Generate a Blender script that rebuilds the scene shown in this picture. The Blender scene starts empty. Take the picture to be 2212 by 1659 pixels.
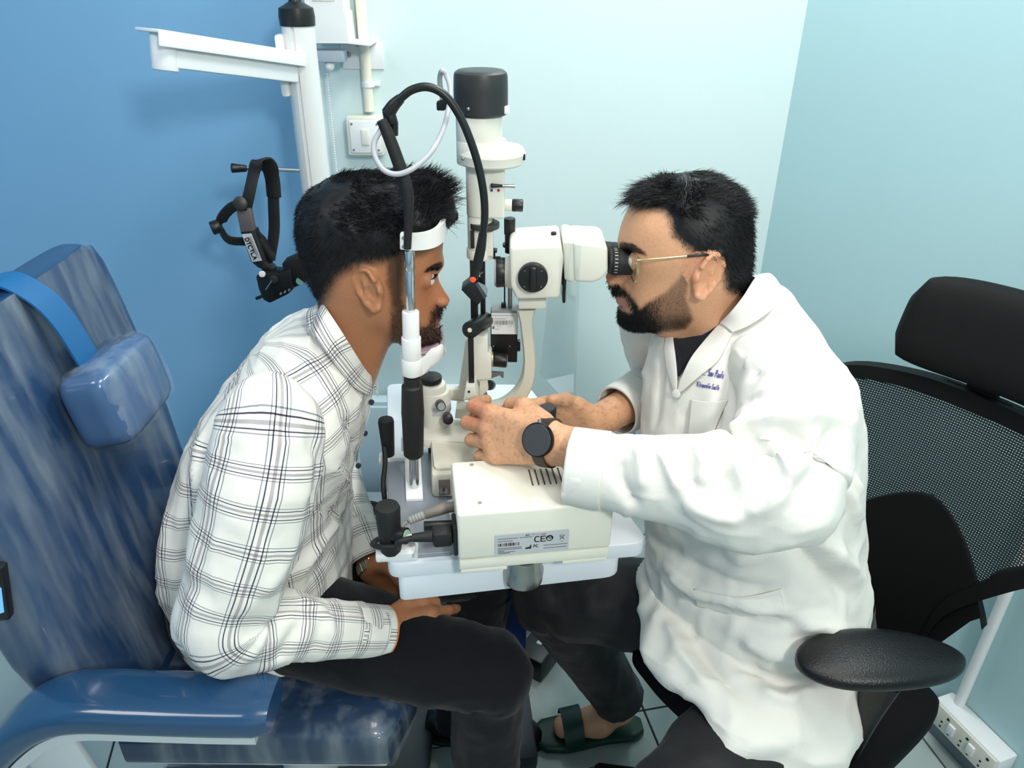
import bpy, bmesh, math, random
import numpy as np
from mathutils import Vector, Matrix
from mathutils.bvhtree import BVHTree

# ------------------------------------------------------------------ camera, world, lights, exposure
SC = bpy.context.scene
COL = SC.collection
W_PX, H_PX = 2212.0, 1659.0
FPX = 1661.0
PITCH = math.radians(29.0)
ROLL = math.radians(0.55)
EYE = np.array([0.0, 0.0, 1.55])
_cp, _sp = math.cos(PITCH), math.sin(PITCH)
_cr, _sr = math.cos(ROLL), math.sin(ROLL)

cam_data = bpy.data.cameras.new('camera')
cam_data.sensor_width = 36.0
cam_data.lens = 36.0 * FPX / W_PX
cam_data.clip_start = 0.02
cam = bpy.data.objects.new('camera', cam_data)
COL.objects.link(cam)
_fwd = Vector((0, _cp, -_sp)); _up0 = Vector((0, _sp, _cp)); _rt0 = Vector((1, 0, 0))
_rt = _rt0 * _cr + _up0 * _sr
_up = -_rt0 * _sr + _up0 * _cr
_m = Matrix((( _rt.x, _up.x, -_fwd.x, EYE[0]), (_rt.y, _up.y, -_fwd.y, EYE[1]), (_rt.z, _up.z, -_fwd.z, EYE[2]), (0, 0, 0, 1)))
cam.matrix_world = _m
SC.camera = cam

world = bpy.data.worlds.new('world'); SC.world = world
world.use_nodes = True
world.node_tree.nodes['Background'].inputs[0].default_value = (1.0, 0.98, 0.95, 1)
world.node_tree.nodes['Background'].inputs[1].default_value = 0.22

def area(name, loc, target, size, power, color=(1, 1, 1), size_y=None):
    l = bpy.data.lights.new(name, 'AREA'); l.energy = power; l.color = color
    l.size = size
    if size_y: l.shape = 'RECTANGLE'; l.size_y = size_y
    o = bpy.data.objects.new(name, l); COL.objects.link(o); o.location = loc
    o.rotation_euler = (Vector(target) - Vector(loc)).to_track_quat('-Z', 'Y').to_euler()
    return o
area('ceiling_panel_light', (0.15, 0.60, 2.66), (0.10, 0.9, 0), 0.6, 12, (1.0, 0.965, 0.90))
area('ceiling_panel_light_rear', (0.75, -0.85, 2.35), (-0.35, 1.3, 1.0), 0.30, 24, (1.0, 0.97, 0.91))
area('ceiling_panel_light_side', (-1.3, 0.3, 2.66), (-0.7, 1.2, 0.4), 0.6, 9, (1.0, 0.97, 0.92))
area('ceiling_tube_light', (0.55, 1.62, 2.60), (0.0, 1.4, 0.8), 0.9, 15, (1.0, 0.99, 0.97), 0.08)

SC.view_settings.view_transform = 'Standard'
SC.view_settings.look = 'None'
SC.view_settings.gamma = 1.0
SC.view_settings.use_curve_mapping = False
SC.view_settings.exposure = 0.26

# ------------------------------------------------------------------ geometry of the place: real points on known planes
def ray(u, v):
    x = (u - W_PX / 2) / FPX; y = (H_PX / 2 - v) / FPX
    r = x * np.array(_rt) + y * np.array(_up) + np.array(_fwd)
    return r
def aY(u, v, Y):
    r = ray(u, v); return Vector(EYE + r * ((Y - EYE[1]) / r[1]))
def aZ(u, v, Z):
    r = ray(u, v); return Vector(EYE + r * ((Z - EYE[2]) / r[2]))
def proj(P):
    P = np.asarray(P, float) - EYE
    d = P @ np.array(_fwd)
    return np.stack([W_PX / 2 + FPX * (P @ np.array(_rt)) / d, H_PX / 2 - FPX * (P @ np.array(_up)) / d], -1)
def V(*a): return Vector(a)

# ------------------------------------------------------------------ materials
def lin(r, g, b):
    f = lambda c: (c / 255 / 12.92) if c / 255 <= 0.04045 else ((c / 255 + 0.055) / 1.055) ** 2.4
    return (f(r), f(g), f(b), 1.0)
MATS = {}
def mat(name, rgb, rough=0.5, metal=0.0, bump=0.0, bscale=200.0, var=0.0, vscale=8.0, spec=0.5, coat=0.0, trans=0.0, ior=1.45, emit=None, estr=0.0, sheen=0.0, alpha=1.0):
    if name in MATS: return MATS[name]
    m = bpy.data.materials.new(name); m.use_nodes = True
    nt = m.node_tree; b = nt.nodes['Principled BSDF']
    c = lin(*rgb)
    b.inputs['Base Color'].default_value = c
    b.inputs['Roughness'].default_value = rough
    b.inputs['Metallic'].default_value = metal
    b.inputs['Specular IOR Level'].default_value = spec
    b.inputs['Coat Weight'].default_value = coat
    b.inputs['Transmission Weight'].default_value = trans
    b.inputs['IOR'].default_value = ior
    b.inputs['Sheen Weight'].default_value = sheen
    if emit:
        b.inputs['Emission Color'].default_value = lin(*emit); b.inputs['Emission Strength'].default_value = estr
    tc = nt.nodes.new('ShaderNodeTexCoord')
    if var > 0:
        n = nt.nodes.new('ShaderNodeTexNoise'); n.inputs['Scale'].default_value = vscale; n.inputs['Detail'].default_value = 4
        nt.links.new(tc.outputs['Object'], n.inputs['Vector'])
        mx = nt.nodes.new('ShaderNodeMix'); mx.data_type = 'RGBA'
        mx.inputs[6].default_value = tuple(x * (1 - var) for x in c[:3]) + (1,)
        mx.inputs[7].default_value = tuple(min(1, x * (1 + var)) for x in c[:3]) + (1,)
        nt.links.new(n.outputs['Fac'], mx.inputs[0]); nt.links.new(mx.outputs[2], b.inputs['Base Color'])
    if bump > 0:
        n2 = nt.nodes.new('ShaderNodeTexNoise'); n2.inputs['Scale'].default_value = bscale; n2.inputs['Detail'].default_value = 3
        nt.links.new(tc.outputs['Object'], n2.inputs['Vector'])
        bp = nt.nodes.new('ShaderNodeBump'); bp.inputs['Strength'].default_value = bump; bp.inputs['Distance'].default_value = 0.002
        nt.links.new(n2.outputs['Fac'], bp.inputs['Height']); nt.links.new(bp.outputs['Normal'], b.inputs['Normal'])
    MATS[name] = m
    return m

# ------------------------------------------------------------------ mesh building
class MB:
    def __init__(s): s.v = []; s.f = []
    def add(s, vs, fs):
        o = len(s.v); s.v += [tuple(x) for x in vs]; s.f += [tuple(i + o for i in f) for f in fs]; return s
    def frame(s, axis):
        a = Vector(axis).normalized()
        t = Vector((0, 0, 1)) if abs(a.z) < 0.9 else Vector((1, 0, 0))
        x = t.cross(a).normalized(); y = a.cross(x); return x, y, a
    def box(s, c, size, ax=None, bevel=0.0, seg=2):
        """box at centre c; ax = (x,y,z) unit axes"""
        c = Vector(c); X, Y, Z = ax if ax else (Vector((1, 0, 0)), Vector((0, 1, 0)), Vector((0, 0, 1)))
        bm = bmesh.new(); bmesh.ops.create_cube(bm, size=1.0)
        for v in bm.verts: v.co = Vector((v.co.x * size[0], v.co.y * size[1], v.co.z * size[2]))
        if bevel > 0: bmesh.ops.bevel(bm, geom=list(bm.edges), offset=bevel, segments=seg, profile=0.5, affect='EDGES')
        bm.verts.index_update()
        s.add([c + X * v.co.x + Y * v.co.y + Z * v.co.z for v in bm.verts], [[v.index for v in f.verts] for f in bm.faces])
        bm.free(); return s
    def rings(s, R, closed=False, cap=True):
        n = len(R[0]); o = len(s.v); m = len(R)
        for r in R: s.v += [tuple(p) for p in r]
        for i in range(m if closed else m - 1):
            a = o + i * n; b = o + ((i + 1) % m) * n
            for j in range(n):
                k = (j + 1) % n; s.f.append((a + j, a + k, b + k, b + j))
        if cap and not closed:
            s.f.append(tuple(o + j for j in reversed(range(n)))); s.f.append(tuple(o + (m - 1) * n + j for j in range(n)))
        return s
    def lathe(s, prof, c, axis=(0, 0, 1), seg=40, cap=True):
        """prof: list of (radius, distance along the axis)"""
        c = Vector(c); x, y, a = s.frame(axis); R = []
        for r, h in prof:
            R.append([c + a * h + (x * math.cos(t) + y * math.sin(t)) * max(r, 1e-5) for t in [2 * math.pi * j / seg for j in range(seg)]])
        return s.rings(R, cap=cap)
    def cyl(s, p0, p1, r0, r1=None, seg=32, bev=0.0):
        p0 = Vector(p0); p1 = Vector(p1); r1 = r0 if r1 is None else r1; L = (p1 - p0).length
        if bev > 0:
            b = bev; k = 0.3 * b
            prof = [(r0 - b, 0), (r0 - k, k), (r0, b), (r1, L - b), (r1 - k, L - k), (r1 - b, L)]
        else: prof = [(r0, 0), (r1, L)]
        return s.lathe(prof, p0, p1 - p0, seg)
    def tube(s, pts, r, seg=14, sub=6, flat=None, ref=None):
        """smooth tube through points, r a number or one per point; flat = (sx, sy) section scaling"""
        P = spline(pts, sub); n = len(P)
        rr = [r] * n if not hasattr(r, '__len__') else list(np.interp(np.linspace(0, len(r) - 1, n), range(len(r)), r))
        R = []; up = None
        for i in range(n):
            t = (P[min(i + 1, n - 1)] - P[max(i - 1, 0)]).normalized()
            if up is None:
                up = Vector(ref) if ref else (Vector((0, 0, 1)) if abs(t.z) < 0.9 else Vector((1, 0, 0)))
            if ref: up = Vector(ref)
            x = t.cross(up).normalized(); y = x.cross(t).normalized(); up = y
            sx, sy = flat if flat else (1, 1)
            R.append([P[i] + (x * math.cos(a) * sx + y * math.sin(a) * sy) * rr[i] for a in [2 * math.pi * j / seg for j in range(seg)]])
        return s.rings(R)
    def prism(s, poly, d, bevel=0.0, seg=2):
        """polygon (list of points) extruded by the vector d"""
        bm = bmesh.new(); d = Vector(d)
        vs = [bm.verts.new(Vector(p)) for p in poly]; f = bm.faces.new(vs)
        r = bmesh.ops.extrude_face_region(bm, geom=[f]); 
        for g in r['geom']:
            if isinstance(g, bmesh.types.BMVert): g.co += d
        bmesh.ops.recalc_face_normals(bm, faces=bm.faces)
        if bevel > 0: bmesh.ops.bevel(bm, geom=list(bm.edges), offset=bevel, segments=seg, profile=0.5, affect='EDGES', clamp_overlap=True)
        bm.verts.index_update()
        s.add([v.co for v in bm.verts], [[v.index for v in f.verts] for f in bm.faces]); bm.free(); return s
    def ball(s, c, r, seg=24, sc=(1, 1, 1), ax=None):
        X, Y, Z = ax if ax else (Vector((1, 0, 0)), Vector((0, 1, 0)), Vector((0, 0, 1)))
        c = Vector(c); R = []; n = seg // 2
        for i in range(n + 1):
            p = math.pi * i / n; z = -math.cos(p); q = max(math.sin(p), 1e-4)
            R.append([c + X * (r * sc[0] * q * math.cos(t)) + Y * (r * sc[1] * q * math.sin(t)) + Z * (r * sc[2] * z) for t in [2 * math.pi * j / seg for j in range(seg)]])
        return s.rings(R)
def spline(pts, sub):
    P = [Vector(p) for p in pts]
    if sub <= 1 or len(P) < 3: return P
    out = []
    for i in range(len(P) - 1):
        p0 = P[i - 1] if i > 0 else P[0] * 2 - P[1]; p1, p2 = P[i], P[i + 1]
        p3 = P[i + 2] if i + 2 < len(P) else P[-1] * 2 - P[-2]
        for k in range(sub):
            t = k / sub
            out.append(0.5 * ((2 * p1) + (p2 - p0) * t + (2 * p0 - 5 * p1 + 4 * p2 - p3) * t * t + (3 * p1 - p0 - 3 * p2 + p3) * t ** 3))
    out.append(P[-1]); return out

def finish(me, angle=35):
    if angle:
        me.polygons.foreach_set('use_smooth', [True] * len(me.polygons))
        if angle < 170: me.set_sharp_from_angle(angle=math.radians(angle))
def obj(name, mb, m, parent=None, angle=35, label=None, category=None, kind=None, group=None):
    me = bpy.data.meshes.new(name)
    if isinstance(mb, MB): me.from_pydata(mb.v, [], mb.f)
    else: me = mb
    me.validate(); me.update()
    bm = bmesh.new(); bm.from_mesh(me); bmesh.ops.recalc_face_normals(bm, faces=bm.faces); bm.to_mesh(me); bm.free()
    if m: me.materials.append(m)
    finish(me, angle)
    return link(name, me, parent, label, category, kind, group)
def link(name, me, parent=None, label=None, category=None, kind=None, group=None):
    o = bpy.data.objects.new(name, me); COL.objects.link(o)
    if parent is not None:
        o.parent = parent
        if parent.parent is None: o.matrix_parent_inverse = Matrix.Translation(-parent.location)
    tag(o, label, category, kind, group); return o
def tag(o, label=None, category=None, kind=None, group=None):
    for k, v in (('label', label), ('category', category), ('kind', kind), ('group', group)):
        if v: o[k] = v
    return o
def thing(name, label, category, loc=(0, 0, 0), group=None):
    o = bpy.data.objects.new(name, None); COL.objects.link(o); o.location = loc; o.empty_display_size = 0.05
    return tag(o, label, category, None, group)
def rotz(a): c, s = math.cos(a), math.sin(a); return (Vector((c, s, 0)), Vector((-s, c, 0)), Vector((0, 0, 1)))

# ------------------------------------------------------------------ strokes of flat print: bitmap-free lettering as thin raised quads
FONT = {'A': 'M04 L20 L44 M12 L32', 'B': 'M00 L04 L34 L43 L42 L32 L02 M32 L41 L40 L00', 'C': 'M40 L10 L01 L03 L14 L44', 'D': 'M00 L04 L24 L43 L41 L20 L00', 'E': 'M40 L00 L04 L44 M02 L32',
        'V': 'M00 L24 L40', 'S': 'M40 L10 L01 L12 L32 L43 L34 L04', 'P': 'M04 L00 L30 L41 L32 L02', 'i': 'M22 L24 M20 L20.5', 'r': 'M12 L14 M13 L22 L32', 'e': 'M13 L43 L32 L12 L03 L14 L44', 't': 'M20 L24 L34 M12 L32',
        'o': 'M12 L32 L43 L34 L14 L03 L12', 'w': 'M02 L14 L23 L34 L42', 'u': 'M02 L04 L34 L42 M42 L44', 'l': 'M20 L24', 'k': 'M00 L04 M42 L03 L44', 's': 'M42 L12 L13 L33 L34 L04', 'n': 'M02 L04 M03 L12 L32 L44', 'a': 'M12 L42 L44 L14 L03 L43', 'd': 'M40 L44 L14 L03 L12 L42', '.': 'M24 L24.3', '-': 'M12 L32', 'h': 'M00 L04 M02 L32 L44', 'L': 'M00 L04 L44', 'm': 'M02 L04 M03 L12 L23 L24 M23 L32 L44', 'p': 'M02 L05 M02 L32 L43 L34 L04', 'T': 'M00 L40 M20 L24'}
def glyph_segments(ch):
    segs = []; cur = None
    for tok in FONT.get(ch, '').split():
        x = float(tok[1]); y = float(tok[2:]) if len(tok) > 2 else 0.0
        if tok[0] == 'M': cur = (x, y)
        else: segs.append((cur, (x, y))); cur = (x, y)
    return segs
def stroke(mb, a, b, w, nrm):
    a = Vector(a); b = Vector(b); d = (b - a)
    if d.length < 1e-6: d = Vector((1e-4, 0, 0))
    d.normalize(); q = Vector(nrm).cross(d).normalized() * (w / 2); e = d * (w * 0.3)
    n = Vector(nrm) * 0.00012
    i = len(mb.v); mb.v += [tuple(p) for p in (a - q - e + n, b - q + e + n, b + q + e + n, a + q - e + n)]; mb.f.append((i, i + 1, i + 2, i + 3))
def text(mb, string, o, X, Yd, h, w=None, sw=None, nrm=None, slant=0.0):
    """o = top-left point, X reading direction, Yd downwards"""
    o = Vector(o); X = Vector(X); Yd = Vector(Yd); nrm = nrm or X.cross(Yd) * -1
    w = w or h * 0.62; sw = sw or h * 0.13
    for i, ch in enumerate(string):
        for a, b in glyph_segments(ch):
            pa = o + X * (w * (i + a[0] / 5.6) - slant * a[1] * h / 4) + Yd * (a[1] / 4 * h); pb = o + X * (w * (i + b[0] / 5.6) - slant * b[1] * h / 4) + Yd * (b[1] / 4 * h)
            stroke(mb, pa, pb, sw, nrm)
# ================================================================== THE SETTING
YB = 2.0                                   # back wall
XC = 0.68                                  # corner between back wall and right wall
WD = Vector((math.sin(math.radians(20)), -math.cos(math.radians(20)), 0))   # right wall runs towards the viewer
def paint_material():
    m = bpy.data.materials.new('wall_paint'); m.use_nodes = True; nt = m.node_tree; b = nt.nodes['Principled BSDF']
    b.inputs['Roughness'].default_value = 0.62
    tc = nt.nodes.new('ShaderNodeTexCoord'); sp = nt.nodes.new('ShaderNodeSeparateXYZ'); nt.links.new(tc.outputs['Object'], sp.inputs[0])
    gt = nt.nodes.new('ShaderNodeMath'); gt.operation = 'GREATER_THAN'; gt.inputs[1].default_value = -0.513; nt.links.new(sp.outputs['X'], gt.inputs[0])
    nz = nt.nodes.new('ShaderNodeTexNoise'); nz.inputs['Scale'].default_value = 3.0; nz.inputs['Detail'].default_value = 5; nt.links.new(tc.outputs['Object'], nz.inputs['Vector'])
    def pair(c, k):
        mx = nt.nodes.new('ShaderNodeMix'); mx.data_type = 'RGBA'; c = lin(*c)
        mx.inputs[6].default_value = tuple(x * (1 - k) for x in c[:3]) + (1,); mx.inputs[7].default_value = tuple(min(1, x * (1 + k)) for x in c[:3]) + (1,)
        nt.links.new(nz.outputs['Fac'], mx.inputs[0]); return mx
    blue = pair((124, 174, 212), 0.05); pale = pair((214, 233, 233), 0.02)
    mx = nt.nodes.new('ShaderNodeMix'); mx.data_type = 'RGBA'
    nt.links.new(gt.outputs[0], mx.inputs[0]); nt.links.new(blue.outputs[2], mx.inputs[6]); nt.links.new(pale.outputs[2], mx.inputs[7])
    nt.links.new(mx.outputs[2], b.inputs['Base Color'])
    n2 = nt.nodes.new('ShaderNodeTexNoise'); n2.inputs['Scale'].default_value = 90; nt.links.new(tc.outputs['Object'], n2.inputs['Vector'])
    bp = nt.nodes.new('ShaderNodeBump'); bp.inputs['Strength'].default_value = 0.06; bp.inputs['Distance'].default_value = 0.003
    nt.links.new(n2.outputs['Fac'], bp.inputs['Height']); nt.links.new(bp.outputs['Normal'], b.inputs['Normal'])
    return m
cyan_paint = mat('cyan_paint', (184, 218, 222), 0.62, bump=0.06, bscale=90, var=0.02, vscale=3)
white_paint = mat('white_paint', (232, 236, 236), 0.7, var=0.02)
RH = 2.72
def slab(name, p0, p1, thick, m, h=RH):
    p0 = Vector(p0); p1 = Vector(p1); d = (p1 - p0).normalized(); n = Vector((-d.y, d.x, 0)) * thick
    mb = MB(); mb.prism([p0, p1, p1 + n, p0 + n], (0, 0, h)); return obj(name, mb, m, kind='structure', angle=0)
slab('wall_back', (XC + 0.1, YB, 0), (-2.0, YB, 0), -0.1, paint_material())
pr = Vector((XC, YB, 0)) + WD * 3.6
slab('wall_right', Vector((XC, YB, 0)), pr, 0.1, cyan_paint)
slab('wall_left', (-2.0, YB, 0), (-2.0, -1.4, 0), -0.1, mat('left_paint', (124, 174, 212), 0.62, var=0.05, vscale=3))
slab('wall_front', (-2.0, -1.4, 0), (1.95, -1.4, 0), -0.1, white_paint)
mb = MB(); mb.box((0, 0.3, RH + 0.05), (4.6, 3.8, 0.1)); obj('ceiling', mb, white_paint, kind='structure', angle=0)
# floor: dark joint bed with large pale tiles laid at a slant to the back wall
grout = mat('grout', (38, 42, 44), 0.9)
mb = MB(); mb.box((0, 0.3, -0.03), (4.6, 3.8, 0.05)); floor = obj('floor', mb, grout, kind='structure', angle=0)
tile_m = mat('floor_tile', (166, 180, 178), 0.16, var=0.05, vscale=5, spec=0.5)
TA = math.radians(12.0); tx, ty, _ = rotz(TA); TS = 0.60
o1 = aZ(1120, 1582, 0); o2 = aZ(1330, 1388, 0)
orig = o1 + tx * ((o2 - o1).dot(tx))       # a joint crossing seen on the floor
tb = MB(); tb.box((0, 0, -0.004), (TS - 0.005, TS - 0.005, 0.008), bevel=0.0006, seg=1)
tm = bpy.data.meshes.new('tile'); tm.from_pydata(tb.v, [], tb.f); tm.materials.append(tile_m)
for i in range(-6, 6):
    for j in range(-6, 5):
        c = orig + tx * ((i + 0.5) * TS) + ty * ((j + 0.5) * TS)
        if -2.2 < c.x < 2.0 and -1.4 < c.y < 2.3:
            t = link('tile', tm, floor); t.location = c; t.rotation_euler[2] = TA
base_m = mat('skirting_grey', (118, 128, 134), 0.5)
mb = MB(); mb.box((-0.6, YB - 0.008, 0.04), (2.5, 0.016, 0.08), bevel=0.003); obj('baseboard_back', mb, base_m, kind='structure')
mb = MB(); c = Vector((XC, YB, 0.04)) + WD * 1.6; nr = Vector((WD.y, -WD.x, 0))
mb.box(c + nr * 0.008, (3.1, 0.016, 0.08), (WD, nr, Vector((0, 0, 1))), bevel=0.003); obj('baseboard_right', mb, base_m, kind='structure')

# ================================================================== COMMON MATERIALS
ivory = mat('ivory_enamel', (226, 224, 212), 0.38, var=0.02, vscale=12)
cream = mat('cream_enamel', (216, 212, 196), 0.42, bump=0.05, bscale=500)
white_pl = mat('white_plastic', (236, 238, 240), 0.35)
table_w = mat('table_laminate', (226, 232, 240), 0.3)
black_pl = mat('black_plastic', (22, 23, 24), 0.38)
black_matt = mat('black_matt', (14, 14, 15), 0.65)
black_rub = mat('black_rubber', (26, 26, 27), 0.6, bump=0.2, bscale=700)
chrome = mat('chrome', (205, 208, 210), 0.14, 1.0)
steel = mat('brushed_steel', (168, 168, 164), 0.32, 1.0)
grey_cable = mat('grey_cable', (176, 178, 184), 0.5)
paper = mat('paper_white', (236, 234, 232), 0.8)
ink = mat('black_ink', (30, 28, 32), 0.8)
ink_grey = mat('grey_ink', (120, 122, 126), 0.8)
silver_lab = mat('silver_label', (190, 194, 198), 0.45)
hole_m = mat('dark_hole', (30, 30, 30), 0.8)

# ================================================================== WALL FITTINGS
c = aY(795, 287, YB)
sw = thing('wall_switch', 'white surface-mounted wall switch box below the conduit, behind the patient', 'switch', c)
S = 0.088
mb = MB(); mb.box(c + V(0, -0.024, 0), (S, 0.048, S * 1.05), bevel=0.004); obj('box', mb, ivory, sw)
mb = MB(); mb.box(c + V(0.002, -0.050, 0.0), (S * 0.86, 0.006, S * 0.88), bevel=0.003); pl = obj('plate', mb, white_pl, sw)
mb = MB(); mb.box(c + V(0.002, -0.055, 0.0), (0.018, 0.006, 0.038), bevel=0.002); obj('rocker', mb, ivory, pl)
for sx in (-1, 1):
    for sz in (-1, 1):
        mb = MB(); mb.cyl(c + V(0.002 + sx * 0.031, -0.052, sz * 0.031), c + V(0.002 + sx * 0.031, -0.0545, sz * 0.031), 0.0028, seg=12); obj('screw', mb, steel, pl)
cd = thing('conduit_pipe', 'cream vertical conduit pipe running down to the wall switch box', 'pipe', aY(800, 245, YB))
a = aY(798, 240, YB - 0.014); top = V(a.x - 0.004, a.y, 2.4)
mb = MB(); mb.cyl(a, top, 0.0125, seg=20); obj('pipe', mb, mat('cream_pipe', (232, 228, 210), 0.45), cd)
k = aY(797, 180, YB)
mb = MB(); mb.cyl(k + V(0, -0.014, -0.006), k + V(0, -0.014, 0.006), 0.0155, seg=20); mb.box(k + V(0.018, -0.005, 0), (0.02, 0.008, 0.012), bevel=0.002); obj('saddle', mb, white_pl, cd)

# white bracket shelf behind the pole with a white roller-blind box on it
bs = thing('wall_bracket', 'white angle bracket on the wall behind the pole holding a white box', 'bracket', aY(760, 100, YB))
p0, p1 = aY(690, 88, 1.90), aY(800, 100, 1.90)
mb = MB(); mb.prism([p0, p1, V(p1.x, YB, p1.z), V(p0.x, YB, p1.z)], (0, 0, 0.006), bevel=0.001); obj('shelf_plate', mb, white_pl, bs)
mb = MB(); mb.box(V((p0.x + p1.x) / 2 + 0.02, YB - 0.003, p1.z - 0.03), (0.10, 0.006, 0.06), bevel=0.001); obj('wall_flange', mb, white_pl, bs)
for q in ((775, 96), (752, 118)):
    b_ = aY(q[0], q[1], YB - 0.008); mb = MB(); mb.lathe([(0.007, 0), (0.0065, 0.003), (0.003, 0.006)], b_, (0, -1, 0), 16); obj('bolt', mb, steel, bs)
bx = thing('white_case', 'white ribbed plastic case standing on the wall bracket behind the pole', 'case', aY(715, 90, 1.95))
q0, q1 = aY(680, 92, 1.93), aY(750, 92, 1.93)
prof = [(0.048, 0), (0.046, 0.06), (0.042, 0.065), (0.042, 0.11), (0.045, 0.115), (0.043, 0.3)]
mb = MB()
cx = (q0.x + q1.x) / 2; zz = p1.z + 0.006
mb.rings([[V(cx + sx * w, 1.94 + sy * 0.045, zz + h) for sx, sy in ((-1, -1), (1, -1), (1, 1), (-1, 1))] for w, h in prof]); obj('body', mb, white_pl, bx, angle=20)
mb = MB(); mb.box(V(cx, 1.8945, zz + 0.10), (0.05, 0.002, 0.03), bevel=0.0008); obj('panel', mb, ivory, bx)
bl = thing('pull_cord', 'white beaded pull cord hanging under a grey clip beside the pole', 'cord', aY(712, 140, 1.9))
cc = aY(712, 120, 1.93)
mb = MB(); mb.box(cc, (0.075, 0.04, 0.026), bevel=0.004); obj('clip', mb, mat('clip_grey', (170, 182, 196), 0.5), bl)
k = aY(712, 142, 1.93); mb = MB(); mb.ball(k, 0.0115); mb.cyl(k, k + V(0, 0, 0.02), 0.006, seg=12); obj('bobbin', mb, white_pl, bl)
mb = MB()
for i in range(70): mb.ball(aY(706, 160, 1.95) + V(0, 0, -0.006 * i), 0.0026, 6)
tag(obj('bead_chain', mb, white_pl, bl), kind='stuff')

# ================================================================== REFRACTION STAND (pole, arm, base cabinet)
pb = aY(660, 200, 1.80); PX = pb.x
st = thing('instrument_stand', 'tall white instrument column with black cap and white swing arm behind the patient', 'stand', (PX, 1.80, 0))
ztop = aY(658, 42, 1.80).z
pole_m = mat('pole_white', (228, 228, 226), 0.3, 0.15)
mb = MB(); R = []
for h in (0.14, ztop):
    ring = []
    for j in range(48):
        t = 2 * math.pi * j / 48; r = 0.0345
        dd = abs(((t - math.radians(262) + math.pi) % (2 * math.pi)) - math.pi)
        if dd < 0.10: r = 0.029
        ring.append(V(PX + r * math.cos(t), 1.80 + r * math.sin(t), h))
    R.append(ring)
mb.rings(R); obj('column', mb, pole_m, st, angle=30)
mb = MB(); mb.lathe([(0.037, -0.012), (0.038, 0.006), (0.036, 0.022), (0.028, 0.026), (0.014, 0.034), (0.011, 0.046), (0.007, 0.052)], (PX, 1.80, ztop), (0, 0, 1), 32); obj('end_cap', mb, black_pl, st)
# arm: shallow trough beam reaching left and a little towards the viewer
aL = aY(322, 70, 1.52); aR = aY(632, 118, 1.785); ax_ = (aR - aL).normalized(); L = (aR - aL).length
side = Vector((0, 0, 1)).cross(ax_).normalized(); upv = ax_.cross(side)
mid = (aL + aR) / 2
mb = MB(); mb.box(mid + upv * 0.004, (L + 0.01, 0.075, 0.006), (ax_, side, upv), bevel=0.002)
mb.box(mid + upv * -0.008 - side * 0.036, (L + 0.01, 0.005, 0.026), (ax_, side, upv), bevel=0.002); arm = obj('arm_tray', mb, white_pl, st)
mb = MB(); mb.box(mid + upv * -0.03 + ax_ * 0.012, (L - 0.02, 0.045, 0.052), (ax_, side, upv), bevel=0.006); obj('arm_beam', mb, white_pl, st)
mb = MB(); e = aL + ax_ * 0.03 - upv * 0.028; mb.cyl(e + upv * 0.03, e - upv * 0.034, 0.026, 0.024, seg=28, bev=0.004); obj('arm_end', mb, white_pl, st)
mb = MB(); mb.box(V(PX - 0.036, 1.79, aR.z - 0.022), (0.018, 0.05, 0.125), bevel=0.006); obj('arm_bracket', mb, white_pl, st)
# hook rod that carries the headset
h0, h1 = aY(652, 368, 1.79), aY(503, 363, 1.72)
mb = MB(); mb.cyl(h0, h1, 0.0045, seg=16); rod = obj('hook_rod', mb, chrome, st)
d = (h1 - h0).normalized(); mb = MB(); mb.cyl(h1 - d * 0.030, h1 + d * 0.004, 0.0075, 0.0105, seg=20, bev=0.003); obj('rod_tip', mb, black_pl, rod)
# base
bp = mat('stand_base', (96, 116, 132), 0.4)
mb = MB(); mb.box((PX + 0.12, 1.70, 0.05), (0.62, 0.42, 0.10), bevel=0.015); obj('base', mb, bp, st)
mb = MB(); mb.box((PX + 0.12, 1.70, 0.12), (0.54, 0.34, 0.045), bevel=0.012); obj('base_cover', mb, mat('stand_cover', (150, 164, 172), 0.4), st)
cab = thing('low_cabinet', 'pale low cabinet against the wall behind the patient and the table', 'cabinet', (-0.25, 1.95, 0))
mb = MB(); mb.box((-0.25, 1.962, 0.23), (0.50, 0.042, 0.36), bevel=0.004); obj('body', mb, mat('cabinet_pale', (206, 226, 232), 0.5), cab)
mb = MB(); mb.box((-0.13, 1.938, 0.23), (0.235, 0.008, 0.33), bevel=0.002); dr = obj('door', mb, mat('cabinet_pale', (206, 226, 232), 0.5), cab)
mb = MB(); mb.box((-0.38, 1.938, 0.23), (0.235, 0.008, 0.33), bevel=0.002); obj('door', mb, mat('cabinet_pale', (206, 226, 232), 0.5), cab)
mb = MB(); mb.ball((-0.23, 1.928, 0.3), 0.008); obj('knob', mb, steel, dr)

# ================================================================== HEADSET ON THE HOOK
hs = thing('ophthalmoscope_headset', 'black head-worn ophthalmoscope hanging from the hook rod of the column', 'headset', aY(560, 370, 1.72))
Yh = 1.70
def H(u, v, dy=0.0): return aY(u, v, Yh + dy)
def band(name, pts, w, th, m, parent, sub=8, wax=(0, 1, 0)):
    """flat strap: width along wax, thickness across"""
    P = spline(pts, sub); R = []; wv = Vector(wax)
    for i, p in enumerate(P):
        t = (P[min(i + 1, len(P) - 1)] - P[max(i - 1, 0)]).normalized()
        b = (wv - t * wv.dot(t)).normalized(); n = t.cross(b).normalized()
        ww = w[0] + (w[1] - w[0]) * i / (len(P) - 1) if hasattr(w, '__len__') else w
        R.append([p + b * ww / 2 * sx + n * th / 2 * sn for sx, sn in ((-1, -.6), (-.8, -1), (.8, -1), (1, -.6), (1, .6), (.8, 1), (-.8, 1), (-1, .6))])
    mb = MB(); mb.rings(R); return obj(name, mb, m, parent, angle=40)
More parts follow.
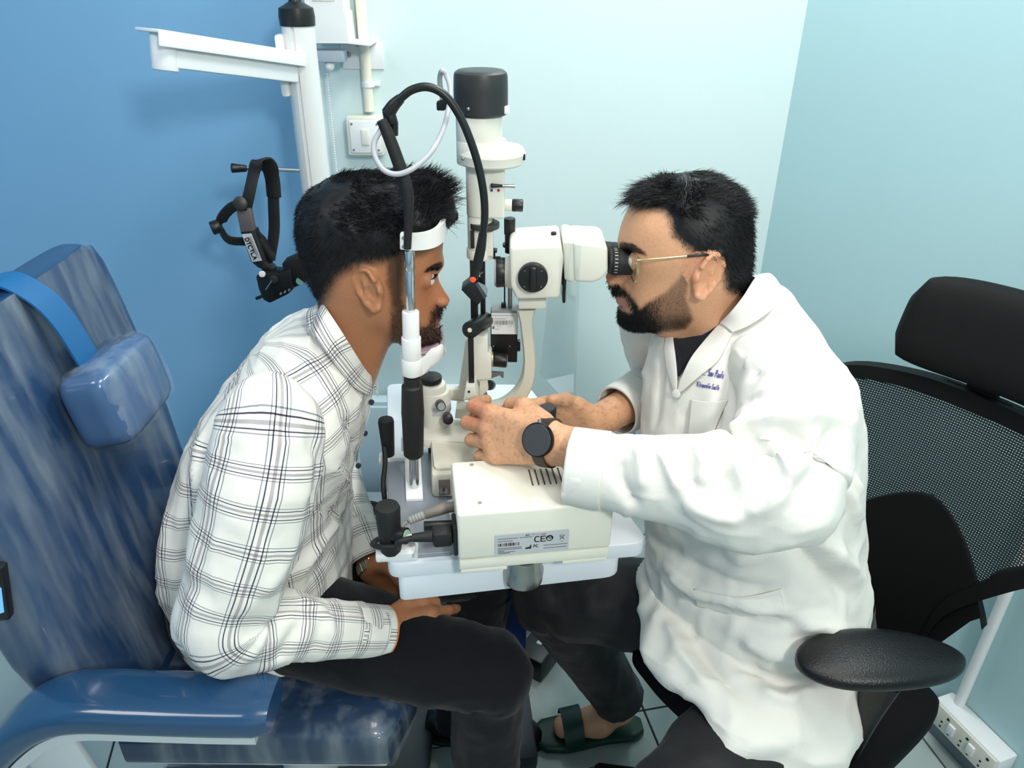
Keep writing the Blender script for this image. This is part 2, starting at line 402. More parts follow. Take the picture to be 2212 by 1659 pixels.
hb = mat('headset_black', (30, 30, 31), 0.55, bump=0.15, bscale=500)
rimx = Vector((0.95, -0.1, 0.3))
band('crown_strap', [H(527, 470, -0.01), H(538, 420, -0.01), H(548, 375, 0), H(556, 350, 0.0), H(575, 346, 0.02), H(588, 362, 0.03), H(590, 395, 0.04), H(591, 440, 0.04), H(592, 500, 0.04), H(583, 560, 0.03)], 0.026, 0.006, hb, hs, wax=rimx)
band('crown_pad', [H(578, 352, 0.028), H(588, 385, 0.038), H(592, 425, 0.038)], 0.032, 0.012, black_matt, hs, wax=rimx)
band('side_strap', [H(533, 460, -0.02), H(508, 445, -0.01), H(482, 468, 0.0), H(478, 495, 0.01), H(495, 518, 0.01), H(530, 522, 0.02)], 0.024, 0.006, hb, hs, wax=(0.3, -0.4, 0.9))
a, b = H(470, 482, -0.005), H(457, 498, -0.015)
mb = MB(); mb.cyl(H(476, 487, 0), H(456, 494, -0.01), 0.0155, seg=24, bev=0.003)
for i in range(18): pass
obj('ratchet_knob', mb, black_pl, hs)
mb = MB(); mb.cyl(H(519, 440, -0.03), H(521, 440, -0.006), 0.016, seg=26, bev=0.003); obj('pivot_knob', mb, black_pl, hs)
def plate(name, quad, dy, th, m, parent, bev=0.003):
    P = [H(u, v, dy) for u, v in quad]; mb = MB(); mb.prism(P, (0, th, 0), bevel=bev); return obj(name, mb, m, parent)
plate('battery_front', [(509, 452), (540, 452), (549, 500), (519, 502)], -0.025, 0.02, mat('headset_taupe', (92, 84, 86), 0.45), hs)
bat = plate('battery_pack', [(518, 500), (549, 499), (572, 568), (590, 585), (583, 590), (556, 578), (542, 566)], -0.022, 0.035, black_pl, hs)
lab = plate('rating_sticker', [(522, 506), (543, 504), (566, 563), (545, 566)], -0.0228, 0.0006, silver_lab, bat, 0)
mb = MB(); o = H(541, 508, -0.0235); e = H(563, 561, -0.0235); xr = (e - o); xl = xr.length; xr.normalize(); dn = Vector((-1, 0, -0.35)).normalized()
for i, ch in enumerate('DTCTLA'):
    text(mb, ch, o + xr * (0.004 + i * 0.0088) + dn * 0.0075, xr, dn, 0.0085, 0.009, 0.0024, V(0, -1, 0))
obj('sticker_lettering', mb, ink, lab, 0)
mb = MB()
for k in range(5): stroke(mb, o + xr * 0.003 + dn * (0.0008 + k * 0.0013), o + xr * (xl * (0.9 - 0.1 * (k % 2))) + dn * (0.0008 + k * 0.0013), 0.0006, V(0, -1, 0))
obj('sticker_small_print', mb, ink_grey, lab, 0)
plate('brow_pad', [(545, 500), (566, 520), (590, 560), (585, 572), (570, 548)], -0.002, 0.03, black_matt, hs)
opt = plate('optics_body', [(552, 598), (562, 588), (600, 592), (628, 578), (634, 625), (622, 636), (582, 656), (568, 648), (558, 625)], -0.035, 0.05, black_pl, hs, 0.004)
plate('eyepiece_block', [(608, 570), (640, 556), (652, 562), (666, 600), (658, 612), (630, 624), (614, 590)], -0.03, 0.045, black_matt, hs, 0.003)
mb = MB(); mb.cyl(H(648, 607, -0.032), H(647, 608, -0.027), 0.009, seg=20); obj('lens', mb, mat('lens_glass', (96, 130, 128), 0.05), hs)
mb = MB(); mb.cyl(H(566, 592, -0.045), H(567, 592, -0.03), 0.0075, seg=20, bev=0.001); obj('white_screw', mb, mat('screw_white', (220, 216, 210), 0.3), hs)
mb = MB(); mb.cyl(H(591, 604, -0.042), H(592, 604, -0.034), 0.010, seg=20, bev=0.001); obj('dial', mb, black_matt, hs)
mb = MB(); mb.cyl(H(588, 606, -0.045), H(574, 626, -0.045), 0.0016, seg=8); obj('lever', mb, chrome, hs)
mb = MB(); mb.cyl(H(570, 638, -0.02), H(553, 645, -0.02), 0.004, seg=14, bev=0.001); obj('plug', mb, black_pl, hs)
for i in range(3):
    plate('slot_mark', [(604 + i * 9, 638 - i * 4), (609 + i * 9, 636 - i * 4), (609 + i * 9, 631 - i * 4), (604 + i * 9, 633 - i * 4)], -0.0356, 0.001, mat('mark_grey', (130, 132, 134), 0.5), opt, 0)

# ================================================================== POWER STRIP AND CONDUIT ON THE RIGHT WALL
nr = Vector((WD.y, -WD.x, 0)); nr = nr if nr.x < 0 else -nr
def onwall(u, v, off=0.0):
    r = Vector(ray(u, v)); o = Vector(EYE); p = Vector((XC, YB, 0)) + nr * off
    t = (p - o).dot(nr) / r.dot(nr); return o + r * t
g0, g1 = onwall(2155, 1240, 0.014), onwall(2082, 1495, 0.014)
cp2 = thing('wall_conduit', 'white vertical conduit on the right wall behind the office chair', 'pipe', (g1.x, g1.y, 0))
mb = MB(); mb.cyl(V(g1.x, g1.y, 0.09), V(g1.x, g1.y, 2.3), 0.011, seg=18); obj('pipe', mb, white_pl, cp2)
mb = MB(); mb.box(V(g1.x, g1.y, 0.11) - nr * 0.004, (0.05, 0.02, 0.035), (WD, nr, V(0, 0, 1)), bevel=0.004); obj('saddle', mb, white_pl, cp2)
s0 = onwall(2035, 1545, 0.03); s1 = onwall(2150, 1625, 0.03); 
zc = 0.105; sa = V(s0.x, s0.y, 0)
a = (onwall(2030, 1525, 0.05) ); b_ = onwall(2160, 1610, 0.05)
ps = thing('socket_board', 'white multi-socket extension board fixed low on the right wall behind the chair', 'socket board', (a.x, a.y, 0))
cx = V((a.x + b_.x) / 2, (a.y + b_.y) / 2, zc); L = V(b_.x - a.x, b_.y - a.y, 0).length + 0.03
cx = cx + (Vector((XC, YB, 0)) + nr * 0.026 - cx).dot(nr) * nr; cx.z = zc
A3 = (WD, nr, V(0, 0, 1))
mb = MB(); mb.box(cx, (L, 0.05, 0.066), A3, bevel=0.005); obj('case', mb, white_pl, ps)
mb = MB(); mb.box(cx + nr * 0.026, (L - 0.012, 0.006, 0.058), A3, bevel=0.002); pl = obj('face_plate', mb, ivory, ps)
for i in range(3):
    k = cx + WD * ((i - 1) * L * 0.30 + 0.012) + nr * 0.0291
    for dx, dz, r in ((0, 0.016, 0.0035), (-0.011, -0.004, 0.0026), (0.011, -0.004, 0.0026), (-0.011, -0.018, 0.0026), (0.011, -0.018, 0.0026)):
        mb = MB(); mb.cyl(k + WD * dx + V(0, 0, dz), k + WD * dx + V(0, 0, dz) + nr * 0.0006, r, seg=12); obj('socket_hole', mb, hole_m, pl)
    mb = MB(); mb.box(k - WD * 0.036 + nr * 0.002, (0.016, 0.006, 0.026), A3, bevel=0.0015); obj('rocker', mb, white_pl, pl)
e = cx + WD * (L / 2)
ec = thing('extension_lead', 'white mains lead leaving the end of the socket board', 'cable', (e.x, e.y, 0))
mb = MB(); mb.tube([e + V(0, 0, -0.01), e + WD * 0.03 + nr * 0.01 + V(0, 0, -0.02), e + WD * 0.06 + nr * 0.03 + V(0, 0, -0.06), e + WD * 0.1 + nr * 0.05 + V(0, 0, -0.105), e + WD * 0.3 + nr * 0.05 + V(0, 0, -0.106)], 0.006); obj('lead', mb, white_pl, ec)

# ================================================================== WHITE COUNTERS BEHIND THE DOCTOR
k0 = aZ(1332, 862, 0.75); k1 = aZ(1392, 932, 0.75); dv = (k1 - k0).normalized()
ct = thing('white_counter', 'white counter with a square corner seen behind the doctor', 'counter', (0.45, 1.3, 0))
mb = MB(); q = Vector((0.985, 0.17, 0)); mb.prism([k0, k0 + dv * 0.13, k0 + dv * 0.10 + q * 0.22, k0 + q * 0.22], (0, 0, -0.028), bevel=0.003); obj('counter_top', mb, table_w, ct)
mb = MB(); pcs = [k0 + dv * 0.01 + q * 0.14, k0 + dv * 0.06 + q * 0.14, k0 + dv * 0.06 + q * 0.2, k0 + dv * 0.01 + q * 0.2]
mb.prism([V(p.x, p.y, 0.0) for p in pcs], (0, 0, 0.722)); obj('cabinet_body', mb, white_paint, ct)
k0 = aZ(1243, 893, 0.72); k1 = aZ(1325, 893, 0.72)
mb = MB(); mb.prism([k0, k1, k1 + V(0.05, -0.10, 0), k0 + V(0.0, -0.15, 0)], (0, 0, -0.02), bevel=0.003); sf = obj('side_shelf', mb, table_w, ct)
mb = MB(); mb.box((k0 + k1) / 2 + V(0, -0.004, 0.006), ((k1 - k0).length, 0.008, 0.014), bevel=0.002); obj('rim', mb, table_w, sf)
mb = MB(); mb.box(k1 + V(0.06, 0.0, -0.03), (0.16, 0.03, 0.02), bevel=0.002); obj('shelf_bracket', mb, table_w, ct)
# ================================================================== INSTRUMENT TABLE
ZT = 0.79
RA = math.radians(6.0); rx, ry, rz_ = rotz(RA)
def round_poly(P, rad, n=5):
    out = []; m = len(P)
    for i in range(m):
        p = Vector(P[i]); a = (Vector(P[i - 1]) - p); b = (Vector(P[(i + 1) % m]) - p); r = rad[i] if hasattr(rad, '__len__') else rad
        a.normalize(); b.normalize(); p0 = p + a * r; p1 = p + b * r
        for k in range(n + 1):
            t = k / n; out.append(p0 * (1 - t) ** 2 + p * 2 * t * (1 - t) + p1 * t * t)
    return out
tb = thing('instrument_table', 'white laminate instrument table on a blue column between the two men', 'table', (0.0, 1.2, 0))
tl = [aZ(836, 1222, ZT), aZ(1406, 1172, ZT), aZ(1140, 830, ZT), aZ(836, 828, ZT)]
mb = MB(); mb.prism(round_poly(tl, [0.02, 0.03, 0.03, 0.02]), (0, 0, -0.026), bevel=0.004); obj('table_top', mb, table_w, tb)
t0 = aZ(856, 1262, ZT - 0.026); t1 = aZ(1352, 1208, ZT - 0.026)
ap = [t0 + V(0, 0.012, 0), t1 + V(0, 0.012, 0), t1 + V(-0.10, 0.40, 0), t0 + V(-0.03, 0.42, 0)]
mb = MB(); mb.prism(round_poly(ap, [0.012, 0.03, 0.02, 0.02]), (0, 0, -0.045), bevel=0.006); obj('under_tray', mb, table_w, tb)
kc = aY(1130, 1240, (t0.y + t1.y) / 2 + 0.016)
mb = MB(); mb.lathe([(0.026, 0), (0.0295, 0.003), (0.0305, 0.022), (0.0285, 0.026), (0.027, 0.05)], V(kc.x, kc.y, ZT - 0.055), (0, 0, 1), 40); obj('lock_knob', mb, steel, tb)
col_m = mat('column_blue', (28, 62, 132), 0.35)
cc0 = aY(1107, 1340, 1.24)
mb = MB(); mb.box(V(cc0.x, 1.24, 0.38), (0.058, 0.058, 0.70), rotz(RA), bevel=0.006); obj('column', mb, col_m, tb)
mb = MB(); mb.box(V(cc0.x - 0.02, 1.40, 0.035), (0.42, 0.06, 0.05), rotz(RA), bevel=0.012); mb.box(V(cc0.x, 1.24, 0.04), (0.075, 0.40, 0.05), rotz(RA), bevel=0.012); obj('base_feet', mb, mat('table_base_grey', (58, 62, 68), 0.4), tb)

# ================================================================== HEAD REST (posts, chin cup, band, grips, fixation arm)
hr = thing('head_rest', 'white and chrome chin and forehead rest with black grips at the patient side', 'head rest', aZ(895, 1072, ZT))
f0 = aZ(896, 1066, ZT); f0.z = ZT
YP = f0.y
zA = ZT + 0.0
plate_g = mat('satin_plate', (150, 158, 168), 0.3, 0.35)
# base plate on the table + white rail that carries the post
q = [aZ(840, 1212, ZT), aZ(985, 1200, ZT), aZ(948, 985, ZT), aZ(838, 985, ZT)]
mb = MB(); mb.prism(round_poly([p + V(0, 0, 0.008) for p in q], 0.012), (0, 0, -0.0078), bevel=0.002); obj('base_plate', mb, plate_g, hr)
q = [aZ(877, 1078, ZT + 0.014), aZ(914, 1076, ZT + 0.014), aZ(906, 930, ZT + 0.014), aZ(872, 930, ZT + 0.014)]
mb = MB(); mb.prism(q, (0, 0, -0.006), bevel=0.001); obj('rail', mb, white_pl, hr)
zb = ZT + 0.014
def post(u, v): return aY(u, v, YP)
px0 = f0.x
P_top = post(884, 540); P_lo = V(px0, YP, zb)
dirp = (P_top - P_lo).normalized()
def pp(v):
    # point on the post axis at image row v
    t0_, t1_ = 0.0, 1.0
    for _ in range(30):
        tm_ = (t0_ + t1_) / 2
        if proj(P_lo + (P_top - P_lo) * tm_)[1] > v: t0_ = tm_
        else: t1_ = tm_
    return P_lo + (P_top - P_lo) * t0_
mb = MB(); mb.cyl(P_lo, pp(980), 0.0075, seg=24); obj('lower_post', mb, chrome, hr)
a, b = pp(985), pp(812); L = (b - a).length
mb = MB(); mb.lathe([(0.012, 0), (0.0155, 0.004), (0.0170, L * 0.5), (0.0175, L * 0.56), (0.0172, L * 0.6), (0.0158, L * 0.88), (0.0125, L * 0.9), (0.0120, L)], a, b - a, 32); obj('height_grip', mb, black_rub, hr)
mb = MB(); mb.cyl(pp(822), pp(800), 0.0075, seg=20); obj('screw_stem', mb, mat('brass', (186, 150, 60), 0.3, 1.0), hr)
# chin cup: sleeve, collar and a boat-shaped cup reaching in front of the post
cup_m = mat('chinrest_white', (236, 234, 232), 0.35)
mb = MB(); mb.cyl(pp(810), pp(672), 0.0122, seg=32, bev=0.0015); mb.cyl(pp(776), pp(728), 0.0142, seg=32, bev=0.001); mb.cyl(pp(808), pp(772), 0.0150, seg=32, bev=0.002); obj('sleeve', mb, cup_m, hr)
YF = 1.225
cz = pp(790).z
tip = aY(957, 765, 1.115).x
cup_px = [(866, 764), (906, 771), (932, 757), (955, 739), (958, 742), (958, 770), (932, 794), (902, 807), (867, 807)]
cup_xz = [aY(u_, v_, 1.03) for u_, v_ in cup_px]; R = []
for i in range(25):       # cup sections from near post to far post, hollowed between the two walls
    t = i / 24; y = 1.008 + 0.150 * t; s_ = max(0.0, min(1.0, t / 0.30 - 0.30)); s_ = s_ * s_ * (3 - 2 * s_); e_ = min(1.0, t / 0.14) ** 0.5 * min(1.0, (1.0 - t) / 0.75 + 0.22)
    R.append([V(px0 + (p.x - px0) * (0.72 + 0.28 * e_), y, p.z - ((0.034 if k_ in (2, 3, 4) else 0.020) * s_ if k_ < 5 else 0.006 * s_)) for k_, p in enumerate(cup_xz)])
mb = MB(); mb.rings(R); obj('chin_cup', mb, cup_m, hr, angle=50)
pm = mat('chin_tissue', (236, 226, 230), 0.85)
for i in range(5):
    y0 = 1.115 - 0.045; mb = MB(); zz = 1.0065 + i * 0.0011; xx = tip - 0.036
    mb.prism([V(xx, y0, zz), V(xx + 0.032, y0 + 0.005, zz + 0.003), V(xx + 0.030, y0 + 0.07, zz + 0.003), V(xx, y0 + 0.075, zz)], (0, 0, 0.0006)); obj('tissue_sheet', mb, pm if i % 2 else mat('tissue_edge', (190, 150, 165), 0.85), hr, angle=0)
# chrome upper posts, near and far
a, b = pp(675), pp(538)
mid = pp(583)
mb = MB(); mb.cyl(a, mid, 0.0072, seg=28, bev=0.0006); mb.cyl(mid - dirp * 0.002, mid + dirp * 0.002, 0.0066, seg=24); mb.cyl(mid + dirp * 0.001, b, 0.0074, seg=28, bev=0.0006); obj('upper_post', mb, chrome, hr)
off = V(0, YF - YP, 0)
mb = MB(); mb.cyl(P_lo + off, b + off, 0.0072, seg=24); obj('far_post', mb, chrome, hr)
# forehead band
bz = post(885, 517).z
br = [post(866, 499), post(886, 497), post(886, 536), post(866, 533)]
mb = MB(); mb.prism([p + V(0, -0.012, 0) for p in br], (0, 0.010, 0), bevel=0.0015); bk = obj('band_bracket', mb, cup_m, hr)
for v_ in (507, 526):
    p = post(874, v_); mb = MB(); mb.cyl(p + V(0, -0.0142, 0), p + V(0, -0.011, 0), 0.0022, seg=14); obj('screw', mb, steel, bk)
R = []; fx = aY(972, 520, 1.115).x; 
for i in range(25):
    a_ = math.pi * i / 24; y = (YP + YF) / 2 - (YF - YP + 0.008) / 2 * np.sign(math.cos(a_)) * abs(math.cos(a_)) ** 0.42; s_ = math.sin(a_) ** 0.8
    x = px0 + 0.016 + s_ * (fx - px0 - 0.016); w = 0.0125; z = bz - 0.002
    R.append([V(x, y, z - w), V(x, y, z + w), V(x - 0.005 * s_ - 0.002, y, z + w), V(x - 0.005 * s_ - 0.002, y, z - w)])
mb = MB(); mb.rings(R); obj('forehead_band', mb, cup_m, hr, angle=50)
# padded black arm that rises from the post and holds the fixation lamp
G = lambda u, v, Y=YP - 0.012: aY(u, v, Y)
mb = MB(); mb.tube([G(880, 537), G(882, 480), G(881, 425), G(872, 385), G(855, 335), G(838, 290), G(824, 259)], [0.0052, 0.0056, 0.0082, 0.0084, 0.0082, 0.0078, 0.0066], 16, 8); obj('padded_arm', mb, black_rub, hr)
mb = MB(); mb.cyl(G(850, 292, YP + 0.01), G(850, 262, YP + 0.01), 0.006, seg=18); mb.cyl(G(846, 268, YP + 0.004), G(838, 236, YP + 0.004), 0.0085, 0.0078, seg=18, bev=0.002); mb.tube([G(838, 246, YP + 0.004), G(850, 228, YP + 0.004), G(866, 212, YP + 0.004)], [0.0088, 0.008, 0.0062]); obj('swivel', mb, black_pl, hr)
Q = lambda u, v, Y: aY(u, v, Y)
mb = MB(); mb.tube([Q(862, 215, YP), Q(890, 194, YP), Q(925, 188, YP), Q(960, 205, YP), Q(990, 245, YP), Q(1015, 300, YP), Q(1034, 360, YP), Q(1045, 420, YP), Q(1047, 470, YP), Q(1042, 515, YP)], 0.0052, 14, 8); obj('gooseneck', mb, black_pl, hr)
mb = MB(); mb.tube([Q(1043, 505, YP), Q(1038, 540, YP), Q(1030, 575, YP), Q(1023, 600, YP)], [0.0058, 0.0068, 0.0068, 0.0058], 16); obj('lamp_sleeve', mb, black_pl, hr)
mb = MB(); mb.ball(Q(1022, 603, YP - 0.004), 0.0042, 16); obj('red_led', mb, mat('led_red', (255, 40, 20), 0.3, emit=(255, 40, 14), estr=3.0), hr)
# two black hand grips
def grip(u, v0, v1, Z, r0, r1, parent):
    b_ = aZ(u, v1, Z); t = aY(u, v0, b_.y); mb = MB(); mb.lathe([(r0 * 0.9, 0), (r0, 0.004), (r1, (t - b_).length - 0.006), (r1 * 0.9, (t - b_).length - 0.001), (r1 * 0.6, (t - b_).length)], b_, V(0, 0, 1), 32); return obj('hand_grip', mb, black_rub, parent), b_
g1_, b1_ = grip(840, 905, 985, ZT + 0.012, 0.0100, 0.0135, hr)
g2_, b2_ = grip(845, 1092, 1190, ZT + 0.012, 0.0150, 0.0178, hr)
for b_, w in ((b1_, 0.05), (b2_, 0.06)):
    mb = MB(); mb.box(b_ + V(0.008, 0, -0.004), (w, 0.022, 0.014), rotz(RA), bevel=0.003); obj('grip_bracket', mb, white_pl, hr)
mb = MB(); p = b2_ + V(0.026, -0.012, 0.038); mb.cyl(b2_ + V(0.006, -0.004, 0.033), p, 0.012, seg=24, bev=0.001); sl = obj('socket_barrel', mb, black_pl, hr)
dd = (p - (b2_ + V(0.006, -0.004, 0.033))).normalized(); mb = MB(); mb.cyl(p - dd * 0.001, p + dd * 0.001, 0.009, seg=20); obj('socket_face', mb, mat('socket_green', (150, 176, 156), 0.4), sl)
lc = [aY(830, 965, b1_.y - 0.012), aY(832, 1000, b1_.y - 0.03), aY(828, 1045, b1_.y - 0.06), aY(832, 1085, b1_.y - 0.09), aY(836, 1100, b2_.y + 0.03)]
mb = MB(); mb.tube(lc, 0.0042); obj('grip_lead', mb, black_rub, hr)
mb = MB(); mb.tube([p + V(0, 0, -0.002), p + V(0.008, -0.004, 0.004), p + V(0.014, -0.004, -0.012), p + V(0.010, -0.002, -0.036)], 0.0022); obj('white_loop', mb, white_pl, hr)

# ================================================================== SLIT LAMP
YS = 1.12
sl = thing('slit_lamp', 'ivory slit lamp microscope with black lamp house standing on the table', 'microscope', aZ(1010, 960, ZT))
def S(u, v, Y=YS): return aY(u, v, Y)
def vcyl(name, u, v_top, v_bot, wpx, m, Y=YS, seg=44, bev=0.002, parent=sl, wb=None):
    t = S(u, v_top, Y); b = S(u, v_bot, Y); r = wpx / 2 * (Y / ray(u, (v_top + v_bot) / 2)[1]) / FPX
    x = (t.x + b.x) / 2; mb = MB(); mb.cyl(V(x, Y, b.z), V(x, Y, t.z), r if not wb else r * wb, r, seg, bev); return obj(name, mb, m, parent)
def vbox(name, u0, v0, u1, v1, dep, m, Y=YS, bev=0.004, parent=sl, seg=3):
    a = S(u0, v0, Y); b = S(u1, v1, Y); mb = MB(); mb.box(V((a.x + b.x) / 2, Y, (a.z + b.z) / 2), (abs(b.x - a.x), dep, abs(a.z - b.z)), bevel=bev, seg=seg); return obj(name, mb, m, parent)
# lamp house
t = S(1038, 150); b = S(1038, 246); mb = MB(); r = 0.0375; h = t.z - b.z
mb.lathe([(r * 0.94, 0), (r, 0.003), (r * 1.0, h * 0.6), (r * 0.985, h * 0.86), (r * 0.95, h * 0.94), (r * 0.84, h * 0.99), (r * 0.6, h)], V(t.x, YS, b.z), (0, 0, 1), 48); lh = obj('lamp_house', mb, mat('lamp_black', (44, 45, 46), 0.45), sl)
e = V(t.x, YS, b.z); mb = MB(); mb.ball(e + V(-0.0155, -0.0345, 0.012), 0.0028, 12); obj('screw', mb, steel, lh)
mb = MB(); mb.box(e + V(0.036, -0.012, 0.008), (0.008, 0.012, 0.010), bevel=0.001); obj('white_tab', mb, white_pl, lh)
vcyl('upper_neck', 1035, 246, 312, 100, ivory)
vcyl('neck_collar', 1040, 300, 352, 108, ivory)
dz0 = S(1062, 352).z; dz1 = S(1062, 318).z; xd = S(1062, 335).x
mb = MB(); mb.lathe([(0.044, 0), (0.0475, 0.003), (0.0485, (dz1 - dz0) * 0.62), (0.0488, (dz1 - dz0) * 0.66), (0.0485, (dz1 - dz0) * 0.72), (0.045, dz1 - dz0), (0.02, (dz1 - dz0) * 1.25)], V(xd, YS, dz0), (0, 0, 1), 56); obj('aperture_disc', mb, ivory, sl)
p = S(1000, 343, YS - 0.030); mb = MB(); mb.ball(p, 0.0022, 10); obj('collar_screw', mb, steel, sl)
mb = MB(); mb.box(V(xd + 0.044, YS - 0.014, (dz0 + dz1) / 2 + 0.001), (0.008, 0.008, 0.008), bevel=0.001); obj('disc_notch', mb, hole_m, sl)
# filter tower
tw = vcyl('tower', 1038, 350, 462, 62, ivory, bev=0.001)
vbox('tower_block', 1045, 350, 1090, 464, 0.046, ivory, YS - 0.004)
p0, p1 = S(1060, 401, YS - 0.032), S(1112, 402, YS - 0.026)
mb = MB(); mb.cyl(p0, p0 + (p1 - p0) * 0.5, 0.0032, 0.0018, seg=14, bev=0.001); lv = obj('filter_lever', mb, black_pl, sl)
mb = MB(); mb.cyl(p0 + (p1 - p0) * 0.48, p1, 0.0020, 0.0028, seg=14); obj('lever_rod', mb, steel, lv)
for (u_, c_, n_) in ((1062, (40, 50, 140), 'blue_dot'), (1077, (150, 20, 30), 'red_dot')):
    q_ = S(u_, 411, YS - 0.0275); mb = MB(); mb.cyl(q_, q_ + V(0, -0.0006, 0), 0.0019, seg=12); obj(n_, mb, mat(n_, c_, 0.5), sl)
p0 = S(1086, 443); p1 = S(1106, 443); p2 = S(1130, 444)
mb = MB(); mb.cyl(p0, p1, 0.0085, seg=24, bev=0.001); obj('slit_knob_hub', mb, ivory, sl)
mb = MB(); mb.cyl(p1, p2, 0.0092, seg=24, bev=0.0015); obj('slit_knob', mb, black_pl, sl)
# lower tower with scale ring
vcyl('lower_tower', 1037, 462, 536, 54, ivory, bev=0.001)
vcyl('scale_ring', 1047, 480, 491, 64, mat('scale_dark', (52, 52, 52), 0.5), Y=YS - 0.006, bev=0.0006)
vbox('tower_window', 1016, 498, 1025, 536, 0.004, hole_m, Y=YS - 0.0175, bev=0.0005)
vbox('tower_bracket', 1046, 492, 1066, 548, 0.034, ivory, bev=0.003)
vcyl('lower_collar', 1037, 534, 556, 58, ivory, bev=0.002)
mb = MB(); mb.cyl(S(1062, 540), S(1074, 541), 0.0038, seg=14, bev=0.0008); obj('set_screw', mb, black_pl, sl)
mb = MB(); mb.cyl(S(1066, 455), S(1066, 482), 0.0012, seg=8); obj('pin', mb, steel, sl)
# mirror arms and prism
vbox('mirror_post', 1015, 554, 1033, 706, 0.014, black_pl, bev=0.001)
vbox('mirror_post_rear', 1037, 554, 1049, 690, 0.014, black_pl, Y=YS + 0.02, bev=0.001)
P = [S(u_, v_, YS - 0.014) for u_, v_ in ((996, 626), (1022, 606), (1050, 640), (1030, 662))]
mb = MB(); mb.prism(P, (0, 0.032, 0), bevel=0.0012); obj('mirror_block', mb, black_pl, sl)
P = [S(u_, v_, YS - 0.016) for u_, v_ in ((1026, 612), (1032, 610), (1052, 640), (1046, 646))]
mb = MB(); mb.prism(P, (0, 0.03, 0)); obj('mirror', mb, mat('mirror', (120, 122, 124), 0.08, 1.0), sl)
mb = MB(); mb.cyl(S(1030, 598), S(1042, 588), 0.0012, seg=8); obj('mirror_pin', mb, steel, sl)
vbox('mirror_bracket', 1044, 538, 1070, 558, 0.006, black_pl, Y=YS + 0.01, bev=0.0008)
mb = MB(); mb.box(S(1060, 556, YS + 0.0), (0.03, 0.004, 0.003)); obj('lever_bar', mb, black_pl, sl)
# horizontal black pivot
c0 = S(1015, 713, YS - 0.045); c1 = S(1049, 691, YS + 0.02)
mb = MB(); mb.cyl(c0, c1, 0.0133, seg=36, bev=0.001); pv = obj('pivot_barrel', mb, black_pl, sl)
ad = (c1 - c0).normalized(); mb = MB(); mb.cyl(c0 - ad * 0.0008, c0 + ad * 0.001, 0.0036, seg=18); obj('pivot_cap', mb, mat('pivot_cream', (220, 210, 190), 0.4), pv)
mb = MB(); mb.box((S(1018, 728, YS - 0.035) + S(1018, 838, YS - 0.035)) / 2, (0.0088, 0.006, (S(1018, 728, YS - 0.035) - S(1018, 838, YS - 0.035)).length), bevel=0.0006); obj('scale_rod', mb, black_pl, sl)
# ivory lamp carrier column
P = [S(u_, v_, YS - 0.016) for u_, v_ in ((1008, 735), (1030, 724), (1054, 728), (1054, 764), (1062, 768), (1062, 818), (1056, 822), (1000, 822))]
mb = MB(); mb.prism(P, (0, 0.034, 0), bevel=0.003); obj('carrier', mb, ivory, sl)
P = [S(u_, v_, YS + 0.012) for u_, v_ in ((1006, 735), (1016, 735), (1004, 868), (912, 862), (912, 842), (990, 842))]
mb = MB(); mb.prism(P, (0, 0.016, 0), bevel=0.002); obj('carrier_arm', mb, ivory, sl)
P = [S(u_, v_, YS - 0.048) for u_, v_ in ((1006, 834), (1026, 834), (1034, 866), (1000, 866))]
mb = MB(); mb.prism(P, (0, 0.05, 0), bevel=0.002); rb = obj('rod_block', mb, ivory, sl)
q_ = S(1013, 846, YS - 0.0485); mb = MB(); mb.cyl(q_, q_ + V(0, -0.0008, 0), 0.002, seg=12); obj('screw_hole', mb, hole_m, rb)
mb = MB(); mb.tube([S(1040, 824), S(1044, 840), S(1049, 856)], 0.0042, 10); obj('release_lever', mb, mat('lever_grey', (128, 130, 132), 0.4, 0.4), sl)
mb = MB(); mb.prism([S(u_, v_, YS - 0.01) for u_, v_ in ((1036, 820), (1052, 818), (1056, 842), (1040, 858), (1034, 858))], (0, 0.03, 0), bevel=0.002); obj('hinge_block', mb, ivory, sl)
mb = MB(); mb.cyl(S(1056, 832, YS - 0.006), S(1060, 832, YS + 0.012), 0.0085, seg=20); obj('hinge_knob', mb, black_pl, sl)
p0, p1, p2 = S(1060, 776), S(1066, 776), S(1095, 779)
mb = MB(); mb.cyl(p0, p1, 0.0125, seg=28); obj('centering_hub', mb, mat('brass2', (170, 166, 140), 0.4, 0.8), sl)
mb = MB(); mb.cyl(p1, p2, 0.0120, seg=28, bev=0.0015); ck = obj('centering_knob', mb, black_pl, sl)
mb = MB(); mb.cyl(p2 - V(0.0002, 0, 0), p2 + V(0.0012, 0, 0), 0.0106, seg=28); obj('knob_cap', mb, mat('cap_grey', (150, 152, 154), 0.4), ck)
P = [S(u_, v_) for u_, v_ in ((1060, 804), (1088, 806), (1088, 817), (1083, 816), (1080, 811), (1060, 818))]
mb = MB(); mb.prism(P, (0, 0.006, 0), bevel=0.0006); obj('pawl', mb, mat('lever_grey', (128, 130, 132), 0.4, 0.4), sl)
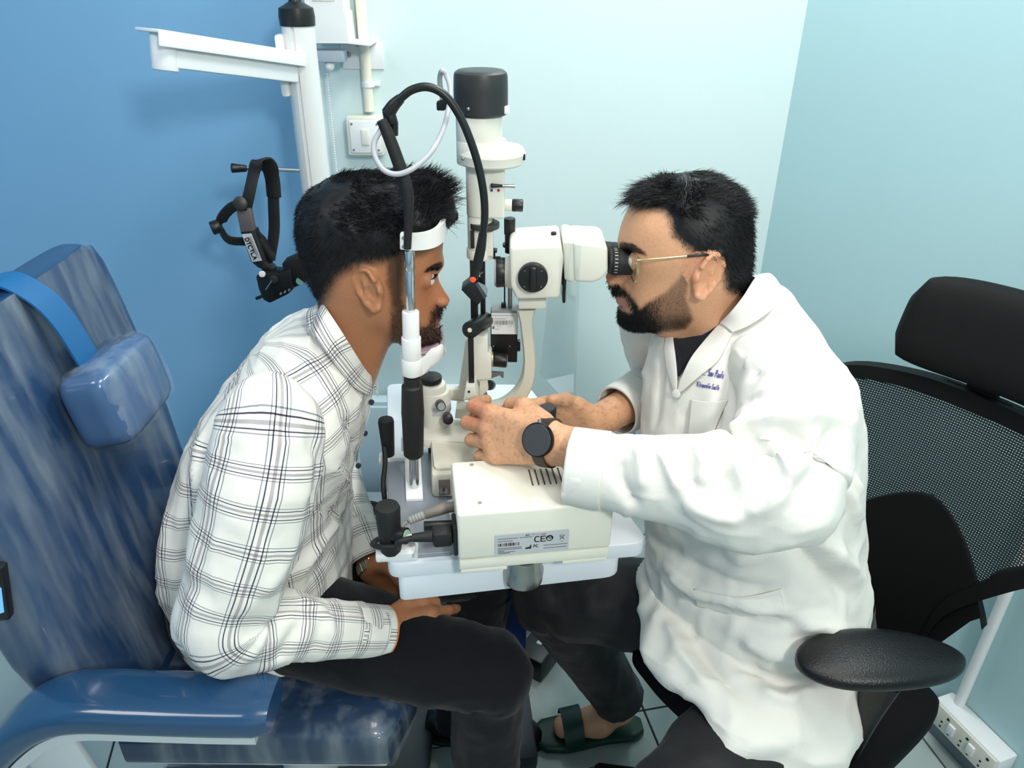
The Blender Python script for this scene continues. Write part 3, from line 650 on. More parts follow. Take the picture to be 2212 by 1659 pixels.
# black filter box with a printed label
fb = vbox('filter_box', 1060, 670, 1117, 774, 0.03, black_pl, Y=YS + 0.03, bev=0.001)
vbox('filter_box_top', 1062, 663, 1117, 671, 0.03, mat('cap_grey', (150, 152, 154), 0.4), Y=YS + 0.03, bev=0.0006)
Yl = YS + 0.0148
vbox('label_sheet', 1061.5, 676, 1117, 722, 0.0006, paper, Y=Yl, bev=0, parent=fb)
mb = MB(); rnd = random.Random(4); u_ = 1067.0; nn = V(0, -1, 0)
while u_ < 1108:
    w = rnd.choice((0.5, 0.8, 1.3)); stroke(mb, S(u_, 692.5, Yl - 0.0005), S(u_, 701.5, Yl - 0.0005), w * 0.00068, nn); u_ += w + rnd.choice((0.7, 1.0, 1.6))
obj('barcode', mb, ink, fb, 0)
mb = MB()
for (ua, ub, vv, ww) in ((1063, 1110, 681.5, 0.9), (1064, 1092, 688.5, 1.0), (1073, 1083, 705, 0.9), (1097, 1106, 705, 0.9), (1071, 1078, 711, 0.9)): stroke(mb, S(ua, vv, Yl - 0.0005), S(ub, vv, Yl - 0.0005), ww * 0.0007, nn)
obj('label_small_print', mb, ink_grey, fb, 0)
mb = MB(); mb.box(S(1066, 707.5, Yl - 0.0004), (0.0036, 0.0003, 0.0050)); obj('label_square', mb, ink_grey, fb, 0)
for u_ in (1066, 1101): mb = MB(); mb.ball(S(u_, 748, YS + 0.015), 0.0015, 10); obj('screw', mb, steel, fb)
mb = MB(); mb.cyl(S(1116, 746, YS + 0.03), S(1124, 746, YS + 0.03), 0.0105, seg=24, bev=0.001); obj('filter_knob', mb, mat('dark_plum', (40, 26, 34), 0.3), sl)
mb = MB(); mb.cyl(S(1090, 600, YS + 0.03), S(1090, 664, YS + 0.03), 0.0012, seg=8); mb.box(S(1088, 659, YS + 0.03), (0.008, 0.008, 0.008), bevel=0.001); obj('cable_pin', mb, black_pl, sl)
mb = MB(); mb.cyl(S(1102, 620, YS + 0.03), S(1102, 668, YS + 0.03), 0.0036, seg=16); obj('support_rod', mb, steel, sl)
# microscope body
P = [S(u_, v_, YS - 0.045) for u_, v_ in ((1100, 534), (1213, 527), (1218, 560), (1210, 646), (1116, 649), (1102, 620))]
mb = MB(); mb.prism(P, (0, 0.095, 0), bevel=0.006, seg=3); obj('microscope_body', mb, ivory, sl)
kc_ = S(1151, 597, YS - 0.046)
mb = MB(); mb.cyl(kc_ + V(0, 0.004, 0), kc_ + V(0, -0.010, 0), 0.0222, seg=44, bev=0.0015); mk = obj('magnification_knob', mb, black_pl, sl)
mb = MB(); mb.box(kc_ + V(0, -0.012, 0), (0.010, 0.010, 0.038), bevel=0.003); obj('knob_bar', mb, black_pl, mk)
for k in range(4):
    t_ = math.pi / 4 + k * math.pi / 2; q_ = kc_ + V(0.0175 * math.cos(t_), -0.0102, 0.0175 * math.sin(t_)); mb = MB(); mb.cyl(q_, q_ + V(0, -0.0005, 0), 0.0009, seg=8); obj('knob_mark', mb, mat('mark_grey', (130, 132, 134), 0.5), mk)
mb = MB(); mb.cyl(S(1092, 588), S(1072, 588), 0.0225, 0.0235, seg=44, bev=0.001); ob_ = obj('objective_ring', mb, black_pl, sl)
mb = MB(); mb.cyl(S(1074, 588), S(1068, 588), 0.0232, 0.0210, seg=44); obj('objective_rim', mb, mat('rim_grey', (190, 192, 190), 0.3, 0.3), ob_)
mb = MB(); mb.cyl(S(1104, 588), S(1090, 588), 0.026, 0.022, seg=44); obj('objective_mount', mb, ivory, sl)
mb = MB(); mb.box(S(1217, 595), (0.0045, 0.075, 0.062), bevel=0.002); obj('rear_plate', mb, black_pl, sl)
# binocular housing with ridged collar
P = [S(u_, v_, YS - 0.04) for u_, v_ in ((1216, 526), (1226, 520), (1240, 524), (1244, 604), (1236, 612), (1219, 606))]
mb = MB(); mb.prism(P, (0, 0.085, 0), bevel=0.004, seg=3); obj('binocular_collar', mb, ivory, sl)
P = [S(u_, v_, YS - 0.044) for u_, v_ in ((1238, 524), (1300, 527), (1313, 535), (1314, 588), (1298, 606), (1280, 612), (1240, 610))]
mb = MB(); mb.prism(P, (0, 0.088, 0), bevel=0.006, seg=3); obj('binocular_body', mb, ivory, sl)
for nm, dy, m_ in (('eyepiece', -0.028, 0), ('eyepiece', 0.030, 1)):
    sx_ = -0.012 * m_; a_ = S(1311, 551, YS) + V(sx_, dy, -0.009 * m_); b_ = S(1371, 553, YS) + V(sx_, dy, -0.009 * m_); ax = (b_ - a_).normalized(); L = (b_ - a_).length
    mb = MB(); mb.lathe([(0.0185, 0), (0.0185, 0.004), (0.0205, 0.005), (0.0205, L * 0.30), (0.0198, L * 0.32), (0.0198, L * 0.5), (0.0190, L * 0.54), (0.0196, L * 0.6), (0.0186, L * 0.9), (0.0165, L)], a_, ax, 44); ep = obj(nm, mb, black_rub, sl)
    for k in range(9):
        t_ = math.radians(150 + k * 15); q_ = a_ + ax * 0.009 + V(0, math.cos(t_) * 0.0206, -math.sin(t_) * 0.0206) ; 
        mb = MB(); stroke(mb, q_ - ax * 0.002, q_ + ax * 0.002, 0.0009, V(0, math.cos(t_), -math.sin(t_))); obj('dioptre_mark', mb, paper, ep, 0)
mb = MB(); mb.cyl(S(1196, 526), S(1196, 515), 0.0018, seg=10); mb.cyl(S(1196, 519), S(1196, 501), 0.0042, seg=18, bev=0.0008); obj('top_screw', mb, black_pl, sl)
# vertical black lock at the front top
mb = MB(); mb.cyl(S(1101, 545, YS + 0.03), S(1101, 500, YS + 0.03), 0.0075, seg=24); mb.cyl(S(1101, 506, YS + 0.03), S(1101, 471, YS + 0.03), 0.0088, seg=26, bev=0.001); mb.cyl(S(1101, 532, YS + 0.03), S(1101, 526, YS + 0.03), 0.011, seg=26); obj('swing_lock', mb, black_pl, sl)
mb = MB(); mb.box(S(1135, 527, YS + 0.02), (0.036, 0.03, 0.004), bevel=0.001); mb.box(S(1117, 522, YS + 0.02), (0.006, 0.012, 0.010), bevel=0.001); obj('top_bracket', mb, mat('dark_grey', (58, 60, 62), 0.4), sl)
# pedestal and C-shaped microscope arm
P = [S(u_, v_, YS - 0.022) for u_, v_ in ((1119, 646), (1180, 645), (1180, 664), (1174, 668), (1120, 668))]
mb = MB(); mb.prism(P, (0, 0.046, 0), bevel=0.002); obj('pedestal', mb, ivory, sl)
path = [(1136, 664), (1138, 700), (1142, 740), (1144, 780), (1139, 818), (1122, 850), (1095, 873), (1062, 884), (1025, 888), (985, 884)]
P = spline([S(u_, v_) for u_, v_ in path], 6); R = []
for i, p in enumerate(P):
    t_ = (P[min(i + 1, len(P) - 1)] - P[max(i - 1, 0)]).normalized(); n_ = V(0, 1, 0).cross(t_).normalized()
    w = np.interp(i / (len(P) - 1), [0, 0.08, 0.3, 0.6, 1], [0.0155, 0.0105, 0.0100, 0.0125, 0.0125]); dpt = 0.014
    R.append([p + n_ * w * c_ + V(0, dpt * s_, 0) for c_, s_ in ((-1, -.6), (-.75, -1), (.75, -1), (1, -.6), (1, .6), (.75, 1), (-.75, 1), (-1, .6))])
mb = MB(); mb.rings(R); obj('microscope_arm', mb, cream, sl, angle=40)
# turntable pillar and carriage
vcyl('pillar', 942, 842, 936, 62, ivory, Y=YS, bev=0.002)
vcyl('pillar_head', 936, 826, 866, 56, ivory, Y=YS, bev=0.004)
vcyl('pillar_lid', 931, 812, 824, 47, black_pl, Y=YS, bev=0.002)
vcyl('angle_scale', 943, 866, 884, 63, mat('scale_pale', (196, 196, 198), 0.4), Y=YS, bev=0.0005)
p0, p1 = S(950, 872, YS - 0.024), S(953, 878, YS - 0.048)
mb = MB(); mb.cyl(p0, p1, 0.0078, seg=24, bev=0.001); k_ = obj('lock_screw', mb, black_pl, sl)
d_ = (p1 - p0).normalized(); mb = MB(); mb.cyl(p1, p1 + d_ * 0.0014, 0.0062, seg=20); obj('screw_face', mb, mat('cap_grey', (150, 152, 154), 0.4), k_)
p0, p1 = S(966, 900, YS - 0.02), S(968, 907, YS - 0.045)
mb = MB(); mb.cyl(p0, p1, 0.0085, seg=24, bev=0.001); obj('lock_screw', mb, mat('dark_plum', (40, 26, 34), 0.3), sl)
# carriage base block, wide plate and front housing
zc0 = ZT + 0.012
def zpoly(pts, z): return [aZ(u_, v_, z) for u_, v_ in pts]
zc1 = ZT + 0.062
mb = MB(); mb.prism(round_poly(zpoly(((908, 948), (1130, 962), (1150, 905), (915, 905)), zc1), 0.012), (0, 0, -0.018), bevel=0.003); obj('carriage_top', mb, ivory, sl)
mb = MB(); mb.prism(round_poly(zpoly(((938, 1012), (1200, 1000), (1185, 935), (930, 940)), zc1 - 0.004), 0.01), (0, 0, -(zc1 - 0.004 - zc0)), bevel=0.005); obj('carriage', mb, cream, sl)
mb = MB(); q_ = aZ(960, 1050, ZT + 0.03); mb.box(V(q_.x, q_.y, ZT + 0.028), (0.018, 0.003, 0.030), rotz(RA), bevel=0.0006); cp_ = obj('connector_plate', mb, mat('taupe', (120, 108, 106), 0.5), sl)
mb = MB(); mb.box(V(q_.x, q_.y + 0.05, ZT + 0.03), (0.05, 0.10, 0.045), rotz(RA), bevel=0.006); obj('carriage_nose', mb, cream, sl)
mb = MB()
for (du, dv) in ((-6, 5), (4, 3)): mb.cyl(q_ + V(du * 0.0007, -0.002, -0.004), q_ + V(du * 0.0007, -0.010, -0.005), 0.0035, seg=14)
obj('connector_pins', mb, steel, cp_)
mb = MB(); mb.cyl(aZ(925, 970, ZT + 0.016), aZ(1200, 955, ZT + 0.016), 0.0075, seg=18); ax_rod = obj('guide_rod', mb, black_pl, sl)
# joystick
jb = V(S(1180, 930, 1.055).x, 1.055, zc1 - 0.004)
jt = S(1183, 880, 1.055)
mb = MB(); mb.cyl(jb, jb + (jt - jb) * 0.5, 0.008, seg=20); mb.cyl(jb + (jt - jb) * 0.3, jt, 0.0135, 0.0142, seg=36, bev=0.002); jk = obj('joystick', mb, black_rub, sl)
ja = (jt - jb).normalized(); mb = MB(); mb.lathe([(0.0125, 0), (0.0115, 0.002), (0.006, 0.003)], jt - ja * 0.0004, ja, 36); obj('joystick_cap', mb, mat('dark_grey', (58, 60, 62), 0.4), jk)
# clear breath shield
acr = bpy.data.materials.new('clear_acrylic'); acr.use_nodes = True; nt = acr.node_tree; nt.nodes.remove(nt.nodes['Principled BSDF'])
tr_ = nt.nodes.new('ShaderNodeBsdfTransparent'); tr_.inputs[0].default_value = (0.93, 0.955, 0.96, 1); gl = nt.nodes.new('ShaderNodeBsdfGlossy'); gl.inputs['Roughness'].default_value = 0.03
fr = nt.nodes.new('ShaderNodeFresnel'); fr.inputs[0].default_value = 1.49; mxs = nt.nodes.new('ShaderNodeMixShader')
gm_ = nt.nodes.new('ShaderNodeNewGeometry'); iv_ = nt.nodes.new('ShaderNodeMath'); iv_.operation = 'SUBTRACT'; iv_.inputs[0].default_value = 1.0; nt.links.new(gm_.outputs['Backfacing'], iv_.inputs[1])
ml_ = nt.nodes.new('ShaderNodeMath'); ml_.operation = 'MULTIPLY'; nt.links.new(fr.outputs[0], ml_.inputs[0]); nt.links.new(iv_.outputs[0], ml_.inputs[1]); nt.links.new(ml_.outputs[0], mxs.inputs[0]); nt.links.new(tr_.outputs[0], mxs.inputs[1]); nt.links.new(gl.outputs[0], mxs.inputs[2]); nt.links.new(mxs.outputs[0], nt.nodes['Material Output'].inputs[0])
ya, yb = 1.02, 1.24
sh = [S(1252, 512, ya), S(1246, 503, ya + 0.01), S(1200, 499, yb), S(1166, 806, yb), S(1238, 884, ya)]
mb = MB(); mb.prism(sh, (0.0028, 0, 0), bevel=0.0005, seg=1); obj('breath_shield', mb, acr, sl, 0)

# ================================================================== POWER SUPPLY BOX
TLb, TRb = aZ(987, 1112, 0.897), aZ(1328, 1085, 0.897)
bx_, by_ = (TRb - TLb).normalized(), None; by_ = Vector((-bx_.y, bx_.x, 0)); BW = (TRb - TLb).length; BD = 0.125; BH = 0.897 - (ZT + 0.0)
pw = thing('power_supply', 'ivory power supply box with vent slots and a rating label on the table', 'power supply', TLb + bx_ * BW / 2 + V(0, 0, -0.1))
A3 = (bx_, by_, V(0, 0, 1)); bc = TLb + bx_ * BW / 2 + by_ * BD / 2
pwm = mat('box_ivory', (232, 230, 216), 0.45, bump=0.08, bscale=600)
mb = MB(); mb.box(bc + V(0, 0, -0.0405), (BW, BD, 0.081), A3, bevel=0.005, seg=3); cs = obj('case', mb, pwm, pw)
mb = MB(); mb.box(bc + V(0, 0.0005, -0.0915), (BW - 0.002, BD - 0.002, 0.019), A3, bevel=0.003); obj('bottom_shell', mb, pwm, pw)
for sx in (-1, 1):
    for sy in (-1, 1): mb = MB(); mb.box(bc + bx_ * (sx * (BW / 2 - 0.036)) + by_ * (sy * (BD / 2 - 0.012)) + V(0, 0, -BH + 0.004), (0.066, 0.02, 0.0079), A3, bevel=0.0015); obj('foot', mb, pwm, pw)
for i in range(7):
    c_ = bc + bx_ * (0.003 + i * 0.0085) + by_ * 0.008 + V(0, 0, 0.0003)
    mb = MB(); mb.box(c_ , (0.0018, 0.038, 0.0012), A3); obj('vent_slot', mb, mat('slot_brown', (84, 70, 60), 0.8), cs, 0)
for (a_, b_) in ((-BW / 2 + 0.03, BD / 2 - 0.012), (-BW / 2 + 0.033, -BD / 2 + 0.022), (BW / 2 - 0.025, -BD / 2 + 0.022)):
    c_ = bc + bx_ * a_ + by_ * b_; mb = MB(); mb.cyl(c_, c_ + V(0, 0, 0.0005), 0.0032, seg=18); obj('screw_recess', mb, mat('recess_grey', (150, 146, 134), 0.8), cs)
# rating label on the front
n_ = -by_; lo_ = TLb + bx_ * 0.051 + V(0, 0, -0.040) + n_ * 0.0008; LW, LH = 0.104, 0.036
dn = V(0, 0, -1)
mb = MB(); mb.prism(round_poly([lo_, lo_ + bx_ * LW, lo_ + bx_ * LW + dn * LH, lo_ + dn * LH], 0.002), n_ * 0.0006); lb = obj('rating_label', mb, silver_lab, cs, 0)
def L2(a, b): return lo_ + bx_ * (a * LW) + dn * (b * LH) + n_ * 0.0008
mb = MB(); text(mb, 'CE', L2(0.535, 0.22), bx_, dn, 0.0088, 0.0088, 0.0016, n_)
for k in range(24):
    t0_, t1_ = 2 * math.pi * k / 24, 2 * math.pi * (k + 1) / 24; stroke(mb, L2(0.735, 0.345) + bx_ * 0.0043 * math.cos(t0_) + dn * 0.0043 * math.sin(t0_), L2(0.735, 0.345) + bx_ * 0.0043 * math.cos(t1_) + dn * 0.0043 * math.sin(t1_), 0.0012 if k < 12 else 0.0022, n_)
stroke(mb, L2(0.725, 0.28), L2(0.735, 0.36), 0.0012, n_); stroke(mb, L2(0.735, 0.36), L2(0.765, 0.31), 0.0012, n_)
i = len(mb.v); mb.v += [tuple(L2(a_, b_)) for a_, b_ in ((0.41, 0.79), (0.49, 0.79), (0.49, 0.60), (0.475, 0.60), (0.465, 0.70), (0.41, 0.72))]; mb.f.append(tuple(range(i, i + 6)))
text(mb, 'PC', L2(0.522, 0.62), bx_, dn, 0.0042, 0.0036, 0.0009, n_)
obj('label_marks', mb, ink, lb, 0)
mb = MB(); rnd = random.Random(7); k = 0.04
while k < 0.32: stroke(mb, L2(k, 0.42), L2(k, 0.56), 0.0005 * rnd.choice((1, 1, 2)), n_); k += rnd.choice((0.009, 0.012, 0.016))
obj('label_barcode', mb, mat('plum_ink', (70, 40, 50), 0.8), lb, 0)
mb = MB()
text(mb, 'Slit Lamp', L2(0.50, 0.06), bx_, dn, 0.0026, 0.0022, 0.0004, n_); text(mb, 'ahh', L2(0.41, 0.06), bx_, dn, 0.0026, 0.0022, 0.0006, n_)
for (a_, b_, e_) in ((0.04, 0.20, 0.30), (0.33, 0.20, 0.50), (0.04, 0.32, 0.24), (0.04, 0.66, 0.36), (0.04, 0.73, 0.36), (0.04, 0.80, 0.12), (0.04, 0.86, 0.27), (0.04, 0.92, 0.20), (0.66, 0.68, 0.98), (0.66, 0.82, 0.97)): stroke(mb, L2(a_, b_), L2(e_, b_), 0.0009, n_)
for (a_, b_, c2, d2) in ((0.87, 0.24, 0.93, 0.24), (0.88, 0.25, 0.885, 0.44), (0.925, 0.25, 0.915, 0.44), (0.87, 0.46, 0.94, 0.24), (0.94, 0.46, 0.87, 0.24), (0.89, 0.54, 0.92, 0.54)): stroke(mb, L2(a_, b_), L2(c2, d2), 0.0006, n_)
obj('label_print', mb, mat('label_ink', (80, 82, 88), 0.8), lb, 0)
# plugs on the left side of the box
e1 = TLb + by_ * 0.02 + V(0, 0, -0.05) ; e2 = TLb + by_ * 0.075 + V(0, 0, -0.045)
mb = MB(); mb.box(e1 + bx_ * -0.003, (0.006, 0.034, 0.05), A3, bevel=0.002); obj('inlet', mb, black_pl, pw)
pc = thing('mains_cable', 'black mains cord with moulded plug in the side of the power supply box', 'cable', V(e1.x, e1.y, ZT + 0.012))
k0 = e1 - bx_ * 0.006
mb = MB(); mb.box(k0 - bx_ * 0.014, (0.028, 0.026, 0.024), A3, bevel=0.005); mb.cyl(k0 - bx_ * 0.026, k0 - bx_ * 0.056, 0.0085, 0.0058, seg=18); obj('plug', mb, black_rub, pc)
mb = MB(); mb.tube([k0 - bx_ * 0.052, k0 - bx_ * 0.075 + V(0, -0.002, -0.004), aY(860, 1180, k0.y - 0.005), aY(825, 1182, k0.y), aY(806, 1176, k0.y + 0.02), aY(812, 1168, k0.y + 0.05), aY(830, 1160, k0.y + 0.07)], 0.0042); obj('lead', mb, black_rub, pc)
gc = thing('lamp_cable', 'grey ribbed lamp cable plugged into the back corner of the power supply box', 'cable', V(e2.x, e2.y, ZT + 0.03))
k0 = e2
mb = MB(); mb.cyl(k0, k0 - bx_ * 0.012, 0.008, seg=20); mb.cyl(k0 - bx_ * 0.010 , k0 - bx_ * 0.042 + V(0, -0.004, -0.006), 0.0085, 0.0075, seg=20, bev=0.001); obj('connector', mb, mat('taupe_rubber', (120, 112, 106), 0.5), gc)
kk = k0 - bx_ * 0.040 + V(0, -0.004, -0.006); mb = MB(); mb.lathe([(0.0055 + 0.001 * (i % 2), i * 0.0022) for i in range(13)], kk, -bx_ + V(0, -0.2, -0.25), 16); obj('strain_relief', mb, mat('ribbed_grey', (150, 150, 146), 0.6), gc)
ge = kk + (-bx_ + V(0, -0.2, -0.25)).normalized() * 0.028
mb = MB(); mb.tube([ge, ge + V(-0.008, -0.004, -0.008), ge + V(-0.004, -0.012, -0.022), ge + V(0.012, -0.012, -0.030)], 0.003); obj('lead', mb, mat('ribbed_grey', (150, 150, 146), 0.6), gc)
# second black plug seen between
mb = MB(); k0 = TLb + by_ * 0.055 + V(0, 0, -0.062); mb.cyl(k0, k0 - bx_ * 0.045 + V(0, 0, 0.002), 0.0072, seg=20, bev=0.001); obj('side_plug', mb, black_pl, pw)

# grey cable loop from the lamp house
lp = thing('lamp_lead', 'thin grey cable looping from the lamp house down past the padded arm', 'cable', S(955, 230))
Yk = YP + 0.004
def K(u, v, Y): return aY(u, v, Y)
mb = MB(); mb.tube([K(958, 225, 1.10), K(953, 200, 1.10), K(950, 170, 1.09), K(955, 153, 1.08), K(965, 165, 1.08), K(973, 195, 1.07), K(968, 240, 1.05), K(955, 285, 1.03), K(930, 330, 0.99), K(895, 362, 0.97), K(860, 376, 0.965), K(830, 368, 0.965), K(811, 340, 0.975), K(808, 310, 0.985), K(820, 285, 0.99), K(828, 270, 0.992)], 0.0034, 12, 8); obj('lead', mb, grey_cable, lp)
mb = MB(); mb.cyl(K(961, 236, 1.10), K(953, 215, 1.10), 0.0055, seg=16, bev=0.001); mb.box(K(953, 228, 1.10), (0.012, 0.012, 0.012), bevel=0.002); mb.cyl(K(955, 229, 1.10), K(985, 229, 1.115), 0.004, seg=12); obj('plug', mb, black_pl, lp)

# ================================================================== BLACK ADAPTER BOX ON THE FLOOR
fbx = aZ(1165, 1425, 0.0)
fb2 = thing('floor_adapter', 'black adapter box with a small pale label lying on the floor by the column', 'adapter', fbx)
A3 = rotz(math.radians(58)); zc = V(fbx.x + 0.012, fbx.y + 0.012, 0.036)
mb = MB(); mb.box(zc, (0.16, 0.075, 0.07), A3, bevel=0.006); cs2 = obj('case', mb, black_pl, fb2)
mb = MB(); mb.box(zc + A3[0] * 0.03, (0.006, 0.078, 0.073), A3, bevel=0.002); obj('seam', mb, black_matt, fb2)
mb = MB(); mb.box(zc + A3[0] * -0.02 + V(0, 0, 0.0355), (0.022, 0.013, 0.001), A3); l2 = obj('label', mb, mat('label_pale', (190, 205, 215), 0.5), cs2)
mb = MB(); mb.cyl(zc + A3[0] * -0.02 + V(0, 0, 0.036), zc + A3[0] * -0.02 + V(0, 0, 0.0364), 0.0025, seg=12); obj('label_dot', mb, ink, l2)
ld = thing('adapter_lead', 'thin black lead curling over the floor from the adapter box to the column', 'cable', aZ(1150, 1340, 0))
e = zc + A3[0] * 0.078; mb = MB(); mb.tube([e, e + V(0.004, 0.02, -0.02), aZ(1168, 1352, 0.006), aZ(1148, 1342, 0.006), aZ(1134, 1322, 0.006), aZ(1150, 1306, 0.006), aZ(1180, 1300, 0.006)], 0.0028); obj('lead', mb, black_rub, ld)
# ================================================================== lofted cushions
def superring(c, ax, ay, hx, hy, n=4.0, seg=64):
    out = []
    for j in range(seg):
        t = 2 * math.pi * j / seg; ct, st = math.cos(t), math.sin(t)
        k = (abs(ct) ** n + abs(st) ** n) ** (-1.0 / n)
        out.append(Vector(c) + ax * (hx * k * ct) + ay * (hy * k * st))
    return out
def vnoise(P, scale, seed=0):
    """smooth value noise, numpy, P (N,3)"""
    P = np.asarray(P, float) * scale + 37.13 * (seed + 1); i = np.floor(P).astype(np.int64); f = P - i; f = f * f * (3 - 2 * f)
    def h(x, y, z):
        n = (x * 374761393 + y * 668265263 + z * 2147483647 + seed * 1274126177) & 0xffffffff
        n = ((n ^ (n >> 13)) * 1274126177) & 0xffffffff
        return ((n ^ (n >> 16)) & 0xffff) / 65535.0
    r = 0
    for dx in (0, 1):
        for dy in (0, 1):
            for dz in (0, 1):
                w = (f[:, 0] if dx else 1 - f[:, 0]) * (f[:, 1] if dy else 1 - f[:, 1]) * (f[:, 2] if dz else 1 - f[:, 2])
                r = r + w * h(i[:, 0] + dx, i[:, 1] + dy, i[:, 2] + dz)
    return r * 2 - 1
def normals(vs, fs):
    v = np.asarray(vs, float); N = np.zeros_like(v)
    F4 = np.array([f if len(f) == 4 else (f[0], f[1], f[2], f[2]) for f in fs if len(f) <= 4])
    n = np.cross(v[F4[:, 2]] - v[F4[:, 0]], v[F4[:, 3]] - v[F4[:, 1]])
    tri = F4[:, 2] == F4[:, 3]
    n[tri] = np.cross(v[F4[tri, 1]] - v[F4[tri, 0]], v[F4[tri, 2]] - v[F4[tri, 0]])
    for k in range(4): np.add.at(N, F4[:, k], n)
    l = np.linalg.norm(N, axis=1, keepdims=True); return N / np.maximum(l, 1e-12)

navy = mat('navy_vinyl', (24, 58, 98), 0.28, coat=0.4, var=0.05, vscale=6)
navy_d = mat('navy_vinyl_dark', (20, 48, 80), 0.3, coat=0.4)
wrap = bpy.data.materials.new('clear_wrap'); wrap.use_nodes = True; nt = wrap.node_tree; pb_ = nt.nodes['Principled BSDF']
pb_.inputs['Base Color'].default_value = (0.75, 0.85, 0.88, 1); pb_.inputs['Roughness'].default_value = 0.10; pb_.inputs['Specular IOR Level'].default_value = 0.8
t_ = nt.nodes.new('ShaderNodeBsdfTransparent'); x_ = nt.nodes.new('ShaderNodeMixShader')
tc_ = nt.nodes.new('ShaderNodeTexCoord'); mp_ = nt.nodes.new('ShaderNodeMapping'); mp_.inputs['Scale'].default_value = (26, 26, 3.0); nz_ = nt.nodes.new('ShaderNodeTexNoise'); nz_.inputs['Scale'].default_value = 1.0; nz_.inputs['Detail'].default_value = 4
nt.links.new(tc_.outputs['Object'], mp_.inputs[0]); nt.links.new(mp_.outputs[0], nz_.inputs['Vector'])
rp_ = nt.nodes.new('ShaderNodeMapRange'); rp_.inputs[1].default_value = 0.42; rp_.inputs[2].default_value = 0.75; rp_.inputs[3].default_value = 0.015; rp_.inputs[4].default_value = 0.22; nt.links.new(nz_.outputs['Fac'], rp_.inputs[0])
nt.links.new(rp_.outputs[0], x_.inputs[0]); nt.links.new(t_.outputs[0], x_.inputs[1]); nt.links.new(pb_.outputs[0], x_.inputs[2]); nt.links.new(x_.outputs[0], nt.nodes['Material Output'].inputs[0])
bpn_ = nt.nodes.new('ShaderNodeBump'); bpn_.inputs['Strength'].default_value = 0.9; bpn_.inputs['Distance'].default_value = 0.014; nt.links.new(nz_.outputs['Fac'], bpn_.inputs['Height']); nt.links.new(bpn_.outputs[0], pb_.inputs['Normal'])

# ================================================================== EXAMINATION CHAIR
ec = thing('examination_chair', 'navy padded examination chair wrapped in clear plastic, with the patient on it', 'chair', (-0.5, 1.05, 0))
YC = 1.055
def back_rings(grow=0.0, wr=0.0):
    R = []
    n = 44
    for i in range(n + 1):
        t = i / n; z = 0.44 + 0.685 * t
        xf = np.interp(t, [0, 0.3, 0.6, 1.0], [-0.615, -0.650, -0.670, -0.715])
        hw = np.interp(t, [0, 0.25, 0.6, 0.86, 0.94, 0.98, 1.0], [0.235, 0.262, 0.262, 0.255, 0.245, 0.222, 0.18])
        th = np.interp(t, [0, 0.1, 0.85, 0.95, 1.0], [0.10, 0.13, 0.12, 0.10, 0.05])
        R.append(superring(V(xf - th / 2, YC, z), V(1, 0, 0), V(0, 1, 0), th / 2 + grow, hw + grow, 4.5, 96))
    return R
mb = MB(); mb.rings(back_rings()); obj('backrest', mb, navy, ec, 60)
R = back_rings(0.0035); mb = MB(); mb.rings(R, cap=False)
A = np.array(mb.v); N = normals(A, mb.f); amp = vnoise(A * [1, 1, 0.25], 30, 1) * 0.0035 + vnoise(A * [1, 1, 0.4], 70, 2) * 0.0015
mb.v = [tuple(p) for p in A + N * np.maximum(amp, -0.002)[:, None]]; obj('backrest_wrap', mb, wrap, ec, 180)
# head pillow with strap
def px_cushion(c, X, Y, Z, sx, sy, sz, n=5, m=3.0, seg=64, k=18):
    R = []
    for i in range(k + 1):
        t = -1 + 2 * i / k; q = (1 - abs(t) ** m) ** (1 / m) if abs(t) < 1 else 0.0
        q = max(q, 0.02); R.append(superring(Vector(c) + Z * (sz * t), X, Y, sx * (0.12 + 0.88 * q), sy * (0.25 + 0.75 * q), n, seg))
    return R
pc_ = V(-0.626, 1.065, 0.945)
mb = MB(); mb.rings(px_cushion(pc_, V(0.98, 0, 0.17), V(0, 1, 0), V(-0.17, 0, 0.98), 0.044, 0.092, 0.064, 5, 5.0)); hp = obj('head_pillow', mb, mat('pillow_navy', (62, 92, 132), 0.2, coat=0.6), ec, 60)
mb = MB(); mb.rings(px_cushion(pc_ + V(0.002, 0.004, 0), V(0.98, 0, 0.17), V(0, 1, 0), V(-0.17, 0, 0.98), 0.0445, 0.0905, 0.0645, 5, 5.0), cap=False)
A = np.array(mb.v); N = normals(A, mb.f); mb.v = [tuple(p) for p in A + N * (0.002 + vnoise(A * [1, 1, 1.6], 55, 3) * 0.003)[:, None]]; obj('pillow_wrap', mb, wrap, hp, 180)
bs_ = [V(-0.655, 1.06, 0.99), V(-0.676, 1.055, 1.07), V(-0.703, 1.05, 1.115), V(-0.745, 1.045, 1.137), V(-0.79, 1.045, 1.10), V(-0.80, 1.045, 0.95)]
P = spline(bs_, 8); R = []
for i, p in enumerate(P):
    t = (P[min(i + 1, len(P) - 1)] - P[max(i - 1, 0)]).normalized(); nn_ = t.cross(V(0, 1, 0)).normalized()
    R.append([p + V(0, s_ * 0.027, 0) + nn_ * h_ for s_, h_ in ((-1, -0.0012), (1, -0.0012), (1, 0.0022), (-1, 0.0022))])
mb = MB(); mb.rings(R); obj('pillow_strap', mb, mat('strap_blue', (28, 96, 150), 0.4), ec)
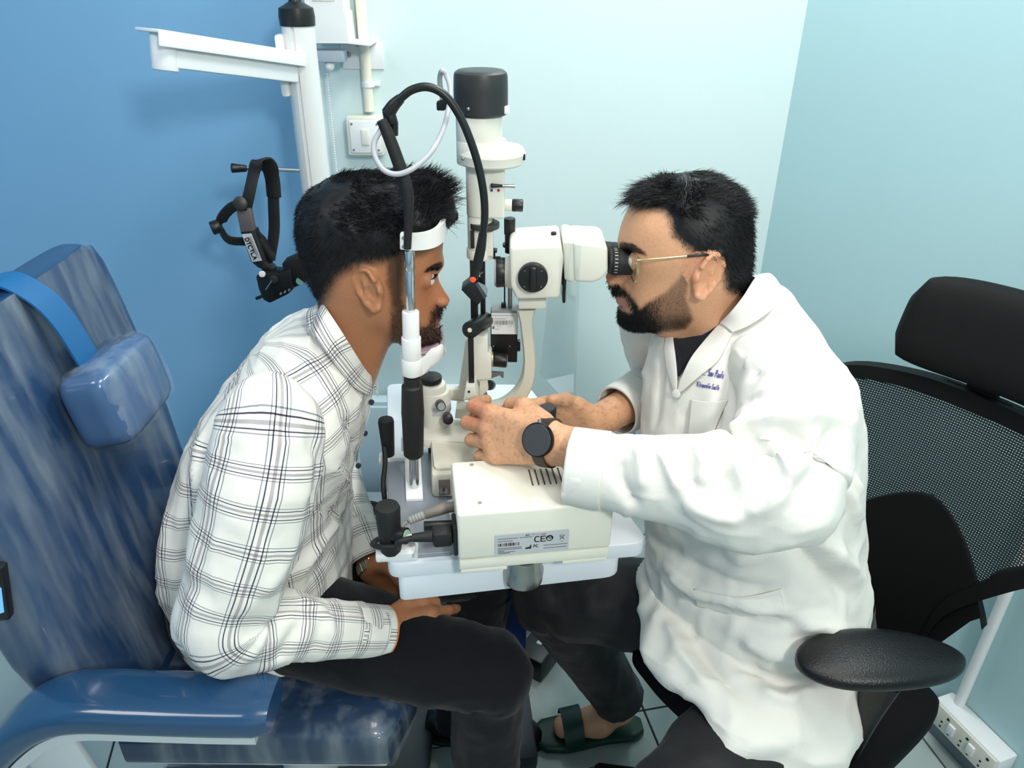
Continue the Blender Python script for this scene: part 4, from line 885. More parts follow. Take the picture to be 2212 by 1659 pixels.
# seat
R = []
for i in range(15):
    t = i / 14; x = -0.64 + 0.475 * t; q = 1.0 if t < 0.9 else (1 - ((t - 0.9) / 0.1) ** 3 * 0.4)
    R.append(superring(V(x, 1.05, 0.395), V(0, 1, 0), V(0, 0, 1), 0.235 * q, 0.055 * q, 5, 64))
mb = MB(); mb.rings(R); obj('seat', mb, navy_d, ec, 60)
R = []
for i in range(15):
    t = i / 14; x = -0.60 + 0.44 * t; q = 1.0 if t < 0.9 else (1 - ((t - 0.9) / 0.1) ** 3 * 0.4)
    R.append(superring(V(x, 1.05, 0.395), V(0, 1, 0), V(0, 0, 1), 0.2385 * q, 0.0585 * q, 5, 96))
mb = MB(); mb.rings(R, cap=False); A = np.array(mb.v); N = normals(A, mb.f); mb.v = [tuple(p) for p in A + N * (vnoise(A * [0.5, 1, 1], 45, 5) * 0.003)[:, None]]; obj('seat_wrap', mb, wrap, ec, 180)
# armrests: padded top following a bent arm, pale metal beneath
pale_metal = mat('pale_metal', (206, 214, 218), 0.4)
def armrest(y, parent):
    path = [V(-0.338, y, 0.600), V(-0.42, y, 0.600), V(-0.52, y, 0.603), V(-0.615, y, 0.604), V(-0.675, y, 0.582), V(-0.73, y, 0.535), V(-0.78, y, 0.475)]
    P = spline(path, 7); R = []; R2 = []
    for i, p in enumerate(P):
        t = (P[min(i + 1, len(P) - 1)] - P[max(i - 1, 0)]).normalized(); n_ = V(0, 1, 0).cross(t).normalized(); n_ = n_ if n_.z > 0 else -n_
        e = min(1.0, i / 2.0); f_ = 0.86 + 0.14 * e
        R.append(superring(p + n_ * 0.004, V(0, 1, 0), n_, 0.047 * f_, 0.026 * f_, 3.2, 40))
        R2.append([p - n_ * 0.020 + V(0, s_ * 0.036, 0) - n_ * h_ for s_, h_ in ((-1, 0), (1, 0), (1, 0.016), (-1, 0.016))])
    mb = MB(); mb.rings(R2[2:]); a = obj('armrest', mb, pale_metal, parent)
    mb = MB(); mb.rings(R); obj('arm_pad', mb, mat('arm_navy', (32, 70, 106), 0.2, coat=0.6), a, 60)
    mb = MB(); mb.prism([V(-0.64, y - 0.02, 0.575), V(-0.72, y - 0.02, 0.52), V(-0.70, y - 0.02, 0.34), V(-0.60, y - 0.02, 0.34)], (0, 0.012, 0), bevel=0.003); obj('arm_upright', mb, pale_metal, a)
    return a
armrest(0.745, ec); armrest(1.375, ec)
mb = MB(); mb.box((-0.42, 1.05, 0.325), (0.42, 0.40, 0.03), bevel=0.006); obj('seat_frame', mb, pale_metal, ec)
mb = MB(); mb.cyl((-0.42, 1.05, 0.03), (-0.42, 1.05, 0.33), 0.06, seg=36); obj('lift_column', mb, pale_metal, ec)
mb = MB(); mb.box((-0.45, 1.05, 0.022), (0.56, 0.46, 0.04), bevel=0.012); obj('base_plate', mb, mat('chair_base', (60, 66, 74), 0.4), ec)
# small lit screen at the left edge, hung on the chair side
rc = thing('remote_screen', 'small dark handset with a blue lit screen at the left edge of the chair', 'handset', V(-0.742, 0.775, 0.52))
q = [aY(-22, 1225, 0.776), aY(4, 1228, 0.776), aY(20, 1340, 0.776), aY(-15, 1345, 0.776)]
mb = MB(); mb.prism(q, (0, 0.014, 0), bevel=0.002); obj('case', mb, black_pl, rc)
q = [aY(-18, 1262, 0.7755), aY(3, 1270, 0.7755), aY(9, 1322, 0.7755), aY(-14, 1330, 0.7755)]
mb = MB(); mb.prism(q, (0, -0.0006, 0)); obj('screen', mb, mat('screen_blue', (70, 130, 220), 0.3, emit=(90, 150, 240), estr=1.2), rc, 0)

# ================================================================== OFFICE CHAIR
oc = thing('office_chair', 'black office chair with mesh back, headrest and padded arms under the doctor', 'chair', (0.52, 0.90, 0))
n_ = V(-0.80, -0.60, 0); r_ = V(0.60, -0.80, 0)
OB = V(0.655, 1.015, 0.485); OU = V(0.115, 0.086, 0.47).normalized()
def OP(w, h, o=0.0): return OB + r_ * w + OU * h + n_ * (0.06 * (w / 0.26) ** 2 + o)
cb = mat('chair_black', (5, 5, 6), 0.6, spec=0.25)
outline = [(0.0, -0.02), (0.085, -0.02), (0.092, 0.05), (0.105, 0.12), (0.165, 0.21), (0.225, 0.29), (0.25, 0.36), (0.245, 0.415), (0.20, 0.452), (0.10, 0.468), (0.0, 0.47)]
half = spline([V(w, h, 0) for w, h in outline], 5)
loop = [(p.x, p.y) for p in half] + [(-p.x, p.y) for p in reversed(half[1:-1])]
cx0, cy0 = 0.0, 0.27
R = []
for (w, h) in loop:
    dw, dh = w - cx0, h - cy0; l = math.hypot(dw, dh); iw, ih = -dw / l, -dh / l
    b0 = 0.030 if h > 0.2 else 0.022
    R.append([OP(w, h, 0.014), OP(w + iw * b0, h + ih * b0, 0.012), OP(w + iw * b0, h + ih * b0, -0.008), OP(w, h, -0.012)])
mb = MB(); mb.rings(R, closed=True, cap=False); obj('back_frame', mb, cb, oc, 50)
def half_w(h):
    hs_ = [p.y for p in half]; ws_ = [p.x for p in half]
    best = 0
    for a, b in zip(half[:-1], half[1:]):
        if min(a.y, b.y) <= h <= max(a.y, b.y) and abs(b.y - a.y) > 1e-9: best = max(best, a.x + (b.x - a.x) * (h - a.y) / (b.y - a.y))
    return best
# woven mesh: thin strands
mb = MB(); st_ = 0.0012
for i in range(95):
    h = 0.075 + i * 0.0042; w = half_w(h) - 0.008
    if w < 0.02: continue
    pts = [(-w + 2 * w * k / 24, h) for k in range(25)]
    for (a, b) in zip(pts[:-1], pts[1:]):
        j = len(mb.v); mb.v += [tuple(OP(a[0], a[1] - st_)), tuple(OP(b[0], b[1] - st_)), tuple(OP(b[0], b[1] + st_)), tuple(OP(a[0], a[1] + st_))]; mb.f.append((j, j + 1, j + 2, j + 3))
for i in range(-58, 59):
    w = i * 0.0042; hs2 = [0.075 + 0.0165 * k for k in range(25) if half_w(0.075 + 0.0165 * k) - 0.006 > abs(w)]
    for a, b in zip(hs2[:-1], hs2[1:]):
        j = len(mb.v); mb.v += [tuple(OP(w - 0.0009, a, 0.0004)), tuple(OP(w + 0.0009, a, 0.0004)), tuple(OP(w + 0.0009, b, 0.0004)), tuple(OP(w - 0.0009, b, 0.0004))]; mb.f.append((j, j + 1, j + 2, j + 3))
tag(obj('mesh_weave', mb, mat('mesh_black', (12, 14, 20), 0.7), oc, 0), kind='stuff')
# lumbar pad with arched top
R = []
for k in range(33):
    w = -0.16 + 0.32 * k / 32; top = 0.275 - 0.14 * (abs(w) / 0.16) ** 1.6; lo_ = max(-0.01, 0.0)
    if abs(w) > 0.09: lo_ = np.interp(abs(w), [0.09, 0.16], [0.0, 0.185])
    lo_ = min(lo_, top - 0.002)
    R.append([OP(w, lo_, 0.008), OP(w, top, 0.006), OP(w, top, -0.008), OP(w, lo_, -0.012)])
mb = MB(); mb.rings(R); obj('lumbar_panel', mb, cb, oc, 40)
# headrest
hc = OP(0.035, 0.578, 0.045); R = []
for k in range(25):
    t = -1 + 2 * k / 24; q = (1 - abs(t) ** 4) ** 0.25 if abs(t) < 1 else 0; q = max(q, 0.03)
    c_ = hc + r_ * (0.165 * t) + n_ * (0.030 * t * t)
    R.append(superring(c_, n_, V(0.24, 0.18, 0.95).normalized(), 0.030 * (0.35 + 0.65 * q), 0.078 * (0.45 + 0.55 * q), 3.0, 40))
mb = MB(); mb.rings(R); obj('headrest', mb, mat('headrest_black', (7, 7, 8), 0.7, bump=0.1, bscale=900, spec=0.25), oc, 60)
mb = MB(); mb.box((OP(0, 0.46) + OP(0, 0.58)) / 2 - n_ * 0.012, (0.05, 0.018, 0.16), (r_, n_, OU), bevel=0.004); mb.box(OP(0.0, 0.505, 0.0), (0.14, 0.02, 0.02), (r_, n_, OU), bevel=0.003); obj('headrest_stem', mb, cb, oc)
# arms
def oarm(pc_, ang, foot):
    X, Y, Z = rotz(ang); R = []
    for k in range(37):
        t = -math.cos(math.pi * k / 36); q = max((1 - abs(t) ** 2.1) ** (1 / 2.1) if abs(t) < 0.9999 else 0, 0.02)
        R.append(superring(pc_ + X * (0.118 * t) + Z * (0.004 * math.cos(t * 2)), Y, Z, 0.050 * q * (1 - 0.12 * t), 0.019 * (0.3 + 0.7 * q), 2.6, 40))
    mb = MB(); mb.rings(R); a = obj('armrest', mb, mat('arm_black', (9, 9, 10), 0.34, bump=0.35, bscale=420), oc, 60)
    b0 = pc_ + V(0, 0, -0.02)
    mb = MB(); m_ = (b0 + foot) / 2
    mb.tube([b0 + X * 0.015, b0 * 0.6 + foot * 0.4 + X * 0.006, foot], [0.034, 0.032, 0.030], 14, 6, flat=(1.0, 0.42), ref=(X.x, X.y, 0.0)); obj('arm_bracket', mb, mat('bracket_black', (12, 12, 13), 0.5), a)
    return a
SCn = V(0.465, 0.93, 0.43)
oarm(aY(1902, 1427, 0.752) , math.radians(2), V(0.54, 0.80, 0.43))
oarm(V(0.52, 1.22, 0.665), math.radians(30), V(0.535, 1.115, 0.42))
# seat
R = []
for k in range(21):
    t = -1 + 2 * k / 20; q = max((1 - abs(t) ** 5) ** 0.2 if abs(t) < 1 else 0, 0.05)
    R.append(superring(SCn + n_ * (0.19 * t - 0.02), r_, V(0, 0, 1), 0.21 * (0.6 + 0.4 * q), 0.042 * (0.4 + 0.6 * q), 4, 56))
mb = MB(); mb.rings(R); obj('seat', mb, mat('seat_black', (6, 6, 7), 0.8, bump=0.2, bscale=600, spec=0.2), oc, 60)
mb = MB(); mb.box(OB - V(0, 0, 0.05) - n_ * 0.015, (0.10, 0.03, 0.16), (r_, n_, OU), bevel=0.006); mb.box(SCn - n_ * 0.10 + V(0, 0, -0.055), (0.16, 0.30, 0.03), (r_, n_, V(0, 0, 1)), bevel=0.006); obj('back_bracket', mb, cb, oc)
mb = MB(); mb.box(OP(0.0, -0.01, -0.02) + r_ * 0.085 + V(0, 0, -0.02), (0.03, 0.03, 0.06), (r_, n_, V(0, 0, 1)), bevel=0.003); obj('tilt_block', mb, steel, oc)
mb = MB(); mb.cyl(V(SCn.x, SCn.y, 0.08), V(SCn.x, SCn.y, 0.38), 0.025, seg=24); obj('gas_lift', mb, cb, oc)
for k in range(5):
    t = math.radians(20 + 72 * k); e = V(math.cos(t), math.sin(t), 0)
    mb = MB(); mb.tube([V(SCn.x, SCn.y, 0.10) + e * 0.02, V(SCn.x, SCn.y, 0.09) + e * 0.15, V(SCn.x, SCn.y, 0.07) + e * 0.29], [0.026, 0.022, 0.017], 12, 4); lg = obj('base_leg', mb, cb, oc)
    c_ = V(SCn.x, SCn.y, 0.028) + e * 0.29; sd = V(-e.y, e.x, 0); mb = MB(); mb.cyl(c_ - sd * 0.022, c_ + sd * 0.022, 0.0275, seg=24, bev=0.004); mb.cyl(c_ + V(0, 0, 0.02), c_ + V(0, 0, 0.055), 0.008, seg=12); obj('caster', mb, black_pl, lg)
# ================================================================== bodies: implicit surface -> one continuous mesh
BIG = 9.0
class Cone:
    """tapered capsule; n, s: stretch the section by s along the unit vector n"""
    def __init__(s, a, b, ra, rb, n=None, st=1.0):
        s.a = np.array(a, float); s.b = np.array(b, float); s.ra = ra; s.rb = rb; s.n = None if n is None else np.array(Vector(n).normalized()); s.st = st
        s.c = (s.a + s.b) / 2; s.R = np.linalg.norm(s.b - s.a) / 2 + max(ra, rb) * max(st, 1.0)
    def __call__(s, P, c, R):
        if np.linalg.norm(c - s.c) > R + s.R + 0.05: return None
        ab = s.b - s.a; q = P - s.a; t = np.clip((q @ ab) / max(ab @ ab, 1e-12), 0, 1)
        d = q - t[:, None] * ab; r2 = np.einsum('ij,ij->i', d, d)
        if s.n is not None: k = d @ s.n; r2 = r2 + k * k * (1 / s.st ** 2 - 1)
        return np.sqrt(np.maximum(r2, 1e-12)) - (s.ra + (s.rb - s.ra) * t)
class Ell:
    def __init__(s, c, axes, rad):
        s.c = np.array(c, float); s.M = np.array([list(Vector(a).normalized()) for a in axes]); s.r = np.array(rad, float); s.R = max(rad)
    def __call__(s, P, c, R):
        if np.linalg.norm(c - s.c) > R + s.R + 0.05: return None
        q = (P - s.c) @ s.M.T / s.r; l = np.linalg.norm(q, axis=1); g = np.linalg.norm(q / s.r, axis=1)
        return l * (l - 1) / np.maximum(g, 1e-9)
def smin(a, b, k):
    if a is None: return b
    if b is None: return a
    if k <= 0: return np.minimum(a, b)
    h = np.maximum(k - np.abs(a - b), 0) / k; return np.minimum(a, b) - h * h * k * 0.25
class Union:
    def __init__(s, items, k): s.items = items; s.k = k
    def __call__(s, P, c, R):
        r = None
        for f in s.items: r = smin(r, f(P, c, R), s.k)
        return r
class Carve:
    """smoothly removes the items of cut from base"""
    def __init__(s, base, cut, k): s.base = base; s.cut = cut; s.k = k
    def __call__(s, P, c, R):
        r = s.base(P, c, R)
        if r is None: return None
        for f in s.cut:
            d = f(P, c, R)
            if d is not None: r = -smin(-r, d, s.k)
        return r
def mesh_from(fn, lo, hi, h, B=14):
    lo = np.array(lo, float); n = np.ceil((np.array(hi) - lo) / h / B).astype(int); N = n * B + 1
    D = np.full(N, BIG, np.float32); done = np.zeros(n, bool)
    off = np.stack(np.meshgrid(*[np.arange(B + 1)] * 3, indexing='ij'), -1).reshape(-1, 3)
    half = h * B / 2; Rb = half * 1.7321
    for i in range(n[0]):
        for j in range(n[1]):
            for k in range(n[2]):
                o = np.array((i, j, k)) * B; c = lo + o * h + half
                e = fn(c[None, :], c, 0.0)
                if e is None: continue
                if abs(e[0]) > Rb * 1.5 + 0.004:
                    if e[0] < 0: D[o[0]:o[0] + B + 1, o[1]:o[1] + B + 1, o[2]:o[2] + B + 1] = np.minimum(D[o[0]:o[0] + B + 1, o[1]:o[1] + B + 1, o[2]:o[2] + B + 1], -BIG)
                    continue
                P = lo + (off + o) * h
                d = fn(P, c, Rb)
                if d is None: continue
                D[o[0]:o[0] + B + 1, o[1]:o[1] + B + 1, o[2]:o[2] + B + 1] = d.reshape(B + 1, B + 1, B + 1)
    S = D < 0
    M = np.zeros(np.array(N) - 1, np.int8)
    for a in (0, 1):
        for b in (0, 1):
            for c in (0, 1): M += S[a:N[0] - 1 + a, b:N[1] - 1 + b, c:N[2] - 1 + c]
    cells = np.argwhere((M > 0) & (M < 8)); idx = np.full(M.shape, -1, np.int64); idx[tuple(cells.T)] = np.arange(len(cells))
    cor = np.array([(a, b, c) for a in (0, 1) for b in (0, 1) for c in (0, 1)])
    val = np.stack([D[tuple((cells + q).T)] for q in cor], 1).astype(float); val = np.clip(val, -0.05, 0.05)
    acc = np.zeros((len(cells), 3)); cnt = np.zeros(len(cells))
    for a in range(8):
        for b in range(a + 1, 8):
            if np.abs(cor[a] - cor[b]).sum() != 1: continue
            m = (val[:, a] < 0) != (val[:, b] < 0)
            t = val[m, a] / (val[m, a] - val[m, b]); acc[m] += cor[a] + t[:, None] * (cor[b] - cor[a]); cnt[m] += 1
    vs = lo + (cells + acc / cnt[:, None]) * h
    fs = []
    for ax in range(3):
        u, v = (ax + 1) % 3, (ax + 2) % 3
        s0 = [slice(0, -1)] * 3; s1 = [slice(0, -1)] * 3; s0[ax] = slice(0, -1); s1[ax] = slice(1, None)
        A = S[tuple(s0)]; Bb = S[tuple(s1)]
        e = np.argwhere(A != Bb); e = e[(e[:, u] > 0) & (e[:, v] > 0)]
        if not len(e): continue
        flip = A[tuple(e.T)]
        du = np.zeros(3, int); du[u] = 1; dv = np.zeros(3, int); dv[v] = 1
        q = np.stack([idx[tuple((e - du - dv).T)], idx[tuple((e - dv).T)], idx[tuple(e.T)], idx[tuple((e - du).T)]], 1)
        ok = (q >= 0).all(1); q = q[ok]; fl = flip[ok]
        q[~fl] = q[~fl][:, ::-1]; fs.append(q)
    return vs, np.concatenate(fs)
def vadj_smooth(vs, fs, it=2, lam=0.5):
    e = np.concatenate([fs[:, [0, 1]], fs[:, [1, 2]], fs[:, [2, 3]], fs[:, [3, 0]]]); e = np.concatenate([e, e[:, ::-1]])
    cnt = np.bincount(e[:, 0], minlength=len(vs)).astype(float)[:, None]
    for _ in range(it):
        s = np.stack([np.bincount(e[:, 0], vs[e[:, 1], k], len(vs)) for k in range(3)], 1)
        vs = vs + lam * (s / np.maximum(cnt, 1) - vs)
    return vs
def np_mesh(name, vs, fs):
    me = bpy.data.meshes.new(name); vs = np.asarray(vs, np.float32); fs = np.asarray(fs, np.int32); k = fs.shape[1]
    me.vertices.add(len(vs)); me.vertices.foreach_set('co', vs.ravel())
    me.loops.add(fs.size); me.loops.foreach_set('vertex_index', fs.ravel())
    me.polygons.add(len(fs)); me.polygons.foreach_set('loop_start', np.arange(0, fs.size, k, dtype=np.int32))
    me.polygons.foreach_set('use_smooth', np.ones(len(fs), bool)); me.update(calc_edges=True); me.validate()
    return me
def np_normals(vs, fs):
    n = np.cross(vs[fs[:, 2]] - vs[fs[:, 0]], vs[fs[:, 3 % fs.shape[1]]] - vs[fs[:, 1]]); N = np.zeros_like(vs)
    for k in range(fs.shape[1]):
        for a in range(3): N[:, a] += np.bincount(fs[:, k], n[:, a], len(vs))
    return N / np.maximum(np.linalg.norm(N, axis=1, keepdims=True), 1e-12)
def add_attr(me, name, arr, kind):
    at = me.attributes.new(name, kind, 'POINT')
    at.data.foreach_set('color' if kind == 'FLOAT_COLOR' else 'vector', np.asarray(arr, np.float32).ravel())
def sstep(a, b, x): t = np.clip((x - a) / (b - a), 0, 1); return t * t * (3 - 2 * t)
def poly_sd(P2, poly):
    """signed distance (negative inside) to a 2-D polygon"""
    P2 = np.asarray(P2, float); poly = np.asarray(poly, float); d = np.full(len(P2), 1e9); ins = np.zeros(len(P2), bool)
    for a, b in zip(poly, np.roll(poly, -1, 0)):
        ab = b - a; q = P2 - a; t = np.clip(q @ ab / max(ab @ ab, 1e-12), 0, 1); d = np.minimum(d, np.linalg.norm(q - t[:, None] * ab, axis=1))
        c = (a[1] > P2[:, 1]) != (b[1] > P2[:, 1])
        with np.errstate(divide='ignore', invalid='ignore'): xx = (b[0] - a[0]) * (P2[:, 1] - a[1]) / (b[1] - a[1]) + a[0]
        ins ^= c & (P2[:, 0] < xx)
    return np.where(ins, -d, d)

class Head:
    """head as a polar profile in the sagittal plane with lateral width; fwd = +1 faces +X, -1 faces -X"""
    def __init__(s, c, fwd, sil, base, W, widths, yaw=0.0):
        s.c = np.array(c); s.f = fwd; s.W = W; s.cy, s.sy = math.cos(yaw), math.sin(yaw)
        def table(pts):
            q = np.array([(fwd * (x - c[0]), z - c[2]) for x, z in pts]); ph = np.arctan2(q[:, 1], q[:, 0]); r = np.hypot(q[:, 0], q[:, 1])
            o = np.argsort(ph); ph, r = ph[o], r[o]
            G = np.linspace(-np.pi, np.pi, 721); return G, np.interp(G, np.concatenate([ph - 2 * np.pi, ph, ph + 2 * np.pi]), np.tile(r, 3))
        s.G, rs = table(sil); _, rb = table(base)
        def sm(r, w):
            k = np.exp(-0.5 * (np.arange(-40, 41) / w) ** 2); k /= k.sum(); x = np.concatenate([r[-41:-1], r, r[1:41]]); return np.convolve(x, k, 'valid')
        s.rs = sm(rs, 1.6); s.rb = sm(rb, 14); s.rs = np.where(np.abs(s.rs - s.rb) < 1e-9, s.rb, s.rs)
        wq = np.array(widths); s.wn = np.interp(s.G, np.radians(wq[:, 0]), wq[:, 1])
        s.R = 0.19
    def local(s, P):
        q = P - s.c; x = q[:, 0] * s.cy + q[:, 1] * s.sy; y = -q[:, 0] * s.sy + q[:, 1] * s.cy
        return s.f * x, y, q[:, 2]
    def __call__(s, P, c, R):
        if np.linalg.norm(c - s.c) > R + s.R + 0.05: return None
        x, y, z = s.local(P); rho = np.hypot(x, z); ph = np.arctan2(z, x); i = (ph + np.pi) / (2 * np.pi) * 720
        rb = np.interp(i, np.arange(721), s.rb); rs = np.interp(i, np.arange(721), s.rs); wn = np.interp(i, np.arange(721), s.wn)
        r = rb + (rs - rb) * np.exp(-(y / wn) ** 2)
        w = s.W * (1 + 0.10 * np.clip(z / 0.1, -1, 0.6) * 1.0 - 0.10 * np.clip(x / 0.1, -1, 1))
        g = ((rho / r) ** 2.25 + (np.abs(y) / w) ** 2.25) ** (1 / 2.25)
        return (g - 1) * np.minimum(r, w) * 0.9

def hand_parts(wrist, f, across, dorsal, curls, thumb, spread=1.0, scale=1.0):
    """wrist point, f towards the knuckles, across towards the index side, dorsal = back of the hand.
    curls: per finger 3 bend angles (deg) towards the palm; thumb: list of 3 points relative (f, across, dorsal)"""
    w = np.array(wrist, float); f = np.array(Vector(f).normalized()); a = np.array(across, float); a = a - f * (a @ f); a /= np.linalg.norm(a); d = np.array(dorsal, float); d = np.cross(f, a) if np.cross(f, a) @ d > 0 else -np.cross(f, a)
    k = scale; palm = []; fingers = []; tips = []
    offs = (0.029, 0.0095, -0.0095, -0.027); reach = (0.088, 0.091, 0.086, 0.078); lens = ((0.043, 0.026, 0.021), (0.047, 0.029, 0.022), (0.043, 0.027, 0.021), (0.034, 0.021, 0.019)); rad = (0.0098, 0.0100, 0.0094, 0.0084)
    for o, r, L, rr, cu in zip(offs, reach, lens, rad, curls):
        kn = w + f * r * k + a * o * k
        palm.append(Cone(w + f * 0.004 + a * o * 0.55 * k, kn - d * 0.003, 0.0150 * k, rr * 1.22 * k))
        p = kn; ang = 0.0; sp = math.radians(o / 0.029 * 7.0 * spread); prev = rr * 1.08 * k; seg = []
        for L1, c1, tap in zip(L, cu, (0.98, 0.90, 0.78)):
            ang += math.radians(c1); dr = f * math.cos(ang) - d * math.sin(ang); dr = dr * math.cos(sp) + a * math.sin(sp); q = p + dr * L1 * k
            seg.append(Cone(p, q, prev, rr * tap * k)); prev = rr * tap * k; p = q
        tips.append((p, dr, d)); fingers.append(Union(seg, 0.004))
    t = [w + f * q[0] * k + a * q[1] * k + d * q[2] * k for q in thumb]
    th = Union([Cone(t[0], t[1], 0.0165 * k, 0.0125 * k), Cone(t[1], t[2], 0.0118 * k, 0.0105 * k), Cone(t[2], t[3], 0.0108 * k, 0.0085 * k)], 0.006)
    fg = Union(fingers, 0.002)
    return Union([Union(palm, 0.014), fg, th], 0.009)

def skin_material(name, rough=0.48):
    m = bpy.data.materials.new(name); m.use_nodes = True; nt = m.node_tree; b = nt.nodes['Principled BSDF']
    at = nt.nodes.new('ShaderNodeAttribute'); at.attribute_name = 'tone'; tc = nt.nodes.new('ShaderNodeTexCoord')
    nz = nt.nodes.new('ShaderNodeTexNoise'); nz.inputs['Scale'].default_value = 260; nz.inputs['Detail'].default_value = 4; nt.links.new(tc.outputs['Object'], nz.inputs['Vector'])
    mp = nt.nodes.new('ShaderNodeMapRange'); mp.inputs[3].default_value = 0.86; mp.inputs[4].default_value = 1.14; nt.links.new(nz.outputs['Fac'], mp.inputs[0])
    mx = nt.nodes.new('ShaderNodeMix'); mx.data_type = 'RGBA'; mx.blend_type = 'MULTIPLY'; mx.inputs[0].default_value = 1.0
    nt.links.new(at.outputs['Color'], mx.inputs[6]); nt.links.new(mp.outputs[0], mx.inputs[7]); nt.links.new(mx.outputs[2], b.inputs['Base Color'])
    b.inputs['Roughness'].default_value = rough; b.inputs['Specular IOR Level'].default_value = 0.4
    bp = nt.nodes.new('ShaderNodeBump'); bp.inputs['Strength'].default_value = 0.18; bp.inputs['Distance'].default_value = 0.0008; nt.links.new(nz.outputs['Fac'], bp.inputs['Height']); nt.links.new(bp.outputs[0], b.inputs['Normal'])
    return m
hair_m = bpy.data.materials.new('hair_black'); hair_m.use_nodes = True; _b = hair_m.node_tree.nodes['Principled BSDF']; _b.inputs['Base Color'].default_value = (0.006, 0.006, 0.007, 1); _b.inputs['Roughness'].default_value = 0.5; _b.inputs['Specular IOR Level'].default_value = 0.3

def strands(name, roots, dirs, lengths, bend, radius, parent, m=hair_m, seg=5, curl=0.0, seed=0):
    """roots (N,3); dirs (N,3) start direction; bend (N,3) direction it relaxes to; one mesh of tapered three-sided hairs"""
    rng = np.random.default_rng(seed); N = len(roots); P = roots.copy(); D = dirs / np.linalg.norm(dirs, axis=1, keepdims=True); Bd = bend / np.maximum(np.linalg.norm(bend, axis=1, keepdims=True), 1e-9)
    rings = []; ref = np.cross(D, rng.normal(size=(N, 3))); ref /= np.linalg.norm(ref, axis=1, keepdims=True); cr = rng.normal(size=(N, 3)) * curl
    for i in range(seg + 1):
        t = i / seg; r = radius * (1 - t) ** 0.7 * (1 if i < seg else 0) + 0.00003
        x = ref - D * np.einsum('ij,ij->i', ref, D)[:, None]; x /= np.maximum(np.linalg.norm(x, axis=1, keepdims=True), 1e-9); y = np.cross(D, x)
        rings.append(np.stack([P + x * r * math.cos(a) + y * r * math.sin(a) for a in (0, 2.094, 4.189)], 1))
        P = P + D * (lengths / seg)[:, None]
        D = D * (1 - 0.30) + Bd * 0.30 + cr * math.sin(3.0 * t + 0.5) * 0.3; D /= np.linalg.norm(D, axis=1, keepdims=True)
    A = np.stack(rings, 1)                       # N, seg+1, 3, 3
    vs = A.reshape(-1, 3); base = np.arange(N)[:, None, None] * (seg + 1) * 3
    i = np.arange(seg)[None, :, None] * 3; j = np.arange(3)[None, None, :]; j2 = (j + 1) % 3
    f = np.stack([base + i + j, base + i + j2, base + i + 3 + j2, base + i + 3 + j], -1).reshape(-1, 4)
    me = np_mesh(name, vs, f); me.materials.append(m)
    return link(name, me, parent)
# ================================================================== cloth lofts
def loft(rings, closed_u=True):
    """rings: (m, n, 3) -> vs, fs, uv (metres around, metres along)"""
    A = np.array(rings, float); m, n, _ = A.shape
    i, j = np.meshgrid(np.arange(m - 1), np.arange(n), indexing='ij'); j2 = (j + 1) % n
    f = np.stack([i * n + j, i * n + j2, (i + 1) * n + j2, (i + 1) * n + j], -1).reshape(-1, 4)
    per = np.linalg.norm(np.roll(A, -1, 1) - A, axis=2).sum(1).mean()
    u = np.tile(np.linspace(0, per, n, endpoint=False), (m, 1)); v = np.concatenate([[0], np.cumsum(np.linalg.norm(np.diff(A.mean(1), axis=0), axis=1))])
    uv = np.stack([u, np.tile(v[:, None], (1, n)), np.zeros((m, n))], -1).reshape(-1, 3)
    return A.reshape(-1, 3), f, uv
def orient(vs, fs):
    c = vs.mean(0); a = vs[fs[:, 0]] - c; b = vs[fs[:, 1]] - c; d = vs[fs[:, 2]] - c
    return fs[:, ::-1] if np.einsum('ij,ij->i', a, np.cross(b, d)).sum() < 0 else fs
def cat_interp(K, n):
    """smooth resample of key rows"""
    K = np.array(K, float); out = []
    P = [Vector(r[:3]) for r in K]
    t = np.linspace(0, len(K) - 1, n); i = np.clip(np.floor(t).astype(int), 0, len(K) - 2); f = (t - i)[:, None]
    k0 = K[np.maximum(i - 1, 0)]; k1 = K[i]; k2 = K[i + 1]; k3 = K[np.minimum(i + 2, len(K) - 1)]
    return 0.5 * (2 * k1 + (k2 - k0) * f + (2 * k0 - 5 * k1 + 4 * k2 - k3) * f ** 2 + (3 * k1 - k0 - 3 * k2 + k3) * f ** 3)
def superangle(n, seg):
    t = np.arange(seg) / seg * 2 * np.pi; c, s = np.cos(t), np.sin(t); k = (np.abs(c) ** n + np.abs(s) ** n) ** (-1 / n); return k * c, k * s
def torso_rings(keys, fwd, left, n=70, seg=120, ex=2.6):
    """keys: (cx, cy, z, half depth, half width)"""
    K = cat_interp(keys, n); c, s = superangle(ex, seg); fwd = np.array(fwd); left = np.array(left); R = []
    for cx, cy, z, hd, hw in K: R.append(np.array((cx, cy, z)) + fwd * (c * hd)[:, None] + left * (s * hw)[:, None])
    return np.array(R)
def tube_rings(keys, n=90, seg=72, ref=(0, 0, 1), flat=1.0):
    """keys: (x, y, z, r)"""
    K = cat_interp(keys, n); P = K[:, :3]; T = np.gradient(P, axis=0); T /= np.linalg.norm(T, axis=1, keepdims=True); up = np.array(ref, float); R = []
    a = np.arange(seg) / seg * 2 * np.pi
    for i in range(n):
        x = np.cross(T[i], up); x /= np.linalg.norm(x); y = np.cross(x, T[i]); up = y
        R.append(P[i] + (np.cos(a)[:, None] * x * flat + np.sin(a)[:, None] * y) * K[i, 3])
    return np.array(R)
def pix_fold(bvh, pts):
    out = []
    for u, v in pts:
        r = Vector(ray(u, v)).normalized(); h = bvh.ray_cast(Vector(EYE), r)
        if h[0] is not None: out.append(np.array(h[0]))
    return out
